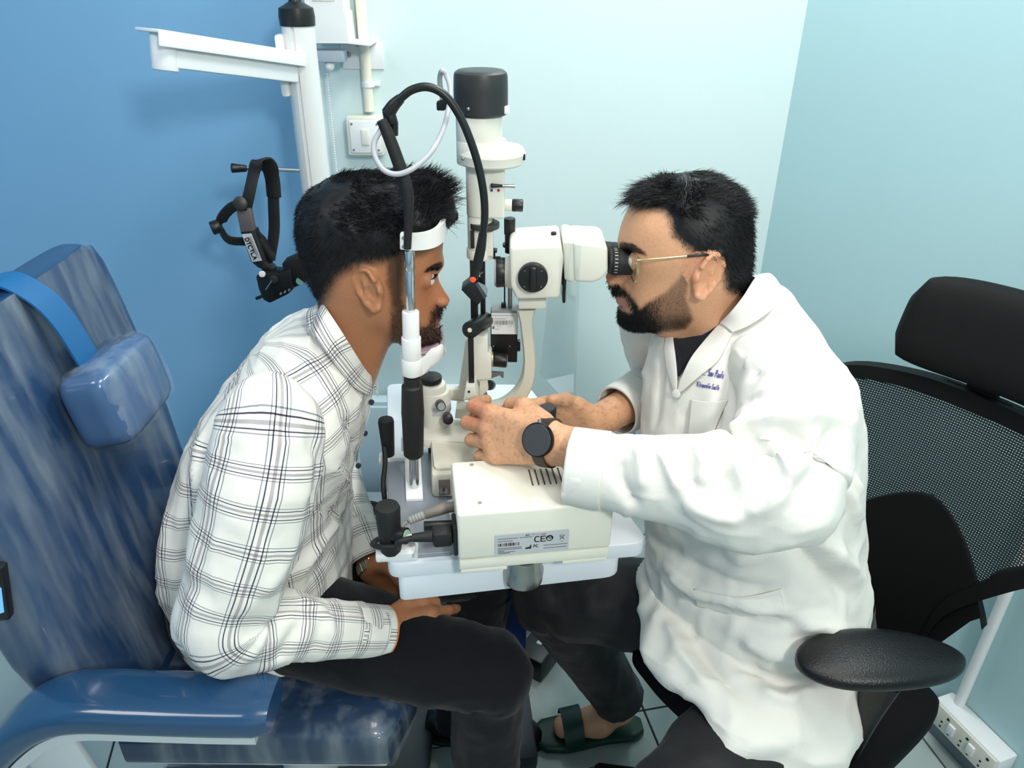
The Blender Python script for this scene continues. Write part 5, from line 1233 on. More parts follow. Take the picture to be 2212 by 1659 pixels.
def apply_folds(vs, fs, folds, limit=0.12, gain=1.0):
    """folds: (pixel polyline, height, width) pressed into the cloth as ridges (+) or grooves (-)"""
    bvh = BVHTree.FromPolygons([tuple(p) for p in vs], [tuple(f) for f in fs]); N = np_normals(vs, fs); D = np.zeros(len(vs))
    for pts, amp, wid in folds:
        P = pix_fold(bvh, pts)
        if len(P) < 2: continue
        P = [np.array(q) for q in spline([Vector(p) for p in P], 4)]
        best = np.full(len(vs), 9.0); tt = np.zeros(len(vs))
        for k, (a, b) in enumerate(zip(P[:-1], P[1:])):
            ab = b - a; q = vs - a; t = np.clip(q @ ab / max(ab @ ab, 1e-12), 0, 1); d = np.linalg.norm(q - t[:, None] * ab, axis=1); m = d < best; best[m] = d[m]; tt[m] = (k + t[m]) / (len(P) - 1)
        D += gain * amp * (np.exp(-(best / wid) ** 2) * 0.6 + 0.4 * np.exp(-(best / (wid * 0.5)) ** 2)) * np.minimum(1, np.minimum(tt, 1 - tt) * 5 + 0.25)
    return vs + N * D[:, None]
def cloth_obj(name, vs, fs, uv, m, parent, crease=0.0012, cscale=38, thick=0.0, seed=1, label=None, rid=0.0):
    fs = orient(vs, fs)
    if crease: vs = vs + np_normals(vs, fs) * (vnoise(vs, cscale, seed) * crease + vnoise(vs, cscale * 2.3, seed + 5) * crease * 0.45)[:, None]
    if rid: vs = vs + np_normals(vs, fs) * (rid * ((1 - np.abs(vnoise(vs * np.array([1.0, 1.0, 0.75]), 13, seed + 9))) ** 5 + 0.6 * (1 - np.abs(vnoise(vs, 24, seed + 11))) ** 6 - 0.35))[:, None]
    me = np_mesh(name, vs, fs); add_attr(me, 'cloth', uv, 'FLOAT_VECTOR'); me.materials.append(m)
    o = link(name, me, parent, label)
    if thick:
        md = o.modifiers.new('thickness', 'SOLIDIFY'); md.thickness = thick; md.offset = -1
    return o
def sheet(name, rows, m, parent, thick=0.003, nu=24, nv=24, label=None, uvo=(0, 0)):
    """a bent piece of cloth through a grid of points rows[i][j]"""
    G = np.array([[tuple(p) for p in r] for r in rows], float)
    G = np.stack([cat_interp(G[:, j], nu) for j in range(G.shape[1])], 1); G = np.stack([cat_interp(G[i], nv) for i in range(nu)], 0)
    i, j = np.meshgrid(np.arange(nu - 1), np.arange(nv - 1), indexing='ij'); f = np.stack([i * nv + j, i * nv + j + 1, (i + 1) * nv + j + 1, (i + 1) * nv + j], -1).reshape(-1, 4)
    lu = np.concatenate([[0], np.cumsum(np.linalg.norm(np.diff(G[:, nv // 2], axis=0), axis=1))]); lv = np.concatenate([[0], np.cumsum(np.linalg.norm(np.diff(G[nu // 2], axis=0), axis=1))])
    uv = np.stack(np.meshgrid(lu + uvo[0], lv + uvo[1], indexing='ij') + [np.zeros((nu, nv))], -1).reshape(-1, 3)
    me = np_mesh(name, G.reshape(-1, 3), f); add_attr(me, 'cloth', uv, 'FLOAT_VECTOR'); me.materials.append(m)
    o = link(name, me, parent, label); md = o.modifiers.new('thickness', 'SOLIDIFY'); md.thickness = thick; md.offset = 0
    return o
def weave_material(name, rgb, rough=0.85, plaid=False, bump=0.25):
    m = bpy.data.materials.new(name); m.use_nodes = True; nt = m.node_tree; b = nt.nodes['Principled BSDF']; b.inputs['Roughness'].default_value = rough; b.inputs['Specular IOR Level'].default_value = 0.25; b.inputs['Sheen Weight'].default_value = 0.1
    b.inputs['Base Color'].default_value = lin(*rgb)
    tc = nt.nodes.new('ShaderNodeTexCoord'); nz = nt.nodes.new('ShaderNodeTexNoise'); nz.inputs['Scale'].default_value = 900; nt.links.new(tc.outputs['Object'], nz.inputs['Vector'])
    n2 = nt.nodes.new('ShaderNodeTexNoise'); n2.inputs['Scale'].default_value = 45; n2.inputs['Detail'].default_value = 5; nt.links.new(tc.outputs['Object'], n2.inputs['Vector'])
    ad = nt.nodes.new('ShaderNodeMath'); ad.operation = 'MULTIPLY_ADD'; ad.inputs[1].default_value = 3.0; nt.links.new(n2.outputs['Fac'], ad.inputs[0]); nt.links.new(nz.outputs['Fac'], ad.inputs[2])
    bp = nt.nodes.new('ShaderNodeBump'); bp.inputs['Strength'].default_value = bump; bp.inputs['Distance'].default_value = 0.0012; nt.links.new(ad.outputs[0], bp.inputs['Height']); nt.links.new(bp.outputs[0], b.inputs['Normal'])
    if plaid:
        at = nt.nodes.new('ShaderNodeAttribute'); at.attribute_name = 'cloth'; sp = nt.nodes.new('ShaderNodeSeparateXYZ'); nt.links.new(at.outputs['Vector'], sp.inputs[0]); cols = []
        for ax, per in (('X', 0.060), ('Y', 0.052)):
            d = nt.nodes.new('ShaderNodeMath'); d.operation = 'DIVIDE'; d.inputs[1].default_value = per; nt.links.new(sp.outputs[ax], d.inputs[0])
            fr_ = nt.nodes.new('ShaderNodeMath'); fr_.operation = 'FRACT'; nt.links.new(d.outputs[0], fr_.inputs[0])
            rp = nt.nodes.new('ShaderNodeValToRGB'); cr = rp.color_ramp; cr.interpolation = 'CONSTANT'
            W = (1, 1, 1, 1); P_ = (0.55, 0.52, 0.57, 1); D_ = (0.07, 0.07, 0.12, 1); G_ = (0.33, 0.34, 0.42, 1)
            st = [(0.0, W), (0.30, G_), (0.318, W), (0.375, D_), (0.397, W), (0.432, W), (0.462, P_), (0.526, W), (0.585, D_), (0.607, W), (0.66, G_), (0.678, W)]
            while len(cr.elements) > 1: cr.elements.remove(cr.elements[-1])
            cr.elements[0].position = st[0][0]; cr.elements[0].color = st[0][1]
            for p_, c_ in st[1:]: e = cr.elements.new(p_); e.color = c_
            nt.links.new(fr_.outputs[0], rp.inputs[0]); cols.append(rp)
        mx = nt.nodes.new('ShaderNodeMix'); mx.data_type = 'RGBA'; mx.blend_type = 'MULTIPLY'; mx.inputs[0].default_value = 1; nt.links.new(cols[0].outputs[0], mx.inputs[6]); nt.links.new(cols[1].outputs[0], mx.inputs[7])
        m2 = nt.nodes.new('ShaderNodeMix'); m2.data_type = 'RGBA'; m2.blend_type = 'MULTIPLY'; m2.inputs[0].default_value = 1; m2.inputs[6].default_value = lin(*rgb); nt.links.new(mx.outputs[2], m2.inputs[7]); nt.links.new(m2.outputs[2], b.inputs['Base Color'])
    return m
def px_poly(pts, Y): return np.array([(aY(u, v, Y).x, aY(u, v, Y).z) for u, v in pts])
def body_obj(parent, fn, lo, hi, h, tone_fn, m):
    vs, fs = mesh_from(fn, lo, hi, h); fs = orient(vs, fs); vs = vadj_smooth(vs, fs, 2, 0.5)
    me = np_mesh('body', vs, fs); N = np_normals(vs, fs)
    add_attr(me, 'tone', np.concatenate([tone_fn(vs, N), np.ones((len(vs), 1))], 1), 'FLOAT_COLOR'); me.materials.append(m)
    return link('body', me, parent), vs, fs, N
def mixc(a, b, t): return a * (1 - t[:, None]) + np.array(b) * t[:, None]
def cap_shell(name, vs, fs, N, thick, parent, m=hair_m, lim=0.0008):
    """hair volume: skin faces lifted by thick (per vertex), kept where thick > lim"""
    keep = (thick[fs] > lim).any(1); f = fs[keep]; used = np.unique(f); mp = np.full(len(vs), -1); mp[used] = np.arange(len(used))
    f2 = mp[f]; t2 = vadj_smooth(np.repeat(thick[used][:, None], 3, 1), f2, 4, 0.5)[:, :1]; V2 = vs[used] + N[used] * t2
    me = np_mesh(name, V2, f2); me.materials.append(m); return link(name, me, parent), V2, np_normals(V2, f2)
def pick(rng, w, n):
    p = np.maximum(w, 0); return rng.choice(len(w), size=n, p=p / p.sum())
RNG = np.random.default_rng(11)
# ================================================================== THE PATIENT
YM = 1.11
pt = thing('person', 'seated man in a white checked shirt leaning his chin on the head rest', 'person', (-0.48, 1.08, 0))
Cp = aY(803, 560, YM)
sil_px = [(905, 425), (935, 455), (952, 490), (957, 520), (955, 546), (960, 573), (947, 591), (945, 598), (950, 611), (961, 631), (972, 645), (972, 652), (965, 657), (953, 657), (951, 663), (957, 671), (950, 681), (954, 691), (949, 697), (952, 703), (946, 711), (951, 722), (955, 730), (950, 738), (930, 743), (905, 744), (880, 741), (857, 728), (830, 712), (790, 700), (750, 685), (712, 655), (684, 610), (664, 560), (656, 500), (664, 450), (693, 414), (740, 396), (800, 390), (860, 400)]
base_px = [(905, 425), (935, 455), (950, 490), (954, 520), (952, 546), (950, 570), (940, 592), (934, 606), (930, 630), (932, 655), (936, 680), (938, 700), (940, 720), (942, 732), (940, 738), (925, 742), (905, 743), (880, 741), (857, 728), (830, 712), (790, 700), (750, 685), (712, 655), (684, 610), (664, 560), (656, 500), (664, 450), (693, 414), (740, 396), (800, 390), (860, 400)]
widths = [(-180, .05), (-70, .05), (-60, .026), (-50, .022), (-44, .020), (-36, .022), (-30, .015), (-24, .0135), (-14, .0095), (-6, .012), (2, .045), (20, .05), (180, .05)]
headP = Head(Cp, 1, [(aY(u, v, YM).x, aY(u, v, YM).z) for u, v in sil_px], [(aY(u, v, YM).x, aY(u, v, YM).z) for u, v in base_px], 0.079, widths)
def ear(u, v, tilt, Y, sgn, fwd, hgt=0.033, wid=0.019):
    """ear: rimmed shell standing off the head; fwd = facing direction sign"""
    c = np.array(aY(u, v, Y)); up = Vector((-fwd * math.sin(tilt), 0, math.cos(tilt))); fw = Vector((fwd * math.cos(tilt), 0, math.sin(tilt))); out = Vector((-fwd * 0.42, sgn, 0)).normalized()
    fw = (fw - out * fw.dot(out)).normalized(); up = out.cross(fw).normalized(); up = up if up.z > 0 else -up
    A = np.array; upn, fwn, on = A(up), A(fw), A(out)
    pts = [(0.85, -0.1), (0.98, -0.55), (0.55, -1.0), (-0.1, -0.95), (-0.6, -0.62), (-1.0, -0.1), (-0.92, 0.35)]
    rim = [Cone(c + upn * (a0 * hgt) + fwn * (b0 * wid) + on * 0.006, c + upn * (a1 * hgt) + fwn * (b1 * wid) + on * 0.006, 0.0038, 0.0038) for (a0, b0), (a1, b1) in zip([(0.35, 0.75), (0.75, 0.45)] + pts[:-1], [(0.75, 0.45)] + [(0.95, -0.1)] + pts[1:])]
    plate_ = Ell(c - on * 0.002, (up, fw, out), (hgt * 0.95, wid * 0.95, 0.0075))
    lobe = Ell(c - upn * hgt * 0.82 + fwn * wid * 0.15 + on * 0.001, (up, fw, out), (0.011, 0.008, 0.005))
    tragus = Ell(c - upn * hgt * 0.15 + fwn * wid * 0.78, (up, fw, out), (0.008, 0.004, 0.007))
    anti = Cone(c + upn * hgt * 0.45 - fwn * wid * 0.25 + on * 0.004, c - upn * hgt * 0.35 - fwn * wid * 0.45 + on * 0.004, 0.0032, 0.0032)
    shell = Union([plate_, Union(rim, 0.003), lobe, tragus, anti], 0.004)
    root_ = Ell(c - on * 0.010 + fwn * wid * 0.15, (up, fw, out), (hgt * 0.7, wid * 0.5, 0.012))
    return Union([Carve(shell, [Ell(c - upn * hgt * 0.12 + fwn * wid * 0.18 + on * 0.006, (up, fw, out), (0.0130, 0.0082, 0.0125)), Ell(c + upn * hgt * 0.48 + fwn * wid * 0.12 + on * 0.008, (up, fw, out), (0.0105, 0.0058, 0.0085)), Ell(c + upn * hgt * 0.25 - fwn * wid * 0.62 + on * 0.009, (up, fw, out), (0.017, 0.0034, 0.0075))], 0.003), root_], 0.006)
def eye_parts(c, fwd):
    c = np.array(c); return [Ell(c, ((1, 0, 0), (0, 1, 0), (0, 0, 1)), (0.0135, 0.0140, 0.0128))], Ell(c + np.array((fwd * 0.0135, 0, -0.0005)), ((1, 0, 0), (0, 1, 0), (0, 0, 1)), (0.0085, 0.0125, 0.0052))
eyeN = aY(921, 603, YM - 0.033); eyeF = V(eyeN.x, 2 * YM - eyeN.y, eyeN.z)
lidsN, openN = eye_parts(eyeN, 1); lidsF, openF = eye_parts(eyeF, 1)
sock = [Ell(V(e.x + 0.010, e.y, e.z + 0.002), ((1, 0, 0), (0, 1, 0), (0, 0, 1)), (0.016, 0.018, 0.012)) for e in (eyeN, eyeF)]
nb = aY(957, 650, YM)
alae = [Ell(V(nb.x, YM + s_ * 0.0105, nb.z), ((1, 0, 0), (0, 1, 0), (0, 0, 1)), (0.009, 0.0070, 0.0070)) for s_ in (-1, 1)]
nost = [Ell(V(nb.x + 0.003, YM + s_ * 0.007, nb.z - 0.0075), ((1, 0, 0), (0, 1, 0), (0, 0, 1)), (0.0055, 0.0032, 0.004)) for s_ in (-1, 1)]
mouth = aY(946, 696, YM); cutm = Ell(V(mouth.x + 0.001, YM, mouth.z), ((1, 0, 0), (0, 1, 0), (0, 0, 1)), (0.010, 0.024, 0.0014))
hd = Union([Carve(headP, sock, 0.010), Union(lidsN + lidsF, 0.001)], 0.006)
hd = Union([hd] + alae, 0.005)
hd = Carve(hd, nost + [openN, openF, cutm], 0.0015)
earN = ear(801, 622, math.radians(12), YM - 0.080, -1, 1); earF = ear(801, 622, math.radians(12), YM + 0.080, 1, 1)
neck = Cone(aY(772, 650, YM), aY(728, 790, YM), 0.052, 0.055, (0, 1, 0), 1.03); throat = Cone(aY(815, 700, YM), aY(770, 800, YM), 0.028, 0.034)
# torso and limbs under the clothes
shN, shF = V(-0.335, 0.925, 0.955), V(-0.335, 1.295, 0.955)
elN, elF = aY(492, 1352, 0.815), V(-0.40, 1.33, 0.68)
wrN, wrF = aY(826, 1362, 0.925), V(-0.262, 1.105, 0.535)
hipN, hipF = V(-0.47, 1.00, 0.545), V(-0.47, 1.19, 0.545)
knN, knF = aY(1045, 1455, 0.925), V(-0.055, 1.19, 0.465)
anN, anF = V(knN.x + 0.005, 0.925, 0.09), V(-0.115, 1.145, 0.085)
trunk = Union([Cone((-0.45, 1.10, 0.58), (-0.40, 1.10, 0.80), 0.105, 0.105, (0, 1, 0), 1.4), Cone((-0.40, 1.10, 0.80), (-0.345, 1.11, 0.91), 0.105, 0.075, (0, 1, 0), 1.5), Cone((-0.345, 1.11, 0.92), aY(730, 770, YM), 0.06, 0.050)], 0.03)
limbs = Union([Cone(shN, elN, 0.045, 0.036), Cone(elN, wrN, 0.038, 0.0245), Cone(shF, elF, 0.045, 0.036), Cone(elF, wrF, 0.038, 0.0245), Cone(hipN, knN, 0.075, 0.052), Cone(knN, anN, 0.050, 0.036), Cone(hipF, knF, 0.075, 0.052), Cone(knF, anF, 0.050, 0.036)], 0.015)
# near hand: loose fist on the thigh, index finger stretched towards the knee
fN = (aY(930, 1362, 0.955) - wrN).normalized()
handN = hand_parts(wrN, fN, (0.15, 0.75, 0.55), (0.1, -0.65, 0.75), [(22, 18, 8), (58, 62, 30), (68, 70, 35), (74, 72, 35)], [(0.012, 0.020, -0.008), (0.046, 0.046, -0.010), (0.078, 0.052, -0.012), (0.104, 0.050, -0.016)])
fF = V(0.62, -0.55, -0.25).normalized()
handF = hand_parts(wrF, fF, (0.3, 0.2, 0.9), (0.45, 0.75, 0.2), [(35, 40, 20)] * 4, [(0.012, 0.020, -0.008), (0.040, 0.042, -0.015), (0.070, 0.046, -0.022), (0.095, 0.042, -0.026)])
bodyP = Union([Union([Union([hd, earN, earF], 0.004), neck, throat], 0.022), trunk, limbs, handN, handF], 0.014)
YR = YM - 0.05
def mpx(vs, Ym): q = np.array(vs); q[:, 1] = np.where(q[:, 1] > Ym, 2 * Ym - q[:, 1], q[:, 1]); return proj(q)
PXM = 0.0007
fade_p = [(1000, 300), (1000, 505), (958, 512), (905, 530), (872, 538), (850, 552), (800, 560), (760, 568), (722, 592), (700, 625), (690, 650), (600, 660), (560, 300)]
side_p = [(838, 545), (872, 540), (868, 600), (864, 665), (848, 662), (840, 600)]
beard_p = [(846, 640), (866, 640), (882, 690), (914, 708), (928, 700), (932, 674), (944, 659), (958, 661), (985, 664), (985, 682), (962, 683), (942, 688), (938, 704), (948, 711), (990, 714), (990, 770), (850, 760), (842, 735), (844, 700)]
brow_p = [(968, 566), (968, 580), (950, 584), (938, 581), (922, 588), (922, 581), (938, 572), (952, 567)]
lip_p = [(965, 685), (962, 700), (945, 703), (936, 697), (944, 688)]
sideburn_soft = lambda d, a, b: 1 - sstep(a, b, d)
toneP = np.array(lin(178, 120, 84)[:3])
def tone_patient(vs, N):
    q = mpx(vs, YM); n = len(vs); c = np.tile(toneP, (n, 1)) * (1 + 0.10 * vnoise(vs, 28, 3))[:, None]
    near_head = (vs[:, 2] > 0.99) & (vs[:, 0] > Cp.x - 0.13)
    red = np.exp(-((vs - np.array(aY(965, 645, YM))) ** 2).sum(1) / 0.03 ** 2) * 0.35 + np.exp(-((vs - np.array(aY(915, 640, YM - 0.05))) ** 2).sum(1) / 0.03 ** 2) * 0.3
    c = mixc(c, lin(186, 104, 66)[:3], red)
    ns = vnoise(vs, 500, 8) * 0.5 + vnoise(vs, 180, 9) * 0.5
    hair = sideburn_soft(poly_sd(q, fade_p) * PXM + ns * 0.003, -0.004, 0.022) * near_head
    sb = sideburn_soft(poly_sd(q, side_p) * PXM + ns * 0.003, -0.004, 0.009) * near_head * 0.8
    bd = 0.9 * sideburn_soft(poly_sd(q, beard_p) * PXM + ns * 0.003, -0.006, 0.008) * near_head * 0.78
    ears = np.minimum(np.linalg.norm(vs - np.array(aY(801, 622, YM - 0.085)), axis=1), np.linalg.norm(vs - np.array(aY(801, 622, YM + 0.085)), axis=1)) < 0.030
    out_y = np.abs(vs[:, 1] - YM) > 0.0775
    cov = np.maximum(np.maximum(hair, sb), bd) * ~(ears & out_y)
    c = mixc(c, lin(13, 11, 10)[:3], np.clip(cov, 0, 0.985))
    c = mixc(c, lin(26, 20, 18)[:3], sideburn_soft(poly_sd(q, brow_p) * PXM, -0.001, 0.003) * near_head * (np.abs(vs[:, 1] - YM) > 0.010) * 0.85)
    c = mixc(c, lin(128, 74, 66)[:3], sideburn_soft(poly_sd(q, lip_p) * PXM, -0.001, 0.003) * near_head * 0.8)
    return c
bodyp, vP, fP, nP = body_obj(pt, bodyP, (-0.72, 0.74, 0.0), (0.20, 1.46, 1.30), 0.0026, tone_patient, skin_material('skin_brown'))
for e in (eyeN, eyeF):
    mb = MB(); mb.ball(e + V(0.0006, 0, 0), 0.0124, 28); eo = obj('eye', mb, mat('eye_white', (222, 214, 206), 0.15), pt, 180)
    mb = MB(); mb.ball(e + V(0.0066, 0, 0.0006), 0.0068, 20); obj('iris', mb, mat('iris_dark', (26, 16, 12), 0.08), eo, 180)
# hair: lifted cap plus strands
q2 = mpx(vP, YM); sdh = poly_sd(q2, fade_p) * PXM; hm = (vP[:, 2] > 0.98) & (np.linalg.norm(vP - np.array(Cp), axis=1) < 0.19)
up_ = sstep(aY(800, 545, YM).z, aY(800, 455, YM).z, vP[:, 2])
fr_ = sstep(Cp.x + 0.02, Cp.x + 0.10, vP[:, 0])
tk = (1 - sstep(-0.024, 0.0, sdh)) * hm * (0.0028 + 0.008 * up_ + 0.026 * fr_ * up_) * (1 + 0.22 * vnoise(vP, 60, 4) + 0.12 * vnoise(vP, 140, 6)); tk[sdh > -0.001] = 0
cap, cv, cn = cap_shell('hair', vP, fP, nP, tk, pt)
def flow(v, n, m): f = m - n * np.einsum('ij,ij->i', m, n)[:, None]; return f
w_top = (1 - sstep(-0.03, -0.012, poly_sd(mpx(cv, YM), fade_p) * PXM)) * (0.35 + sstep(aY(800, 540, YM).z, aY(800, 440, YM).z, cv[:, 2])); i_ = pick(RNG, w_top + 1e-9, 11000)
n1 = len(i_); rt_ = cv[i_] - cn[i_] * 0.002; wob = np.stack([vnoise(cv[i_], 38, 31), vnoise(cv[i_], 38, 32), vnoise(cv[i_], 38, 33)], 1)
fl = np.where((cv[i_, 0] < Cp.x - 0.055)[:, None], np.array([[-0.75, 0, -0.35]]), np.array([[0.85, 0.0, 0.10]])) + wob * 0.9 + RNG.normal(size=(n1, 3)) * 0.14
fr2 = sstep(Cp.x + 0.03, Cp.x + 0.10, cv[i_, 0])
fl[:, 2] += 0.45 * fr2
ln = (0.010 + 0.016 * RNG.random(n1) * (0.7 + 0.6 * fr2)) * (0.45 + 0.55 * sstep(Cp.x - 0.08, Cp.x - 0.02, cv[i_, 0])); strands('hair_strands', rt_, cn[i_] * 0.55 + fl, ln, fl - cn[i_] * 0.10 + np.array([[0, 0, -0.25]]), 0.00045, cap, curl=0.45, seed=3)
w_s = (1 - sstep(-0.012, 0.010, sdh)) * hm * (1 - up_); i_ = pick(RNG, w_s, 5000)
strands('hair_short', vP[i_], nP[i_] * 0.5 + np.array([-0.25, 0, -0.5]) + RNG.normal(size=(5000, 3)) * 0.15, 0.003 + 0.003 * RNG.random(5000), np.tile([[-0.3, 0, -0.8]], (5000, 1)), 0.00028, cap, seg=2, seed=4)
cq_ = mpx(cv, YM); wq = (cq_[:, 1] > 430) * (1 - sstep(-0.004, -0.001, poly_sd(cq_, fade_p) * PXM)) * 1.0; i_ = pick(RNG, wq, 6000)
strands('hair_side', cv[i_] - cn[i_] * 0.0008, cn[i_] * 0.30 + np.array([-0.45, 0, -0.45]) + 0.5 * np.stack([vnoise(cv[i_], 60, 51), vnoise(cv[i_], 60, 52), vnoise(cv[i_], 60, 53)], 1) + RNG.normal(size=(6000, 3)) * 0.15, 0.004 + 0.006 * RNG.random(6000), np.tile([[-0.4, 0, -0.7]], (6000, 1)), 0.0004, cap, seg=3, seed=24)
# beard and brows
sdb = poly_sd(q2, beard_p) * PXM; wb = (1 - sstep(-0.004, 0.004, sdb)) * (np.linalg.norm(vP - np.array(Cp), axis=1) < 0.19) * (0.35 + sstep(Cp.x + 0.04, Cp.x + 0.09, vP[:, 0])); i_ = pick(RNG, wb, 3600)
strands('beard', vP[i_] - nP[i_] * 0.0008, nP[i_] * 0.6 + np.array([0.15, 0, -0.7]) + RNG.normal(size=(3600, 3)) * 0.35, 0.003 + 0.006 * RNG.random(3600) * sstep(Cp.x + 0.02, Cp.x + 0.09, vP[i_, 0]) , np.tile([[0.1, 0, -1.0]], (3600, 1)) + RNG.normal(size=(3600, 3)) * 0.3, 0.00030, pt, seg=3, curl=0.6, seed=5)
wb = (poly_sd(q2, brow_p) * PXM < 0.001) * (np.abs(vP[:, 1] - YM) > 0.009) * (np.abs(vP[:, 1] - YM) < 0.055) * (vP[:, 0] > Cp.x + 0.06); i_ = pick(RNG, wb.astype(float) + 1e-12, 420)
sgn = np.sign(vP[i_, 1] - YM); strands('eyebrow', vP[i_], nP[i_] * 0.35 + np.stack([-0.5 * np.ones(420), sgn * 0.6, 0.25 * np.ones(420)], 1), 0.006 + 0.002 * RNG.random(420), np.stack([-0.6 * np.ones(420), sgn * 0.6, -0.2 * np.ones(420)], 1), 0.0003, pt, seg=3, seed=6)
for e in (eyeN, eyeF):
    k_ = 26; a = np.linspace(-1, 1, k_); rr_ = np.stack([e.x + 0.0115 - 0.004 * a * a, e.y + 0.010 * a, e.z + 0.0050 - 0.002 * a * a], 1)
    strands('eyelash', rr_, np.tile([[0.9, 0, 0.1]], (k_, 1)), np.full(k_, 0.007), np.tile([[0.5, 0, 0.9]], (k_, 1)), 0.0003, pt, seg=3, seed=7)

# --- checked shirt
chk = weave_material('checked_cotton', (240, 237, 230), plaid=True)
F0, L0 = (1, 0, 0), (0, -1, 0)
keys = [(-0.455, 1.085, 0.475, 0.150, 0.190), (-0.455, 1.085, 0.54, 0.156, 0.196), (-0.452, 1.09, 0.62, 0.156, 0.198), (-0.440, 1.09, 0.70, 0.150, 0.196), (-0.418, 1.095, 0.78, 0.145, 0.196), (-0.385, 1.10, 0.86, 0.140, 0.200), (-0.358, 1.105, 0.92, 0.122, 0.196), (-0.342, 1.11, 0.962, 0.100, 0.170), (-0.332, 1.11, 0.995, 0.084, 0.128), (-0.320, 1.11, 1.020, 0.066, 0.096), (-0.305, 1.11, 1.035, 0.050, 0.070), (-0.295, 1.11, 1.040, 0.02, 0.03)]
R = torso_rings(keys, F0, L0, 110, 150); vs, fs, uv = loft(R); fs = orient(vs, fs)
uv = np.stack([vs[:, 0] * 0.9 + uv[:, 1] * 0.25, vs[:, 2] - 0.35 * vs[:, 0], np.zeros(len(vs))], 1)
th_ = np.arctan2(vs[:, 1] - 1.09, vs[:, 0] + 0.42); uv[:, 0] = th_ * 0.17
vs = apply_folds(vs, fs, [([(740, 900), (770, 960), (760, 1050)], -0.006, 0.012), ([(700, 1000), (740, 1030), (760, 1080)], 0.006, 0.012), ([(690, 1090), (730, 1110), (750, 1130)], -0.006, 0.01), ([(640, 1240), (700, 1160), (745, 1090)], 0.007, 0.014), ([(660, 1260), (700, 1220), (730, 1180)], -0.006, 0.012), ([(420, 1010), (400, 1150), (390, 1300)], -0.008, 0.016), ([(370, 1100), (352, 1220), (360, 1330)], 0.006, 0.02), ([(480, 880), (440, 960), (430, 1040)], 0.006, 0.015), ([(560, 760), (620, 780), (680, 790)], 0.003, 0.012), ([(700, 700), (745, 790), (790, 860)], -0.003, 0.008), ([(440, 1000), (425, 1120), (415, 1260)], 0.006, 0.012), ([(480, 830), (540, 810), (600, 815)], -0.003, 0.008)], gain=1.6)
shirt = cloth_obj('shirt', vs, fs, uv, chk, pt, 0.0016, 30, 0, 2, rid=0.004)
def sleeve(keys, m, parent, ref, folds=(), seed=3, n=110, seg=84, flat=1.0, elbow=0.55, fold_amp=0.005, thick=0.0, uvs=(0, 0), gain=1.0):
    R = tube_rings(keys, n, seg, ref, flat); vs, fs, uv = loft(R); fs = orient(vs, fs); Nn = np_normals(vs, fs)
    t = np.repeat(np.linspace(0, 1, n), seg); a = np.tile(np.arange(seg) / seg * 2 * np.pi, n)
    ph = 46 * t + 1.6 * np.sin(a + seed) + 2.2 * vnoise(vs, 16, seed); env = np.exp(-((t - elbow) / 0.16) ** 2) + 0.28
    end = np.minimum(1, (1 - t) / 0.10)
    d = fold_amp * env * end * (np.sin(ph) * 0.55 + 0.6 * vnoise(vs, 34, seed + 1)); vs = vs + Nn * d[:, None]
    if folds: vs = apply_folds(vs, fs, folds, gain=gain)
    vs = vadj_smooth(vs, fs, 2, 0.5)
    return cloth_obj('sleeve', vs, fs, uv + np.array((uvs[0], uvs[1], 0)), m, parent, 0.0009, 55, thick, seed, rid=0.0035)
e0, w0 = np.array(elN), np.array(wrN)
kN = [(-0.350, 1.00, 0.97, 0.012), (-0.350, 0.965, 0.98, 0.050), (-0.345, 0.935, 0.968, 0.072), (-0.352, 0.905, 0.915, 0.080), (-0.372, 0.870, 0.84, 0.080), (-0.398, 0.842, 0.765, 0.074), (e0[0] - 0.004, e0[1] + 0.004, e0[2] + 0.012, 0.068)]
kN += [tuple(e0 * 0.9 + w0 * 0.1 + np.array((0, 0, -0.012))) + (0.064,), tuple(e0 * 0.7 + w0 * 0.3) + (0.056,), tuple(e0 * 0.45 + w0 * 0.55) + (0.049,), tuple(e0 * 0.2 + w0 * 0.8) + (0.043,), tuple(e0 * 0.03 + w0 * 0.97) + (0.0405,)]
sleeve(kN, chk, shirt, (0, -1, 0.2), [([(640, 1290), (690, 1320), (720, 1380)], 0.006, 0.010), ([(600, 1300), (560, 1370), (530, 1430)], 0.008, 0.014), ([(650, 1340), (620, 1390), (600, 1430)], -0.006, 0.010), ([(700, 1330), (690, 1370), (680, 1410)], -0.005, 0.008), ([(660, 930), (690, 1010), (670, 1100)], -0.006, 0.012), ([(640, 1180), (600, 1240), (560, 1280)], 0.006, 0.014), ([(560, 860), (600, 930), (610, 1000)], 0.004, 0.012)], 4, uvs=(0.02, 0.0), fold_amp=0.0055, gain=1.6)
ef, wf = np.array(elF), np.array(wrF)
kF = [(-0.345, 1.20, 0.915, 0.012), (-0.345, 1.255, 0.915, 0.058), (-0.355, 1.29, 0.87, 0.072), (-0.38, 1.32, 0.77, 0.068), tuple(ef) + (0.062,), tuple(ef * 0.7 + wf * 0.3) + (0.052,), tuple(ef * 0.35 + wf * 0.65) + (0.045,), tuple(ef * 0.1 + wf * 0.9) + (0.040,)]
sleeve(kF, chk, shirt, (0, 1, 0.2), (), 6, fold_amp=0.004)
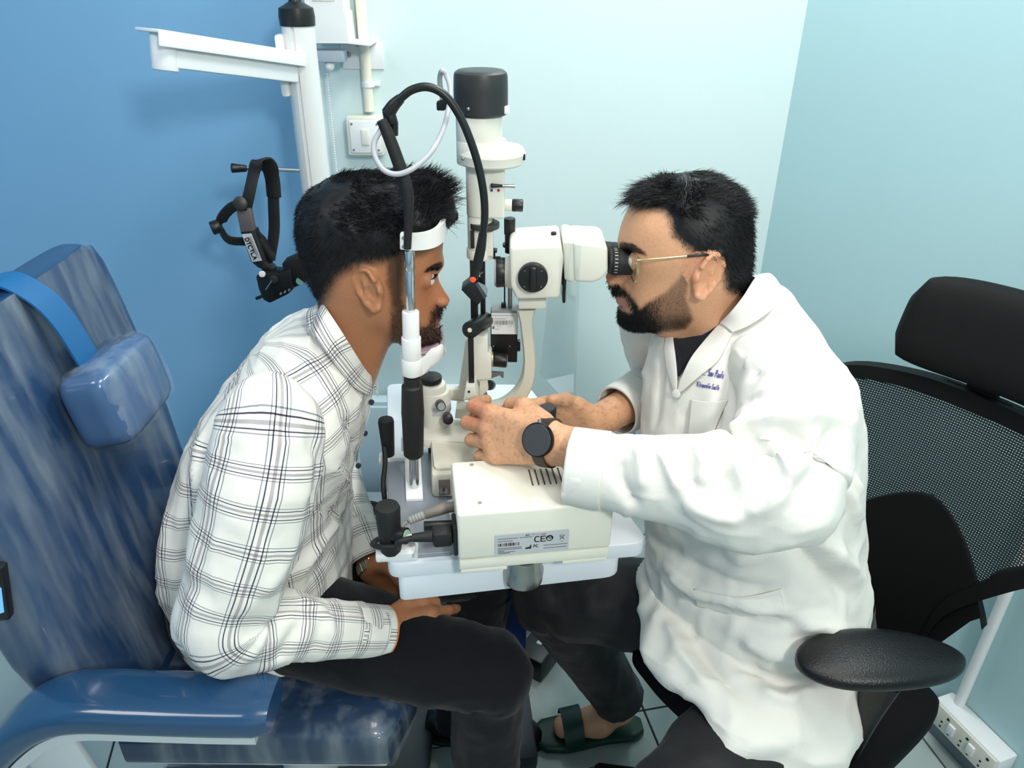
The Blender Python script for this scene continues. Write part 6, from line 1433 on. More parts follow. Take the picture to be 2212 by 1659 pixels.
# cuffs, collar, placket
def cuff(p0, p1, r0, r1, m, parent, ref=(0, -1, 0.2)):
    p0, p1 = np.array(p0), np.array(p1); R = tube_rings([tuple(p0) + (r0,), tuple(p0 * 0.66 + p1 * 0.34) + (r0 * 0.6 + r1 * 0.4,), tuple(p0 * 0.33 + p1 * 0.67) + (r0 * 0.35 + r1 * 0.65,), tuple(p1) + (r1,)], 14, 72, ref); vs, fs, uv = loft(R)
    return cloth_obj('cuff', vs, fs, uv, m, parent, 0.0006, 40, 0.004)
cuff(e0 * 0.22 + w0 * 0.78, w0 + (w0 - e0) * 0.02, 0.0435, 0.0415, chk, shirt); cuff(ef * 0.30 + wf * 0.70, ef * 0.05 + wf * 0.95, 0.046, 0.0415, chk, shirt, (0, 1, 0.2))
def cpt(u, v, Y): return aY(u, v, Y)
Yn, Yf = YM - 0.070, YM + 0.070
# collar: stand plus folded leaf, near and far side
bk_, ft_ = np.array(aY(686, 660, YM)), np.array(aY(800, 806, YM)); mid_ = (bk_ + ft_) / 2; hx_ = (bk_ - ft_) / 2; hl_ = np.linalg.norm(hx_); hx_ = hx_ / hl_; ax2 = np.cross(np.array((0, 1.0, 0)), hx_); ax2 = ax2 if ax2[2] > 0 else -ax2
a = np.arange(96) / 96 * 2 * np.pi; R = [mid_ + ax2 * h_ + (np.cos(a)[:, None] * hx_ * (hl_ + g_) + np.sin(a)[:, None] * np.array((0, 1.0, 0)) * (0.064 + g_)) for h_, g_ in ((0.010, -0.003), (0.0, 0.0), (-0.008, 0.001), (-0.018, 0.002))]
vs2, fs2, uv2 = loft(np.array([cat_interp(np.array([r[j] for r in R]), 12) for j in range(96)]).transpose(1, 0, 2)); cloth_obj('collar_stand', vs2, fs2, uv2, chk, shirt, 0.0006, 40, 0.003)
sheet('collar', [[cpt(698, 655, YM + 0.02), cpt(690, 676, YM + 0.02), cpt(672, 700, YM + 0.015)], [cpt(700, 658, YM - 0.045), cpt(688, 684, YM - 0.058), cpt(676, 716, YM - 0.072)], [cpt(735, 712, Yn - 0.004), cpt(712, 732, Yn - 0.016), cpt(700, 752, Yn - 0.022)], [cpt(768, 765, Yn + 0.006), cpt(744, 776, Yn - 0.008), cpt(728, 792, Yn - 0.018)], [cpt(790, 800, Yn + 0.032), cpt(780, 822, Yn + 0.016), cpt(768, 838, Yn + 0.002)], [cpt(801, 812, YM - 0.026), cpt(803, 838, YM - 0.030), cpt(800, 856, YM - 0.034)]], chk, shirt, 0.0028, 40, 20)
sheet('collar', [[cpt(801, 810, YM + 0.004), cpt(808, 830, YM + 0.004), cpt(816, 856, YM + 0.006)], [cpt(794, 796, YM + 0.03), cpt(804, 808, YM + 0.036), cpt(812, 826, YM + 0.040)], [cpt(770, 770, Yf), cpt(776, 780, Yf + 0.01), cpt(778, 796, Yf + 0.014)], [cpt(700, 658, YM + 0.05), cpt(694, 676, YM + 0.055), cpt(690, 690, YM + 0.06)]], chk, shirt, 0.0028, 30, 16, uvo=(0.02, 0.01))
for (u, v) in ((800, 868), (786, 935), (772, 1005)):
    p = aY(u, v, YM - 0.03); mb = MB(); mb.cyl(p, p + V(0.004, -0.003, 0), 0.0048, seg=18, bev=0.001); obj('button', mb, mat('button_navy', (52, 54, 70), 0.3), shirt)
# --- trousers and shoes
trs = weave_material('navy_trousers', (13, 14, 21), 0.9, bump=0.3)
def leg(hip, kn, an, r, parent, m, name='trouser_leg', seed=5, ref=(0, 1, 0.1), amp=0.004):
    h, k, a = np.array(hip), np.array(kn), np.array(an)
    keys = [tuple(h + (h - k) * 0.10) + (r[0] * 0.96,), tuple(h) + (r[0],), tuple(h * 0.6 + k * 0.4) + (r[1],), tuple(h * 0.18 + k * 0.82) + (r[2],), tuple(k + (k - h) * 0.015 + (k - a) * 0.01) + (r[3],), tuple(k * 0.86 + a * 0.14 + (k - h) * 0.01) + (r[4],), tuple(k * 0.5 + a * 0.5) + (r[5],), tuple(a) + (r[6],)]
    return sleeve(keys, m, parent, ref, (), seed, 100, 72, 1.0, 0.52, amp)
trp = None
vs_, fs_, uv_ = loft(torso_rings([(-0.475, 1.09, 0.455, 0.12, 0.17), (-0.475, 1.09, 0.50, 0.145, 0.186), (-0.472, 1.09, 0.56, 0.148, 0.188), (-0.468, 1.09, 0.61, 0.140, 0.182)], F0, L0, 30, 100)); trp = cloth_obj('trousers', vs_, fs_, uv_, trs, pt, 0.002, 30)
o = leg(hipN, knN, anN - V(0, 0, 0.035), (0.098, 0.090, 0.078, 0.072, 0.066, 0.062, 0.056), trp, trs); o.name = 'trouser_leg'
o = leg(hipF, knF, anF - V(0, 0, 0.035), (0.098, 0.090, 0.078, 0.072, 0.066, 0.062, 0.056), trp, trs, seed=8); o.name = 'trouser_leg'
shoe_m = mat('shoe_black', (14, 14, 15), 0.3)
def shoe(an, dirv, parent, m, L=0.26):
    d = Vector(dirv).normalized(); s_ = V(-d.y, d.x, 0); base = V(an[0], an[1], 0) - d * 0.07; R = []
    for k in range(17):
        t = k / 16; w = np.interp(t, [0, .1, .35, .7, .9, 1], [.022, .034, .034, .046, .038, .012]); h = np.interp(t, [0, .1, .3, .45, .7, .92, 1], [.05, .075, .085, .065, .048, .036, .018])
        R.append(superring(base + d * (L * t) + V(0, 0, 0.012 + h / 2), s_, V(0, 0, 1), w, h / 2, 2.6, 32))
    mb = MB(); mb.rings(R); so = obj('shoe', mb, m, parent, 60)
    R = []
    for k in range(17):
        t = k / 16; w = np.interp(t, [0, .1, .35, .7, .9, 1], [.026, .037, .036, .049, .041, .018]); R.append(superring(base + d * (L * 1.03 * t - 0.004) + V(0, 0, 0.0075), s_, V(0, 0, 1), w, 0.007, 4, 32))
    mb = MB(); mb.rings(R); obj('sole', mb, black_matt, so, 60); return so
shoe(anN, (1, -0.05, 0), pt, shoe_m); shoe(anF, (1, -0.1, 0), pt, shoe_m)
# --- things he wears: steel watch on the far wrist, orange thread on the near wrist
wt = thing('steel_watch', 'steel bracelet watch on the patient\'s far wrist under the table edge', 'watch', wrF)
axw = (Vector(wrF) - Vector(elF)).normalized(); cw = Vector(wrF) - axw * 0.004; xw = axw.cross(V(0, 0, 1)).normalized(); yw = xw.cross(axw)
lk = MB(); lk.box((0, 0, 0), (0.0185, 0.0072, 0.003), bevel=0.0008, seg=1); lkm = bpy.data.meshes.new('bracelet_link'); lkm.from_pydata(lk.v, [], lk.f); lkm.materials.append(mat('watch_steel', (196, 190, 176), 0.22, 1.0))
for k in range(22):
    a = 2 * math.pi * k / 22; rad = xw * math.cos(a) + yw * math.sin(a); tg = -xw * math.sin(a) + yw * math.cos(a)
    o = link('bracelet_link', lkm, wt); Mw = Matrix((axw, tg, rad)).transposed().to_4x4(); Mw.translation = cw + rad * 0.0275; o.matrix_parent_inverse = Matrix.Translation(-Vector(wrF)); o.matrix_basis = Mw
tr_ = thing('thread_bracelet', 'orange thread tied around the patient\'s near wrist at the cuff', 'bracelet', wrN)
axw = (Vector(wrN) - Vector(elN)).normalized(); cw = Vector(wrN) + axw * 0.007; xw = axw.cross(V(0, 0, 1)).normalized(); yw = xw.cross(axw); R = []
for k in range(40):
    a = 2 * math.pi * k / 40; rad = xw * math.cos(a) + yw * math.sin(a); R.append([cw + rad * (0.0405 + 0.0014 * math.cos(b)) + axw * 0.0014 * math.sin(b) for b in np.arange(6) / 6 * 2 * math.pi])
mb = MB(); mb.rings(R, closed=True, cap=False); om = mat('orange_thread', (226, 110, 40), 0.8); obj('thread', mb, om, tr_)
mb = MB(); e = cw - yw * 0.041 - axw * 0.02; mb.tube([cw - yw * 0.041, e + V(0, -0.004, -0.006), e + V(0, -0.005, -0.022)], 0.0014); obj('thread_end', mb, om, tr_)
# ================================================================== THE DOCTOR
YD = 1.11
dt = thing('person', 'seated bearded man in a white doctor\'s coat looking into the eyepieces', 'person', (0.48, 0.95, 0))
Cd = aY(1470, 558, YD)
sil_px = [(1432, 398), (1392, 424), (1366, 444), (1350, 472), (1340, 499), (1335, 524), (1338, 545), (1344, 560), (1332, 572), (1316, 583), (1307, 594), (1308, 605), (1317, 612), (1327, 616), (1321, 626), (1327, 640), (1331, 648), (1330, 655), (1337, 660), (1335, 666), (1339, 673), (1335, 685), (1340, 696), (1354, 704), (1385, 705), (1420, 703), (1445, 698), (1480, 690), (1520, 676), (1560, 655), (1592, 625), (1608, 580), (1614, 530), (1610, 480), (1596, 438), (1568, 406), (1530, 391), (1480, 387)]
base_px = [(1432, 398), (1392, 424), (1368, 444), (1352, 472), (1343, 499), (1340, 524), (1343, 545), (1350, 562), (1356, 585), (1354, 612), (1350, 635), (1348, 655), (1348, 672), (1348, 690), (1356, 702), (1385, 704), (1420, 703), (1445, 698), (1480, 690), (1520, 676), (1560, 655), (1592, 625), (1608, 580), (1614, 530), (1610, 480), (1596, 438), (1568, 406), (1530, 391), (1480, 387)]
headD = Head(Cd, -1, [(aY(u, v, YD).x, aY(u, v, YD).z) for u, v in sil_px], [(aY(u, v, YD).x, aY(u, v, YD).z) for u, v in base_px], 0.080, widths)
I3 = ((1, 0, 0), (0, 1, 0), (0, 0, 1))
eyeN = aY(1375, 563, YD - 0.033); eyeF = V(eyeN.x, 2 * YD - eyeN.y, eyeN.z)
lidsN, openN = eye_parts(eyeN, -1); lidsF, openF = eye_parts(eyeF, -1)
sock = [Ell(V(e.x - 0.010, e.y, e.z + 0.002), I3, (0.016, 0.018, 0.012)) for e in (eyeN, eyeF)]
nb = aY(1324, 606, YD)
alae = [Ell(V(nb.x, YD + s_ * 0.0115, nb.z), I3, (0.0095, 0.0078, 0.0078)) for s_ in (-1, 1)]
nost = [Ell(V(nb.x - 0.003, YD + s_ * 0.007, nb.z - 0.008), I3, (0.0055, 0.0032, 0.004)) for s_ in (-1, 1)]
mouth = aY(1338, 658, YD); cutm = Ell(V(mouth.x - 0.001, YD, mouth.z), I3, (0.010, 0.024, 0.0014))
hd = Union([Union([Carve(headD, sock, 0.010), Union(lidsN + lidsF, 0.001)], 0.006)] + alae, 0.005)
hd = Carve(hd, nost + [openN, openF, cutm], 0.0015)
earN = ear(1524, 594, math.radians(10), YD - 0.081, -1, -1, 0.0335, 0.0195); earF = ear(1524, 594, math.radians(10), YD + 0.081, 1, -1)
neck = Cone(aY(1520, 640, YD), aY(1566, 755, YD), 0.055, 0.058, (0, 1, 0), 1.03); throat = Cone(aY(1455, 690, YD), aY(1505, 780, YD), 0.028, 0.034)
nF = V(-0.80, -0.60, 0); nL = V(0.60, -0.80, 0)
sN = V(0.380, 0.935, 1.04); sF = V(0.26, 1.225, 1.03)
eN = aY(1668, 1072, 0.805); eF = V(0.315, 1.27, 0.865)
wN = aY(1192, 957, 0.905); wF = V(0.140, 1.108, 0.862)
hN, hF = V(0.475, 0.865, 0.505), V(0.43, 1.02, 0.515)
kN_, kF_ = V(0.175, 0.61, 0.468), V(0.085, 1.115, 0.455)
aN_, aF_ = V(0.20, 0.57, 0.09), V(0.245, 1.155, 0.085)
trunk = Union([Cone((0.43, 0.96, 0.58), (0.40, 1.01, 0.85), 0.105, 0.10, nL, 1.3), Cone((0.40, 1.01, 0.85), (0.365, 1.06, 0.98), 0.11, 0.075, nL, 1.4), Cone((0.365, 1.06, 0.99), aY(1570, 755, YD), 0.06, 0.055)], 0.03)
limbs = Union([Cone(sN, eN, 0.048, 0.040), Cone(eN, wN, 0.042, 0.0285, (0, 0.3, 1), 1.0), Cone(sF, eF, 0.048, 0.04), Cone(eF, wF, 0.040, 0.027), Cone(hN, kN_, 0.078, 0.054), Cone(kN_, aN_, 0.052, 0.036), Cone(hF, kF_, 0.078, 0.054), Cone(kF_, aF_, 0.050, 0.034)], 0.015)
fN = (aY(985, 932, 0.985) - wN)
handN = hand_parts(wN + fN.normalized() * 0.006, fN, (0.05, 0.42, 0.9), (-0.1, -0.85, 0.45), [(24, 42, 30), (20, 48, 30), (20, 50, 30), (20, 48, 28)], [(0.015, 0.022, -0.010), (0.050, 0.040, -0.022), (0.080, 0.038, -0.040), (0.100, 0.026, -0.056)], 1.1, 1.12)
handF = hand_parts(wF, (-0.97, -0.10, 0.20), (0.15, -0.25, 1.0), (0.1, 0.95, 0.25), [(22, 48, 35), (22, 50, 35), (24, 50, 35), (26, 50, 35)], [(0.012, 0.020, -0.004), (0.038, 0.036, -0.002), (0.062, 0.046, -0.004), (0.084, 0.048, -0.010)], 0.5, 1.05)
feetD = Union([Cone(aN_, V(aN_.x - 0.13, aN_.y - 0.03, 0.045), 0.036, 0.026), Union([Cone(aF_, V(aF_.x - 0.045, aF_.y - 0.004, 0.040), 0.034, 0.028), Cone(V(aF_.x - 0.04, aF_.y - 0.003, 0.045), V(aF_.x - 0.125, aF_.y - 0.015, 0.038), 0.029, 0.020, (0, 1, 0), 1.35)], 0.02)], 0.02)
bodyD = Union([Union([Union([hd, earN, earF], 0.004), neck, throat], 0.022), trunk, limbs, handN, handF, feetD], 0.014)
def mpx(vs, Ym): q = np.array(vs); q[:, 1] = np.where(q[:, 1] > Ym, 2 * Ym - q[:, 1], q[:, 1]); return proj(q)
PXM = 0.0007
fade_d = [(1300, 330), (1335, 440), (1366, 442), (1400, 446), (1440, 452), (1452, 470), (1458, 505), (1480, 525), (1505, 545), (1515, 552), (1540, 545), (1560, 562), (1568, 590), (1572, 622), (1600, 632), (1680, 620), (1680, 330)]
beard_d = [(1492, 560), (1510, 556), (1494, 592), (1482, 640), (1490, 668), (1498, 690), (1478, 712), (1440, 716), (1320, 730), (1310, 672), (1330, 664), (1342, 668), (1356, 676), (1368, 676), (1362, 656), (1352, 642), (1338, 640), (1310, 640), (1310, 618), (1332, 612), (1352, 626), (1372, 650), (1382, 668), (1402, 652), (1440, 630), (1468, 600), (1480, 570)]
brow_d = [(1330, 528), (1345, 524), (1368, 528), (1392, 546), (1396, 552), (1372, 544), (1348, 540), (1332, 542)]
lip_d = [(1322, 645), (1345, 646), (1358, 656), (1362, 668), (1340, 666), (1325, 664)]
toneD = np.array(lin(210, 158, 122)[:3])
def tone_doctor(vs, N):
    q = mpx(vs, YD); c = np.tile(toneD, (len(vs), 1)) * (1 + 0.07 * vnoise(vs, 28, 3))[:, None]
    hdm = np.linalg.norm(vs - np.array(Cd), axis=1) < 0.175; ns = vnoise(vs, 500, 8) * 0.5 + vnoise(vs, 180, 9) * 0.5
    rd = np.exp(-((vs - np.array(aY(1312, 600, YD))) ** 2).sum(1) / 0.022 ** 2) * 0.3
    rd += (np.linalg.norm(vs - np.array(aY(1526, 590, YD - 0.09)), axis=1) < 0.036) * (np.abs(vs[:, 1] - YD) > 0.079) * 0.22
    rd += np.exp(-((vs - np.array(aY(1010, 885, 0.98))) ** 2).sum(1) / 0.035 ** 2) * 0.6
    c = mixc(c, lin(206, 116, 92)[:3], np.clip(rd, 0, 0.7))
    ear_ = (np.linalg.norm(vs - np.array(aY(1524, 594, YD - 0.085)), axis=1) < 0.036) & (np.abs(vs[:, 1] - YD) > 0.079)
    h_ = (1 - sstep(-0.004, 0.014, poly_sd(q, fade_d) * PXM + ns * 0.003)) * hdm * 0.975
    b_ = (1 - sstep(-0.005, 0.005, poly_sd(q, beard_d) * PXM + ns * 0.002)) * hdm
    dens = 0.62 + 0.33 * sstep(1440, 1370, q[:, 0]) + 0.2 * sstep(670, 700, q[:, 1]); b_ = b_ * np.clip(dens, 0, 0.95)
    c = mixc(c, lin(20, 17, 16)[:3], np.maximum(h_, b_) * ~ear_)
    c = mixc(c, lin(30, 24, 22)[:3], (1 - sstep(-0.001, 0.003, poly_sd(q, brow_d) * PXM)) * hdm * (np.abs(vs[:, 1] - YD) > 0.010) * 0.85)
    c = mixc(c, lin(168, 112, 104)[:3], (1 - sstep(-0.001, 0.003, poly_sd(q, lip_d) * PXM)) * hdm * 0.75)
    arm = (vs[:, 2] < 0.99) & (vs[:, 0] < 0.2) & (vs[:, 2] > 0.8)
    c = mixc(c, lin(120, 80, 58)[:3], arm * np.clip(vnoise(vs * np.array([1, 1, 2.5]), 240, 12) * 0.5 - 0.05, 0, 0.3))
    return c
bodyd, vD, fD, nD = body_obj(dt, bodyD, (-0.10, 0.50, 0.0), (0.62, 1.40, 1.30), 0.0026, tone_doctor, skin_material('skin_tan'))
for e in (eyeN, eyeF):
    mb = MB(); mb.ball(e + V(-0.0006, 0, 0), 0.0124, 28); eo = obj('eye', mb, mat('eye_white', (222, 214, 206), 0.15), dt, 180)
    mb = MB(); mb.ball(e + V(-0.0066, 0, 0.0006), 0.0068, 20); obj('iris', mb, mat('iris_dark', (26, 16, 12), 0.08), eo, 180)
qd = mpx(vD, YD); sdh = poly_sd(qd, fade_d) * PXM; hm = np.linalg.norm(vD - np.array(Cd), axis=1) < 0.175
upd = sstep(520, 440, qd[:, 1])
tk = (1 - sstep(-0.018, 0.0, sdh)) * hm * (0.0022 + 0.0048 * upd) * (1 + 0.2 * vnoise(vD, 60, 4)); tk[sdh > -0.001] = 0
cap, cv, cn = cap_shell('hair', vD, fD, nD, tk, dt)
cq = mpx(cv, YD); wt_ = (1 - sstep(-0.012, -0.002, poly_sd(cq, fade_d) * PXM)) * (0.5 + sstep(540, 440, cq[:, 1])); n1 = 9000; i_ = pick(RNG, wt_ + 1e-9, n1)
tt_ = sstep(Cd.x - 0.045, Cd.x + 0.015, cv[i_, 0] + 0.03 * vnoise(cv[i_], 50, 40))[:, None]; fl = np.array([[-0.9, -0.2, 0.05]]) * (1 - tt_) + np.array([[0.8, 0.15, -0.05]]) * tt_ + np.array([[0.1, -0.7, 0.1]]) * (1 - np.abs(2 * tt_ - 1)); side_ = (cq[i_, 1] > 470)[:, None]; fl = np.where(side_, np.array([[0.75, 0, -0.45]]), fl)
wob = np.stack([vnoise(cv[i_], 45, 21), vnoise(cv[i_], 45, 22), vnoise(cv[i_], 45, 23)], 1)
fl = fl + wob * 0.35 + RNG.normal(size=(n1, 3)) * 0.12
strands('hair_strands', cv[i_] - cn[i_] * 0.001, cn[i_] * 0.16 + fl, 0.009 + 0.014 * RNG.random(n1) * (0.4 + 0.6 * sstep(520, 430, cq[i_, 1])), fl - cn[i_] * 0.10, 0.00042, cap, curl=0.25, seed=13)
# fringe tuft over the forehead
wt_ = (np.abs(cq[:, 0] - 1385) < 40) * (cq[:, 1] < 446) * (cq[:, 1] > 405.0); i_ = pick(RNG, wt_ + 1e-9, 500)
fl = np.tile([[-0.9, -0.1, -0.25]], (500, 1)) + RNG.normal(size=(500, 3)) * 0.22; strands('fringe', cv[i_], cn[i_] * 0.7 + fl, 0.018 + 0.022 * RNG.random(500), fl + np.array([[0, 0, -0.5]]), 0.0004, cap, curl=0.4, seed=14)
wt_ = (1 - sstep(-0.004, 0.010, sdh)) * hm * (1 - upd); i_ = pick(RNG, wt_, 4500)
strands('hair_short', vD[i_], nD[i_] * 0.4 + np.array([0.4, 0, -0.6]) + RNG.normal(size=(4500, 3)) * 0.15, 0.0025 + 0.003 * RNG.random(4500), np.tile([[0.5, 0, -0.8]], (4500, 1)), 0.00028, cap, seg=2, seed=15)
wq = (cq[:, 1] > 450) * (1 - sstep(-0.004, -0.001, poly_sd(cq, fade_d) * PXM)) * 1.0; i_ = pick(RNG, wq, 5000)
strands('hair_side', cv[i_] - cn[i_] * 0.0008, cn[i_] * 0.22 + np.array([0.6, 0, -0.45]) + RNG.normal(size=(5000, 3)) * 0.18, 0.004 + 0.006 * RNG.random(5000), np.tile([[0.5, 0, -0.7]], (5000, 1)), 0.0004, cap, seg=3, seed=25)
sdb = poly_sd(qd, beard_d) * PXM; wb = (1 - sstep(-0.004, 0.002, sdb)) * hm * (0.4 + 1.6 * sstep(1450, 1370, qd[:, 0]) + sstep(680, 700, qd[:, 1])); nb_ = 9000; i_ = pick(RNG, wb, nb_)
ln_ = 0.002 + (0.004 + 0.004 * RNG.random(nb_)) * sstep(1450, 1365, qd[i_, 0]) * np.where(qd[i_, 1] > 660, 1.0, 0.8)
strands('beard', vD[i_] - nD[i_] * 0.0006, nD[i_] * 0.55 + np.array([0.0, 0, -0.7]) + RNG.normal(size=(nb_, 3)) * 0.25, ln_, np.tile([[0.0, 0, -1.0]], (nb_, 1)) + RNG.normal(size=(nb_, 3)) * 0.25, 0.00032, dt, seg=3, curl=0.5, seed=16)
wb = (poly_sd(qd, brow_d) < 1) * (np.abs(vD[:, 1] - YD) > 0.009) * hm * (vD[:, 0] < Cd.x - 0.05); i_ = pick(RNG, wb + 1e-12, 500); sg = np.sign(vD[i_, 1] - YD)
strands('eyebrow', vD[i_], nD[i_] * 0.35 + np.stack([0.5 * np.ones(500), sg * 0.6, 0.1 * np.ones(500)], 1), 0.006 + 0.002 * RNG.random(500), np.stack([0.6 * np.ones(500), sg * 0.6, -0.3 * np.ones(500)], 1), 0.0003, dt, seg=3, seed=17)

# --- white coat
coat_m = weave_material('white_coat', (230, 228, 221), 0.8, bump=0.22)
keys = [(0.408, 0.965, 0.62, 0.146, 0.182), (0.403, 0.97, 0.68, 0.142, 0.180), (0.390, 0.985, 0.75, 0.136, 0.176), (0.380, 1.0, 0.82, 0.133, 0.176), (0.374, 1.02, 0.89, 0.126, 0.176), (0.366, 1.035, 0.96, 0.112, 0.174), (0.360, 1.05, 1.02, 0.094, 0.162), (0.356, 1.06, 1.055, 0.079, 0.134), (0.353, 1.07, 1.085, 0.064, 0.104), (0.350, 1.08, 1.108, 0.054, 0.080), (0.348, 1.085, 1.122, 0.042, 0.058), (0.346, 1.09, 1.126, 0.02, 0.03)]
SEG = 168
R = torso_rings(keys, nF, nL, 100, SEG)
hem_t = np.radians([0, 30, 60, 90, 120, 150, 180, 225, 270, 315, 345]); hem_p = np.array([(0.235, 0.835, 0.560), (0.285, 0.755, 0.572), (0.335, 0.690, 0.565), (0.425, 0.685, 0.50), (0.510, 0.735, 0.46), (0.555, 0.84, 0.455), (0.560, 1.0, 0.46), (0.51, 1.11, 0.47), (0.40, 1.14, 0.50), (0.275, 1.04, 0.53), (0.220, 0.89, 0.55)])
ht = np.concatenate([hem_t - 2 * np.pi, hem_t, hem_t + 2 * np.pi]); hp_ = np.tile(hem_p, (3, 1)); tg = np.arange(SEG) / SEG * 2 * np.pi
hem = np.stack([np.interp(tg, ht, hp_[:, k]) for k in range(3)], 1); kk_ = np.exp(-0.5 * (np.arange(-12, 13) / 5.0) ** 2); kk_ /= kk_.sum()
hem = np.stack([np.convolve(np.concatenate([hem[-12:, k], hem[:, k], hem[:12, k]]), kk_, 'valid') for k in range(3)], 1)
sk = []
for t in np.linspace(0, 1, 50)[:-1]:
    b_ = R[0] * t + hem * (1 - t); out = b_ - b_.mean(0); out[:, 2] = 0; out /= np.linalg.norm(out, axis=1, keepdims=True)
    sk.append(b_ + out * (0.030 * math.sin(math.pi * t) + 0.010 * (1 - t) * np.sin(7 * tg + 2.0)[:, None]))
for k_ in range(len(R)):
    g_ = float(sstep(1.015, 1.11, R[k_][:, 2].mean())); o_ = R[k_] - R[k_].mean(0); l_ = np.linalg.norm(o_, axis=1).max(); R[k_][:, 2] -= 0.075 * g_ * np.clip((o_ @ np.array((-0.98, -0.2, 0))) / l_ * 1.0 + 0.05, 0, 1)
R = np.concatenate([np.array(sk), R]); vs, fs, uv = loft(R); fs = orient(vs, fs)
fold_t = [([(1440, 1225), (1500, 1275), (1600, 1300), (1700, 1322)], 0.008, 0.012), ([(1450, 1262), (1530, 1312), (1640, 1340), (1720, 1345)], -0.008, 0.012), ([(1700, 1085), (1760, 1160), (1850, 1235)], 0.009, 0.015), ([(1690, 1130), (1760, 1220), (1840, 1290)], -0.007, 0.014), ([(1450, 1195), (1560, 1250), (1680, 1275)], -0.005, 0.012), ([(1720, 1340), (1790, 1350), (1850, 1375)], 0.008, 0.012), ([(1700, 1380), (1780, 1390), (1840, 1400)], -0.007, 0.012), ([(1440, 1340), (1470, 1410), (1530, 1490)], 0.006, 0.014), ([(1480, 1350), (1530, 1430), (1590, 1500)], -0.006, 0.014), ([(1600, 1375), (1680, 1405), (1760, 1395)], 0.007, 0.014), ([(1600, 1440), (1700, 1475), (1780, 1450)], -0.006, 0.014), ([(1640, 1490), (1700, 1510), (1760, 1480)], 0.006, 0.014), ([(1560, 1180), (1620, 1200), (1690, 1170)], 0.005, 0.015), ([(1400, 1150), (1440, 1180), (1470, 1190)], -0.006, 0.01), ([(1770, 900), (1810, 980), (1830, 1040)], -0.007, 0.012), ([(1800, 1040), (1835, 1090), (1850, 1130)], 0.007, 0.014), ([(1790, 980), (1830, 1030), (1850, 1060)], 0.006, 0.012), ([(1700, 690), (1760, 720), (1800, 770)], -0.003, 0.010), ([(1590, 760), (1560, 850), (1540, 940)], -0.005, 0.010), ([(1480, 880), (1470, 960), (1460, 1000)], -0.004, 0.01), ([(1430, 780), (1420, 870), (1415, 930)], -0.004, 0.012), ([(1440, 1230), (1420, 1330), (1400, 1440)], 0.006, 0.016)]
vs = apply_folds(vs, fs, fold_t, gain=2.2); coat = cloth_obj('coat', vs, fs, uv, coat_m, dt, 0.0022, 26, 0.0, 7, rid=0.005)
cbvh = BVHTree.FromPolygons([tuple(p) for p in vs], [tuple(f) for f in fs])
def oncoat(u, v, off=0.004):
    r = Vector(ray(u, v)).normalized(); h = cbvh.ray_cast(Vector(EYE), r)
    return (h[0] - r * off) if h[0] is not None else aY(u, v, YD - 0.1)
e0, w0 = np.array(eN), np.array(wN); cend = np.array(aY(1228, 1005, 0.872))
kA = [(0.350, 1.03, 1.03, 0.012), (0.358, 1.00, 1.04, 0.048), (0.378, 0.945, 1.035, 0.066), (0.384, 0.898, 1.008, 0.076), (0.375, 0.860, 0.982, 0.078), (0.362, 0.832, 0.957, 0.075), tuple(e0 + np.array((0.014, 0.002, 0.004))) + (0.073,), tuple(e0 * 0.88 + cend * 0.12 + np.array((0, -0.004, -0.006))) + (0.071,), tuple(e0 * 0.65 + cend * 0.35) + (0.066,), tuple(e0 * 0.40 + cend * 0.60) + (0.057,), tuple(e0 * 0.18 + cend * 0.82) + (0.052,), tuple(cend) + (0.051,)]
fold_s = [([(1545, 830), (1610, 795), (1710, 750)], 0.007, 0.011), ([(1560, 868), (1650, 812), (1770, 772)], 0.008, 0.012), ([(1550, 850), (1620, 815), (1720, 775)], -0.006, 0.010), ([(1545, 905), (1640, 850), (1790, 835)], 0.008, 0.012), ([(1560, 885), (1650, 835), (1780, 805)], -0.006, 0.010), ([(1530, 950), (1600, 925), (1700, 905), (1800, 890)], 0.007, 0.012), ([(1540, 928), (1640, 885), (1790, 865)], -0.006, 0.011), ([(1500, 955), (1522, 1000), (1512, 1045)], 0.008, 0.009), ([(1530, 960), (1550, 1000), (1550, 1050)], -0.007, 0.009), ([(1560, 952), (1590, 1000), (1605, 1060)], 0.008, 0.010), ([(1420, 955), (1440, 1000), (1475, 1065)], 0.007, 0.010), ([(1450, 955), (1470, 1000), (1490, 1040)], -0.006, 0.009), ([(1375, 945), (1385, 1000), (1390, 1060)], 0.006, 0.010), ([(1335, 985), (1345, 1050), (1372, 1095)], -0.006, 0.010), ([(1600, 1115), (1690, 1065), (1760, 960)], 0.007, 0.016), ([(1700, 1075), (1760, 1010), (1810, 920)], -0.005, 0.014), ([(1480, 1080), (1540, 1110), (1600, 1120)], 0.006, 0.014), ([(1640, 940), (1690, 990), (1700, 1040)], 0.006, 0.012), ([(1680, 930), (1730, 960), (1750, 1000)], -0.006, 0.012)]
sleeve(kA, coat_m, coat, (0, -1, 0.3), fold_s, 9, 150, 110, fold_amp=0.004, elbow=0.5, gain=2.3)
ef, wf = np.array(eF), np.array(wF); cendF = ef * 0.25 + wf * 0.75
kB = [(0.33, 1.13, 1.0, 0.012), (0.29, 1.19, 1.0, 0.055), (0.268, 1.225, 0.995, 0.068), (0.268, 1.25, 0.965, 0.074), (0.285, 1.265, 0.92, 0.072), tuple(ef) + (0.066,), tuple(ef * 0.7 + wf * 0.3) + (0.054,), tuple(ef * 0.45 + wf * 0.55) + (0.047,), tuple(cendF) + (0.043,)]
sleeve(kB, coat_m, coat, (0, 1, 0.3), (), 12, fold_amp=0.004)
d_ = (cend - e0) / np.linalg.norm(cend - e0)
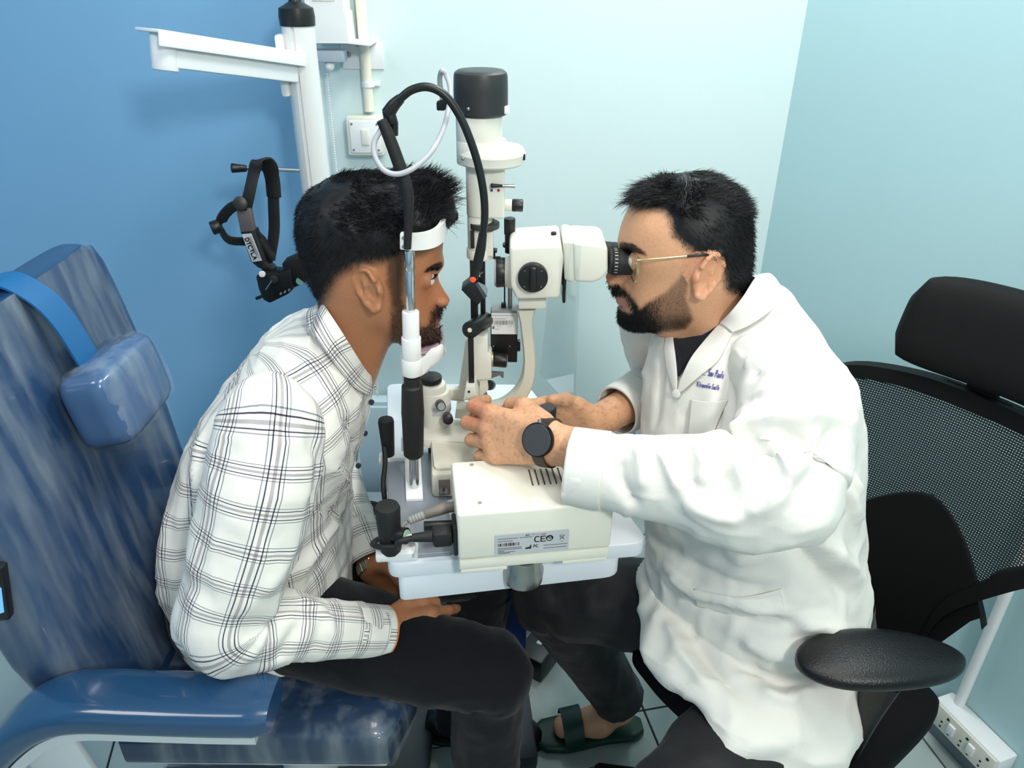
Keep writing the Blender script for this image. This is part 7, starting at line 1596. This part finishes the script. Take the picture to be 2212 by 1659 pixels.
cuff(cend - d_ * 0.052, cend - d_ * 0.002, 0.0545, 0.0535, coat_m, coat, (0, -1, 0.3)); d2 = (wf - ef) / np.linalg.norm(wf - ef); cuff(cendF - d2 * 0.05, cendF + d2 * 0.002, 0.049, 0.0455, coat_m, coat, (0, 1, 0.3))
# navy shirt collar standing around the neck
navy_s = weave_material('navy_shirt', (26, 34, 62), 0.8); black_s = weave_material('dark_shirt', (20, 20, 28), 0.85)
bk_, ft_ = np.array(aY(1632, 612, YD)), np.array(aY(1478, 742, YD)); mid_ = (bk_ + ft_) / 2; hx_ = (bk_ - ft_) / 2; hx_ /= np.linalg.norm(hx_); hl_ = np.linalg.norm(bk_ - ft_) / 2; ax2 = np.cross(np.array((0, 1.0, 0)), hx_); ax2 = ax2 if ax2[2] > 0 else -ax2
a = np.arange(96) / 96 * 2 * np.pi; R = [mid_ + ax2 * h_ + (np.cos(a)[:, None] * hx_ * (hl_ + g_) + np.sin(a)[:, None] * np.array((0, 1.0, 0)) * (0.066 + g_)) for h_, g_ in ((0.018, -0.006), (0.006, 0.0), (-0.012, 0.006), (-0.035, 0.014))]
vs2, fs2, uv2 = loft(np.array([cat_interp(np.array([r[j] for r in R]), 14) for j in range(96)]).transpose(1, 0, 2)); ish = cloth_obj('shirt', vs2, fs2, uv2, navy_s, dt, 0.0006, 40, 0.003)
sheet('shirt_front', [[oncoat(1452, 712, 0.006), oncoat(1475, 728, 0.008), oncoat(1535, 722, 0.008)], [oncoat(1458, 745, 0.004), oncoat(1478, 750, 0.006), oncoat(1512, 752, 0.006)], [oncoat(1462, 780, 0.003), oncoat(1474, 782, 0.005), oncoat(1490, 780, 0.004)], [oncoat(1464, 812, 0.002), oncoat(1466, 812, 0.003), oncoat(1468, 812, 0.002)]], black_s, ish, 0.002)
# lapels and collar of the coat
sheet('lapel', [[oncoat(1560, 694, 0.016), oncoat(1570, 705, 0.014), oncoat(1584, 716, 0.009)], [oncoat(1522, 736, 0.015), oncoat(1544, 745, 0.013), oncoat(1566, 752, 0.008)], [oncoat(1492, 775, 0.012), oncoat(1520, 778, 0.011), oncoat(1548, 782, 0.006)], [oncoat(1473, 815, 0.009), oncoat(1492, 815, 0.008), oncoat(1512, 812, 0.005)], [oncoat(1462, 850, 0.004), oncoat(1466, 848, 0.004), oncoat(1472, 846, 0.003)]], coat_m, coat, 0.0025, 34, 20)
sheet('lapel', [[oncoat(1452, 708, 0.010), oncoat(1446, 712, 0.009), oncoat(1440, 720, 0.007)], [oncoat(1456, 750, 0.008), oncoat(1446, 752, 0.008), oncoat(1436, 756, 0.006)], [oncoat(1461, 795, 0.006), oncoat(1452, 796, 0.006), oncoat(1442, 796, 0.004)], [oncoat(1463, 845, 0.004), oncoat(1460, 845, 0.004), oncoat(1456, 843, 0.003)]], coat_m, coat, 0.0025, 30, 16)
Yn = YD - 0.068
sheet('collar', [[aY(1640, 594, YD + 0.02), aY(1662, 592, YD + 0.02), aY(1676, 604, YD + 0.02)], [aY(1628, 606, YD - 0.04), aY(1662, 604, YD - 0.055), aY(1690, 634, YD - 0.06)], [aY(1606, 640, Yn - 0.010), aY(1640, 650, Yn - 0.022), aY(1668, 668, Yn - 0.030)], [aY(1580, 672, Yn - 0.014), aY(1604, 688, Yn - 0.026), aY(1620, 702, Yn - 0.034)], [oncoat(1556, 698, 0.018), oncoat(1570, 708, 0.017), oncoat(1582, 718, 0.013)]], coat_m, coat, 0.003, 34, 20)
# pocket, flap, button and embroidery
sheet('chest_pocket', [[oncoat(1494, 863, 0.0030), oncoat(1532, 868, 0.0030), oncoat(1572, 864, 0.0030)], [oncoat(1490, 905, 0.0025), oncoat(1528, 910, 0.0025), oncoat(1552, 908, 0.0025)], [oncoat(1486, 945, 0.0022), oncoat(1520, 950, 0.0022), oncoat(1538, 945, 0.0022)]], coat_m, coat, 0.0018)
sheet('pocket_welt', [[oncoat(1500, 1272, 0.003), oncoat(1600, 1290, 0.005), oncoat(1690, 1272, 0.003)], [oncoat(1505, 1308, 0.003), oncoat(1605, 1330, 0.004), oncoat(1694, 1312, 0.003)]], coat_m, coat, 0.002, 16, 30)
for (u, v) in ((1462, 850), (1458, 960)):
    p = oncoat(u, v, 0.003); r = Vector(ray(u, v)).normalized(); mb = MB(); mb.cyl(p, p - (nF * -0.8 + r * 0.4).normalized() * 0.003, 0.0068, seg=24, bev=0.001); obj('button', mb, mat('button_white', (226, 226, 220), 0.35), coat)
def embroider(name, string, u0, v0, u1, v1, h_px, slant, sw):
    mb = MB(); n = len(string)
    for i, ch in enumerate(string):
        for a_, b_ in glyph_segments(ch):
            pts = []
            for q in (a_, b_):
                t = (i + q[0] / 5.4) / n; pts.append(oncoat(u0 + (u1 - u0) * t - slant * (q[1] - 4) * -1.0, v0 + (v1 - v0) * t + (q[1] / 4 - 1) * h_px, 0.0022))
            stroke(mb, pts[0], pts[1], sw, -Vector(ray(u0, v0)).normalized())
    return obj(name, mb, mat('embroidery_violet', (70, 66, 140), 0.7), coat, 0)
embroider('embroidery', 'r. Sow Pauls', 1517, 809, 1563, 817, 14, -1.2, 0.0011); embroider('embroidery', 'Vitreoretin Cnsltr', 1504, 834, 1554, 843, 10, -0.8, 0.0009)
# --- trousers, sandals
tr2 = weave_material('charcoal_trousers', (27, 27, 29), 0.5, bump=0.3)
vs_, fs_, uv_ = loft(torso_rings([(0.45, 0.94, 0.475, 0.12, 0.15), (0.45, 0.94, 0.52, 0.135, 0.165), (0.44, 0.95, 0.60, 0.13, 0.16), (0.435, 0.955, 0.66, 0.125, 0.15)], nF, nL, 30, 90)); trd = cloth_obj('trousers', vs_, fs_, uv_, tr2, dt, 0.002, 30)
o = leg(hN, kN_, aN_, (0.088, 0.088, 0.082, 0.076, 0.070, 0.064, 0.056), trd, tr2, seed=15, amp=0.005); o.name = 'trouser_leg'
o = leg(hF, kF_, aF_ + V(0, 0, 0.03), (0.100, 0.090, 0.080, 0.074, 0.070, 0.064, 0.058), trd, tr2, seed=18, amp=0.005); o.name = 'trouser_leg'
green = mat('sandal_green', (8, 54, 44), 0.4)
def sandal(an, dirv, parent):
    d = Vector(dirv).normalized(); s_ = V(-d.y, d.x, 0); base = V(an[0], an[1], 0) - d * 0.06; R = []
    for k in range(19):
        t = k / 18; w = np.interp(t, [0, .08, .35, .7, .9, 1], [.018, .034, .034, .048, .040, .014]); R.append(superring(base + d * (0.255 * t) + V(0, 0, 0.0125), s_, V(0, 0, 1), w, 0.011, 4, 32))
    mb = MB(); mb.rings(R); so = obj('sandal', mb, green, parent, 60)
    R = []
    for k in range(25):
        a = math.pi * k / 24; 
        R.append([base + d * (0.165 + q * 0.036) + s_ * (0.050 * math.cos(a)) + V(0, 0, 0.018 + 0.048 * math.sin(a) ** 0.8 * (1 - 0.25 * q)) + (V(0, 0, 1) * h_) for q, h_ in ((-0.6, 0), (0.6, 0), (0.6, 0.004), (-0.6, 0.004))])
    mb = MB(); mb.rings(R); obj('strap', mb, green, so, 60); return so
sandal(aF_, (-1, -0.12, 0), dt); sandal(aN_, (-1, -0.2, 0), dt)
# --- things he wears
sp = thing('spectacles', 'thin gold-rimmed spectacles worn by the doctor at the eyepieces', 'spectacles', aY(1366, 570, YD - 0.04))
gold = mat('gold_wire', (222, 214, 160), 0.2, 0.9); YG = YD - 0.078
rim_c = [aY(1369, 575, YD - 0.040), V(0, 0, 0)]; rim_c[1] = V(rim_c[0].x, 2 * YD - rim_c[0].y, rim_c[0].z)
for c in rim_c:
    R = [];
    for k in range(44):
        a = 2 * math.pi * k / 44; yy, zz = 0.026 * abs(math.cos(a)) ** 0.8 * np.sign(math.cos(a)), 0.021 * abs(math.sin(a)) ** 0.8 * np.sign(math.sin(a)); p = c + V(0.003 * (abs(yy) / 0.026) ** 2 * (1 if (yy > 0) == (c.y > YD) else 0.3), yy, zz)
        rd = V(0, math.cos(a), math.sin(a)); R.append([p + rd * 0.0011 * math.cos(b) + V(0.0011 * math.sin(b), 0, 0) for b in (0, 1.57, 3.14, 4.71)])
    mb = MB(); mb.rings(R, closed=True, cap=False); ro = obj('rim', mb, gold, sp, 60)
    mb = MB(); vv = [c + V(0, 0.0255 * math.cos(a), 0.0205 * math.sin(a)) for a in np.arange(32) / 32 * 2 * math.pi]; mb.prism(vv, (0.0012, 0, 0)); obj('lens', mb, acr, ro, 0)
mb = MB(); mb.tube([rim_c[0] + V(-0.001, 0.026, 0.004), V(rim_c[0].x - 0.005, YD, rim_c[0].z + 0.007), rim_c[1] + V(-0.001, -0.026, 0.004)], 0.0011, 8); obj('bridge', mb, gold, sp)
for s_ in (-1, 1):
    def T(u, v, dy): p = aY(u, v, YG + dy); return V(p.x, p.y if s_ < 0 else 2 * YD - p.y, p.z)
    mb = MB(); mb.tube([T(1370, 563, 0.008), T(1380, 562, 0.0), T(1430, 558, -0.006), T(1487, 553, -0.010)], 0.0014, 8); tp = obj('temple', mb, gold, sp)
    mb = MB(); mb.tube([T(1484, 553.5, -0.010), T(1512, 551, -0.011), T(1530, 552, -0.006), T(1546, 570, 0.0)], 0.0021, 10); obj('temple_tip', mb, black_pl, tp)
sw_ = thing('smart_watch', 'round black smart watch on the doctor\'s near wrist', 'watch', wN)
fx_ = Vector(fN).normalized(); dors = Vector((-0.1, -0.85, 0.45)); dors = (dors - fx_ * dors.dot(fx_)).normalized(); acr_ = fx_.cross(dors)
wc = aY(1163, 950, 0.888)
mb = MB(); mb.lathe([(0.0205, 0), (0.0235, 0.002), (0.0245, 0.006), (0.0238, 0.0095), (0.0222, 0.0105)], wc - dors * 0.005, dors, 48); cs = obj('case', mb, mat('watch_black', (24, 24, 26), 0.25, 0.4), sw_)
mb = MB(); mb.lathe([(0.0222, 0), (0.0215, 0.0007), (0.010, 0.0012)], wc + dors * 0.0052, dors, 48); obj('glass', mb, mat('watch_glass', (66, 66, 68), 0.4), cs)
ctr = wN + fx_ * (wc - wN).dot(fx_); R = []; rad0 = 0.0335
for k in range(48):
    a = 2 * math.pi * k / 48; rd = dors * math.cos(a) + acr_ * math.sin(a); p = ctr + rd * rad0; R.append([p + fx_ * q + rd * h_ for q, h_ in ((-0.009, -0.001), (0.009, -0.001), (0.009, 0.0018), (-0.009, 0.0018))])
mb = MB(); mb.rings(R, closed=True, cap=False); obj('strap', mb, mat('strap_brown', (52, 36, 28), 0.5), sw_)
mb = MB(); mb.cyl(wc + acr_ * 0.023, wc + acr_ * 0.028, 0.0028, seg=12); obj('crown', mb, steel, sw_)
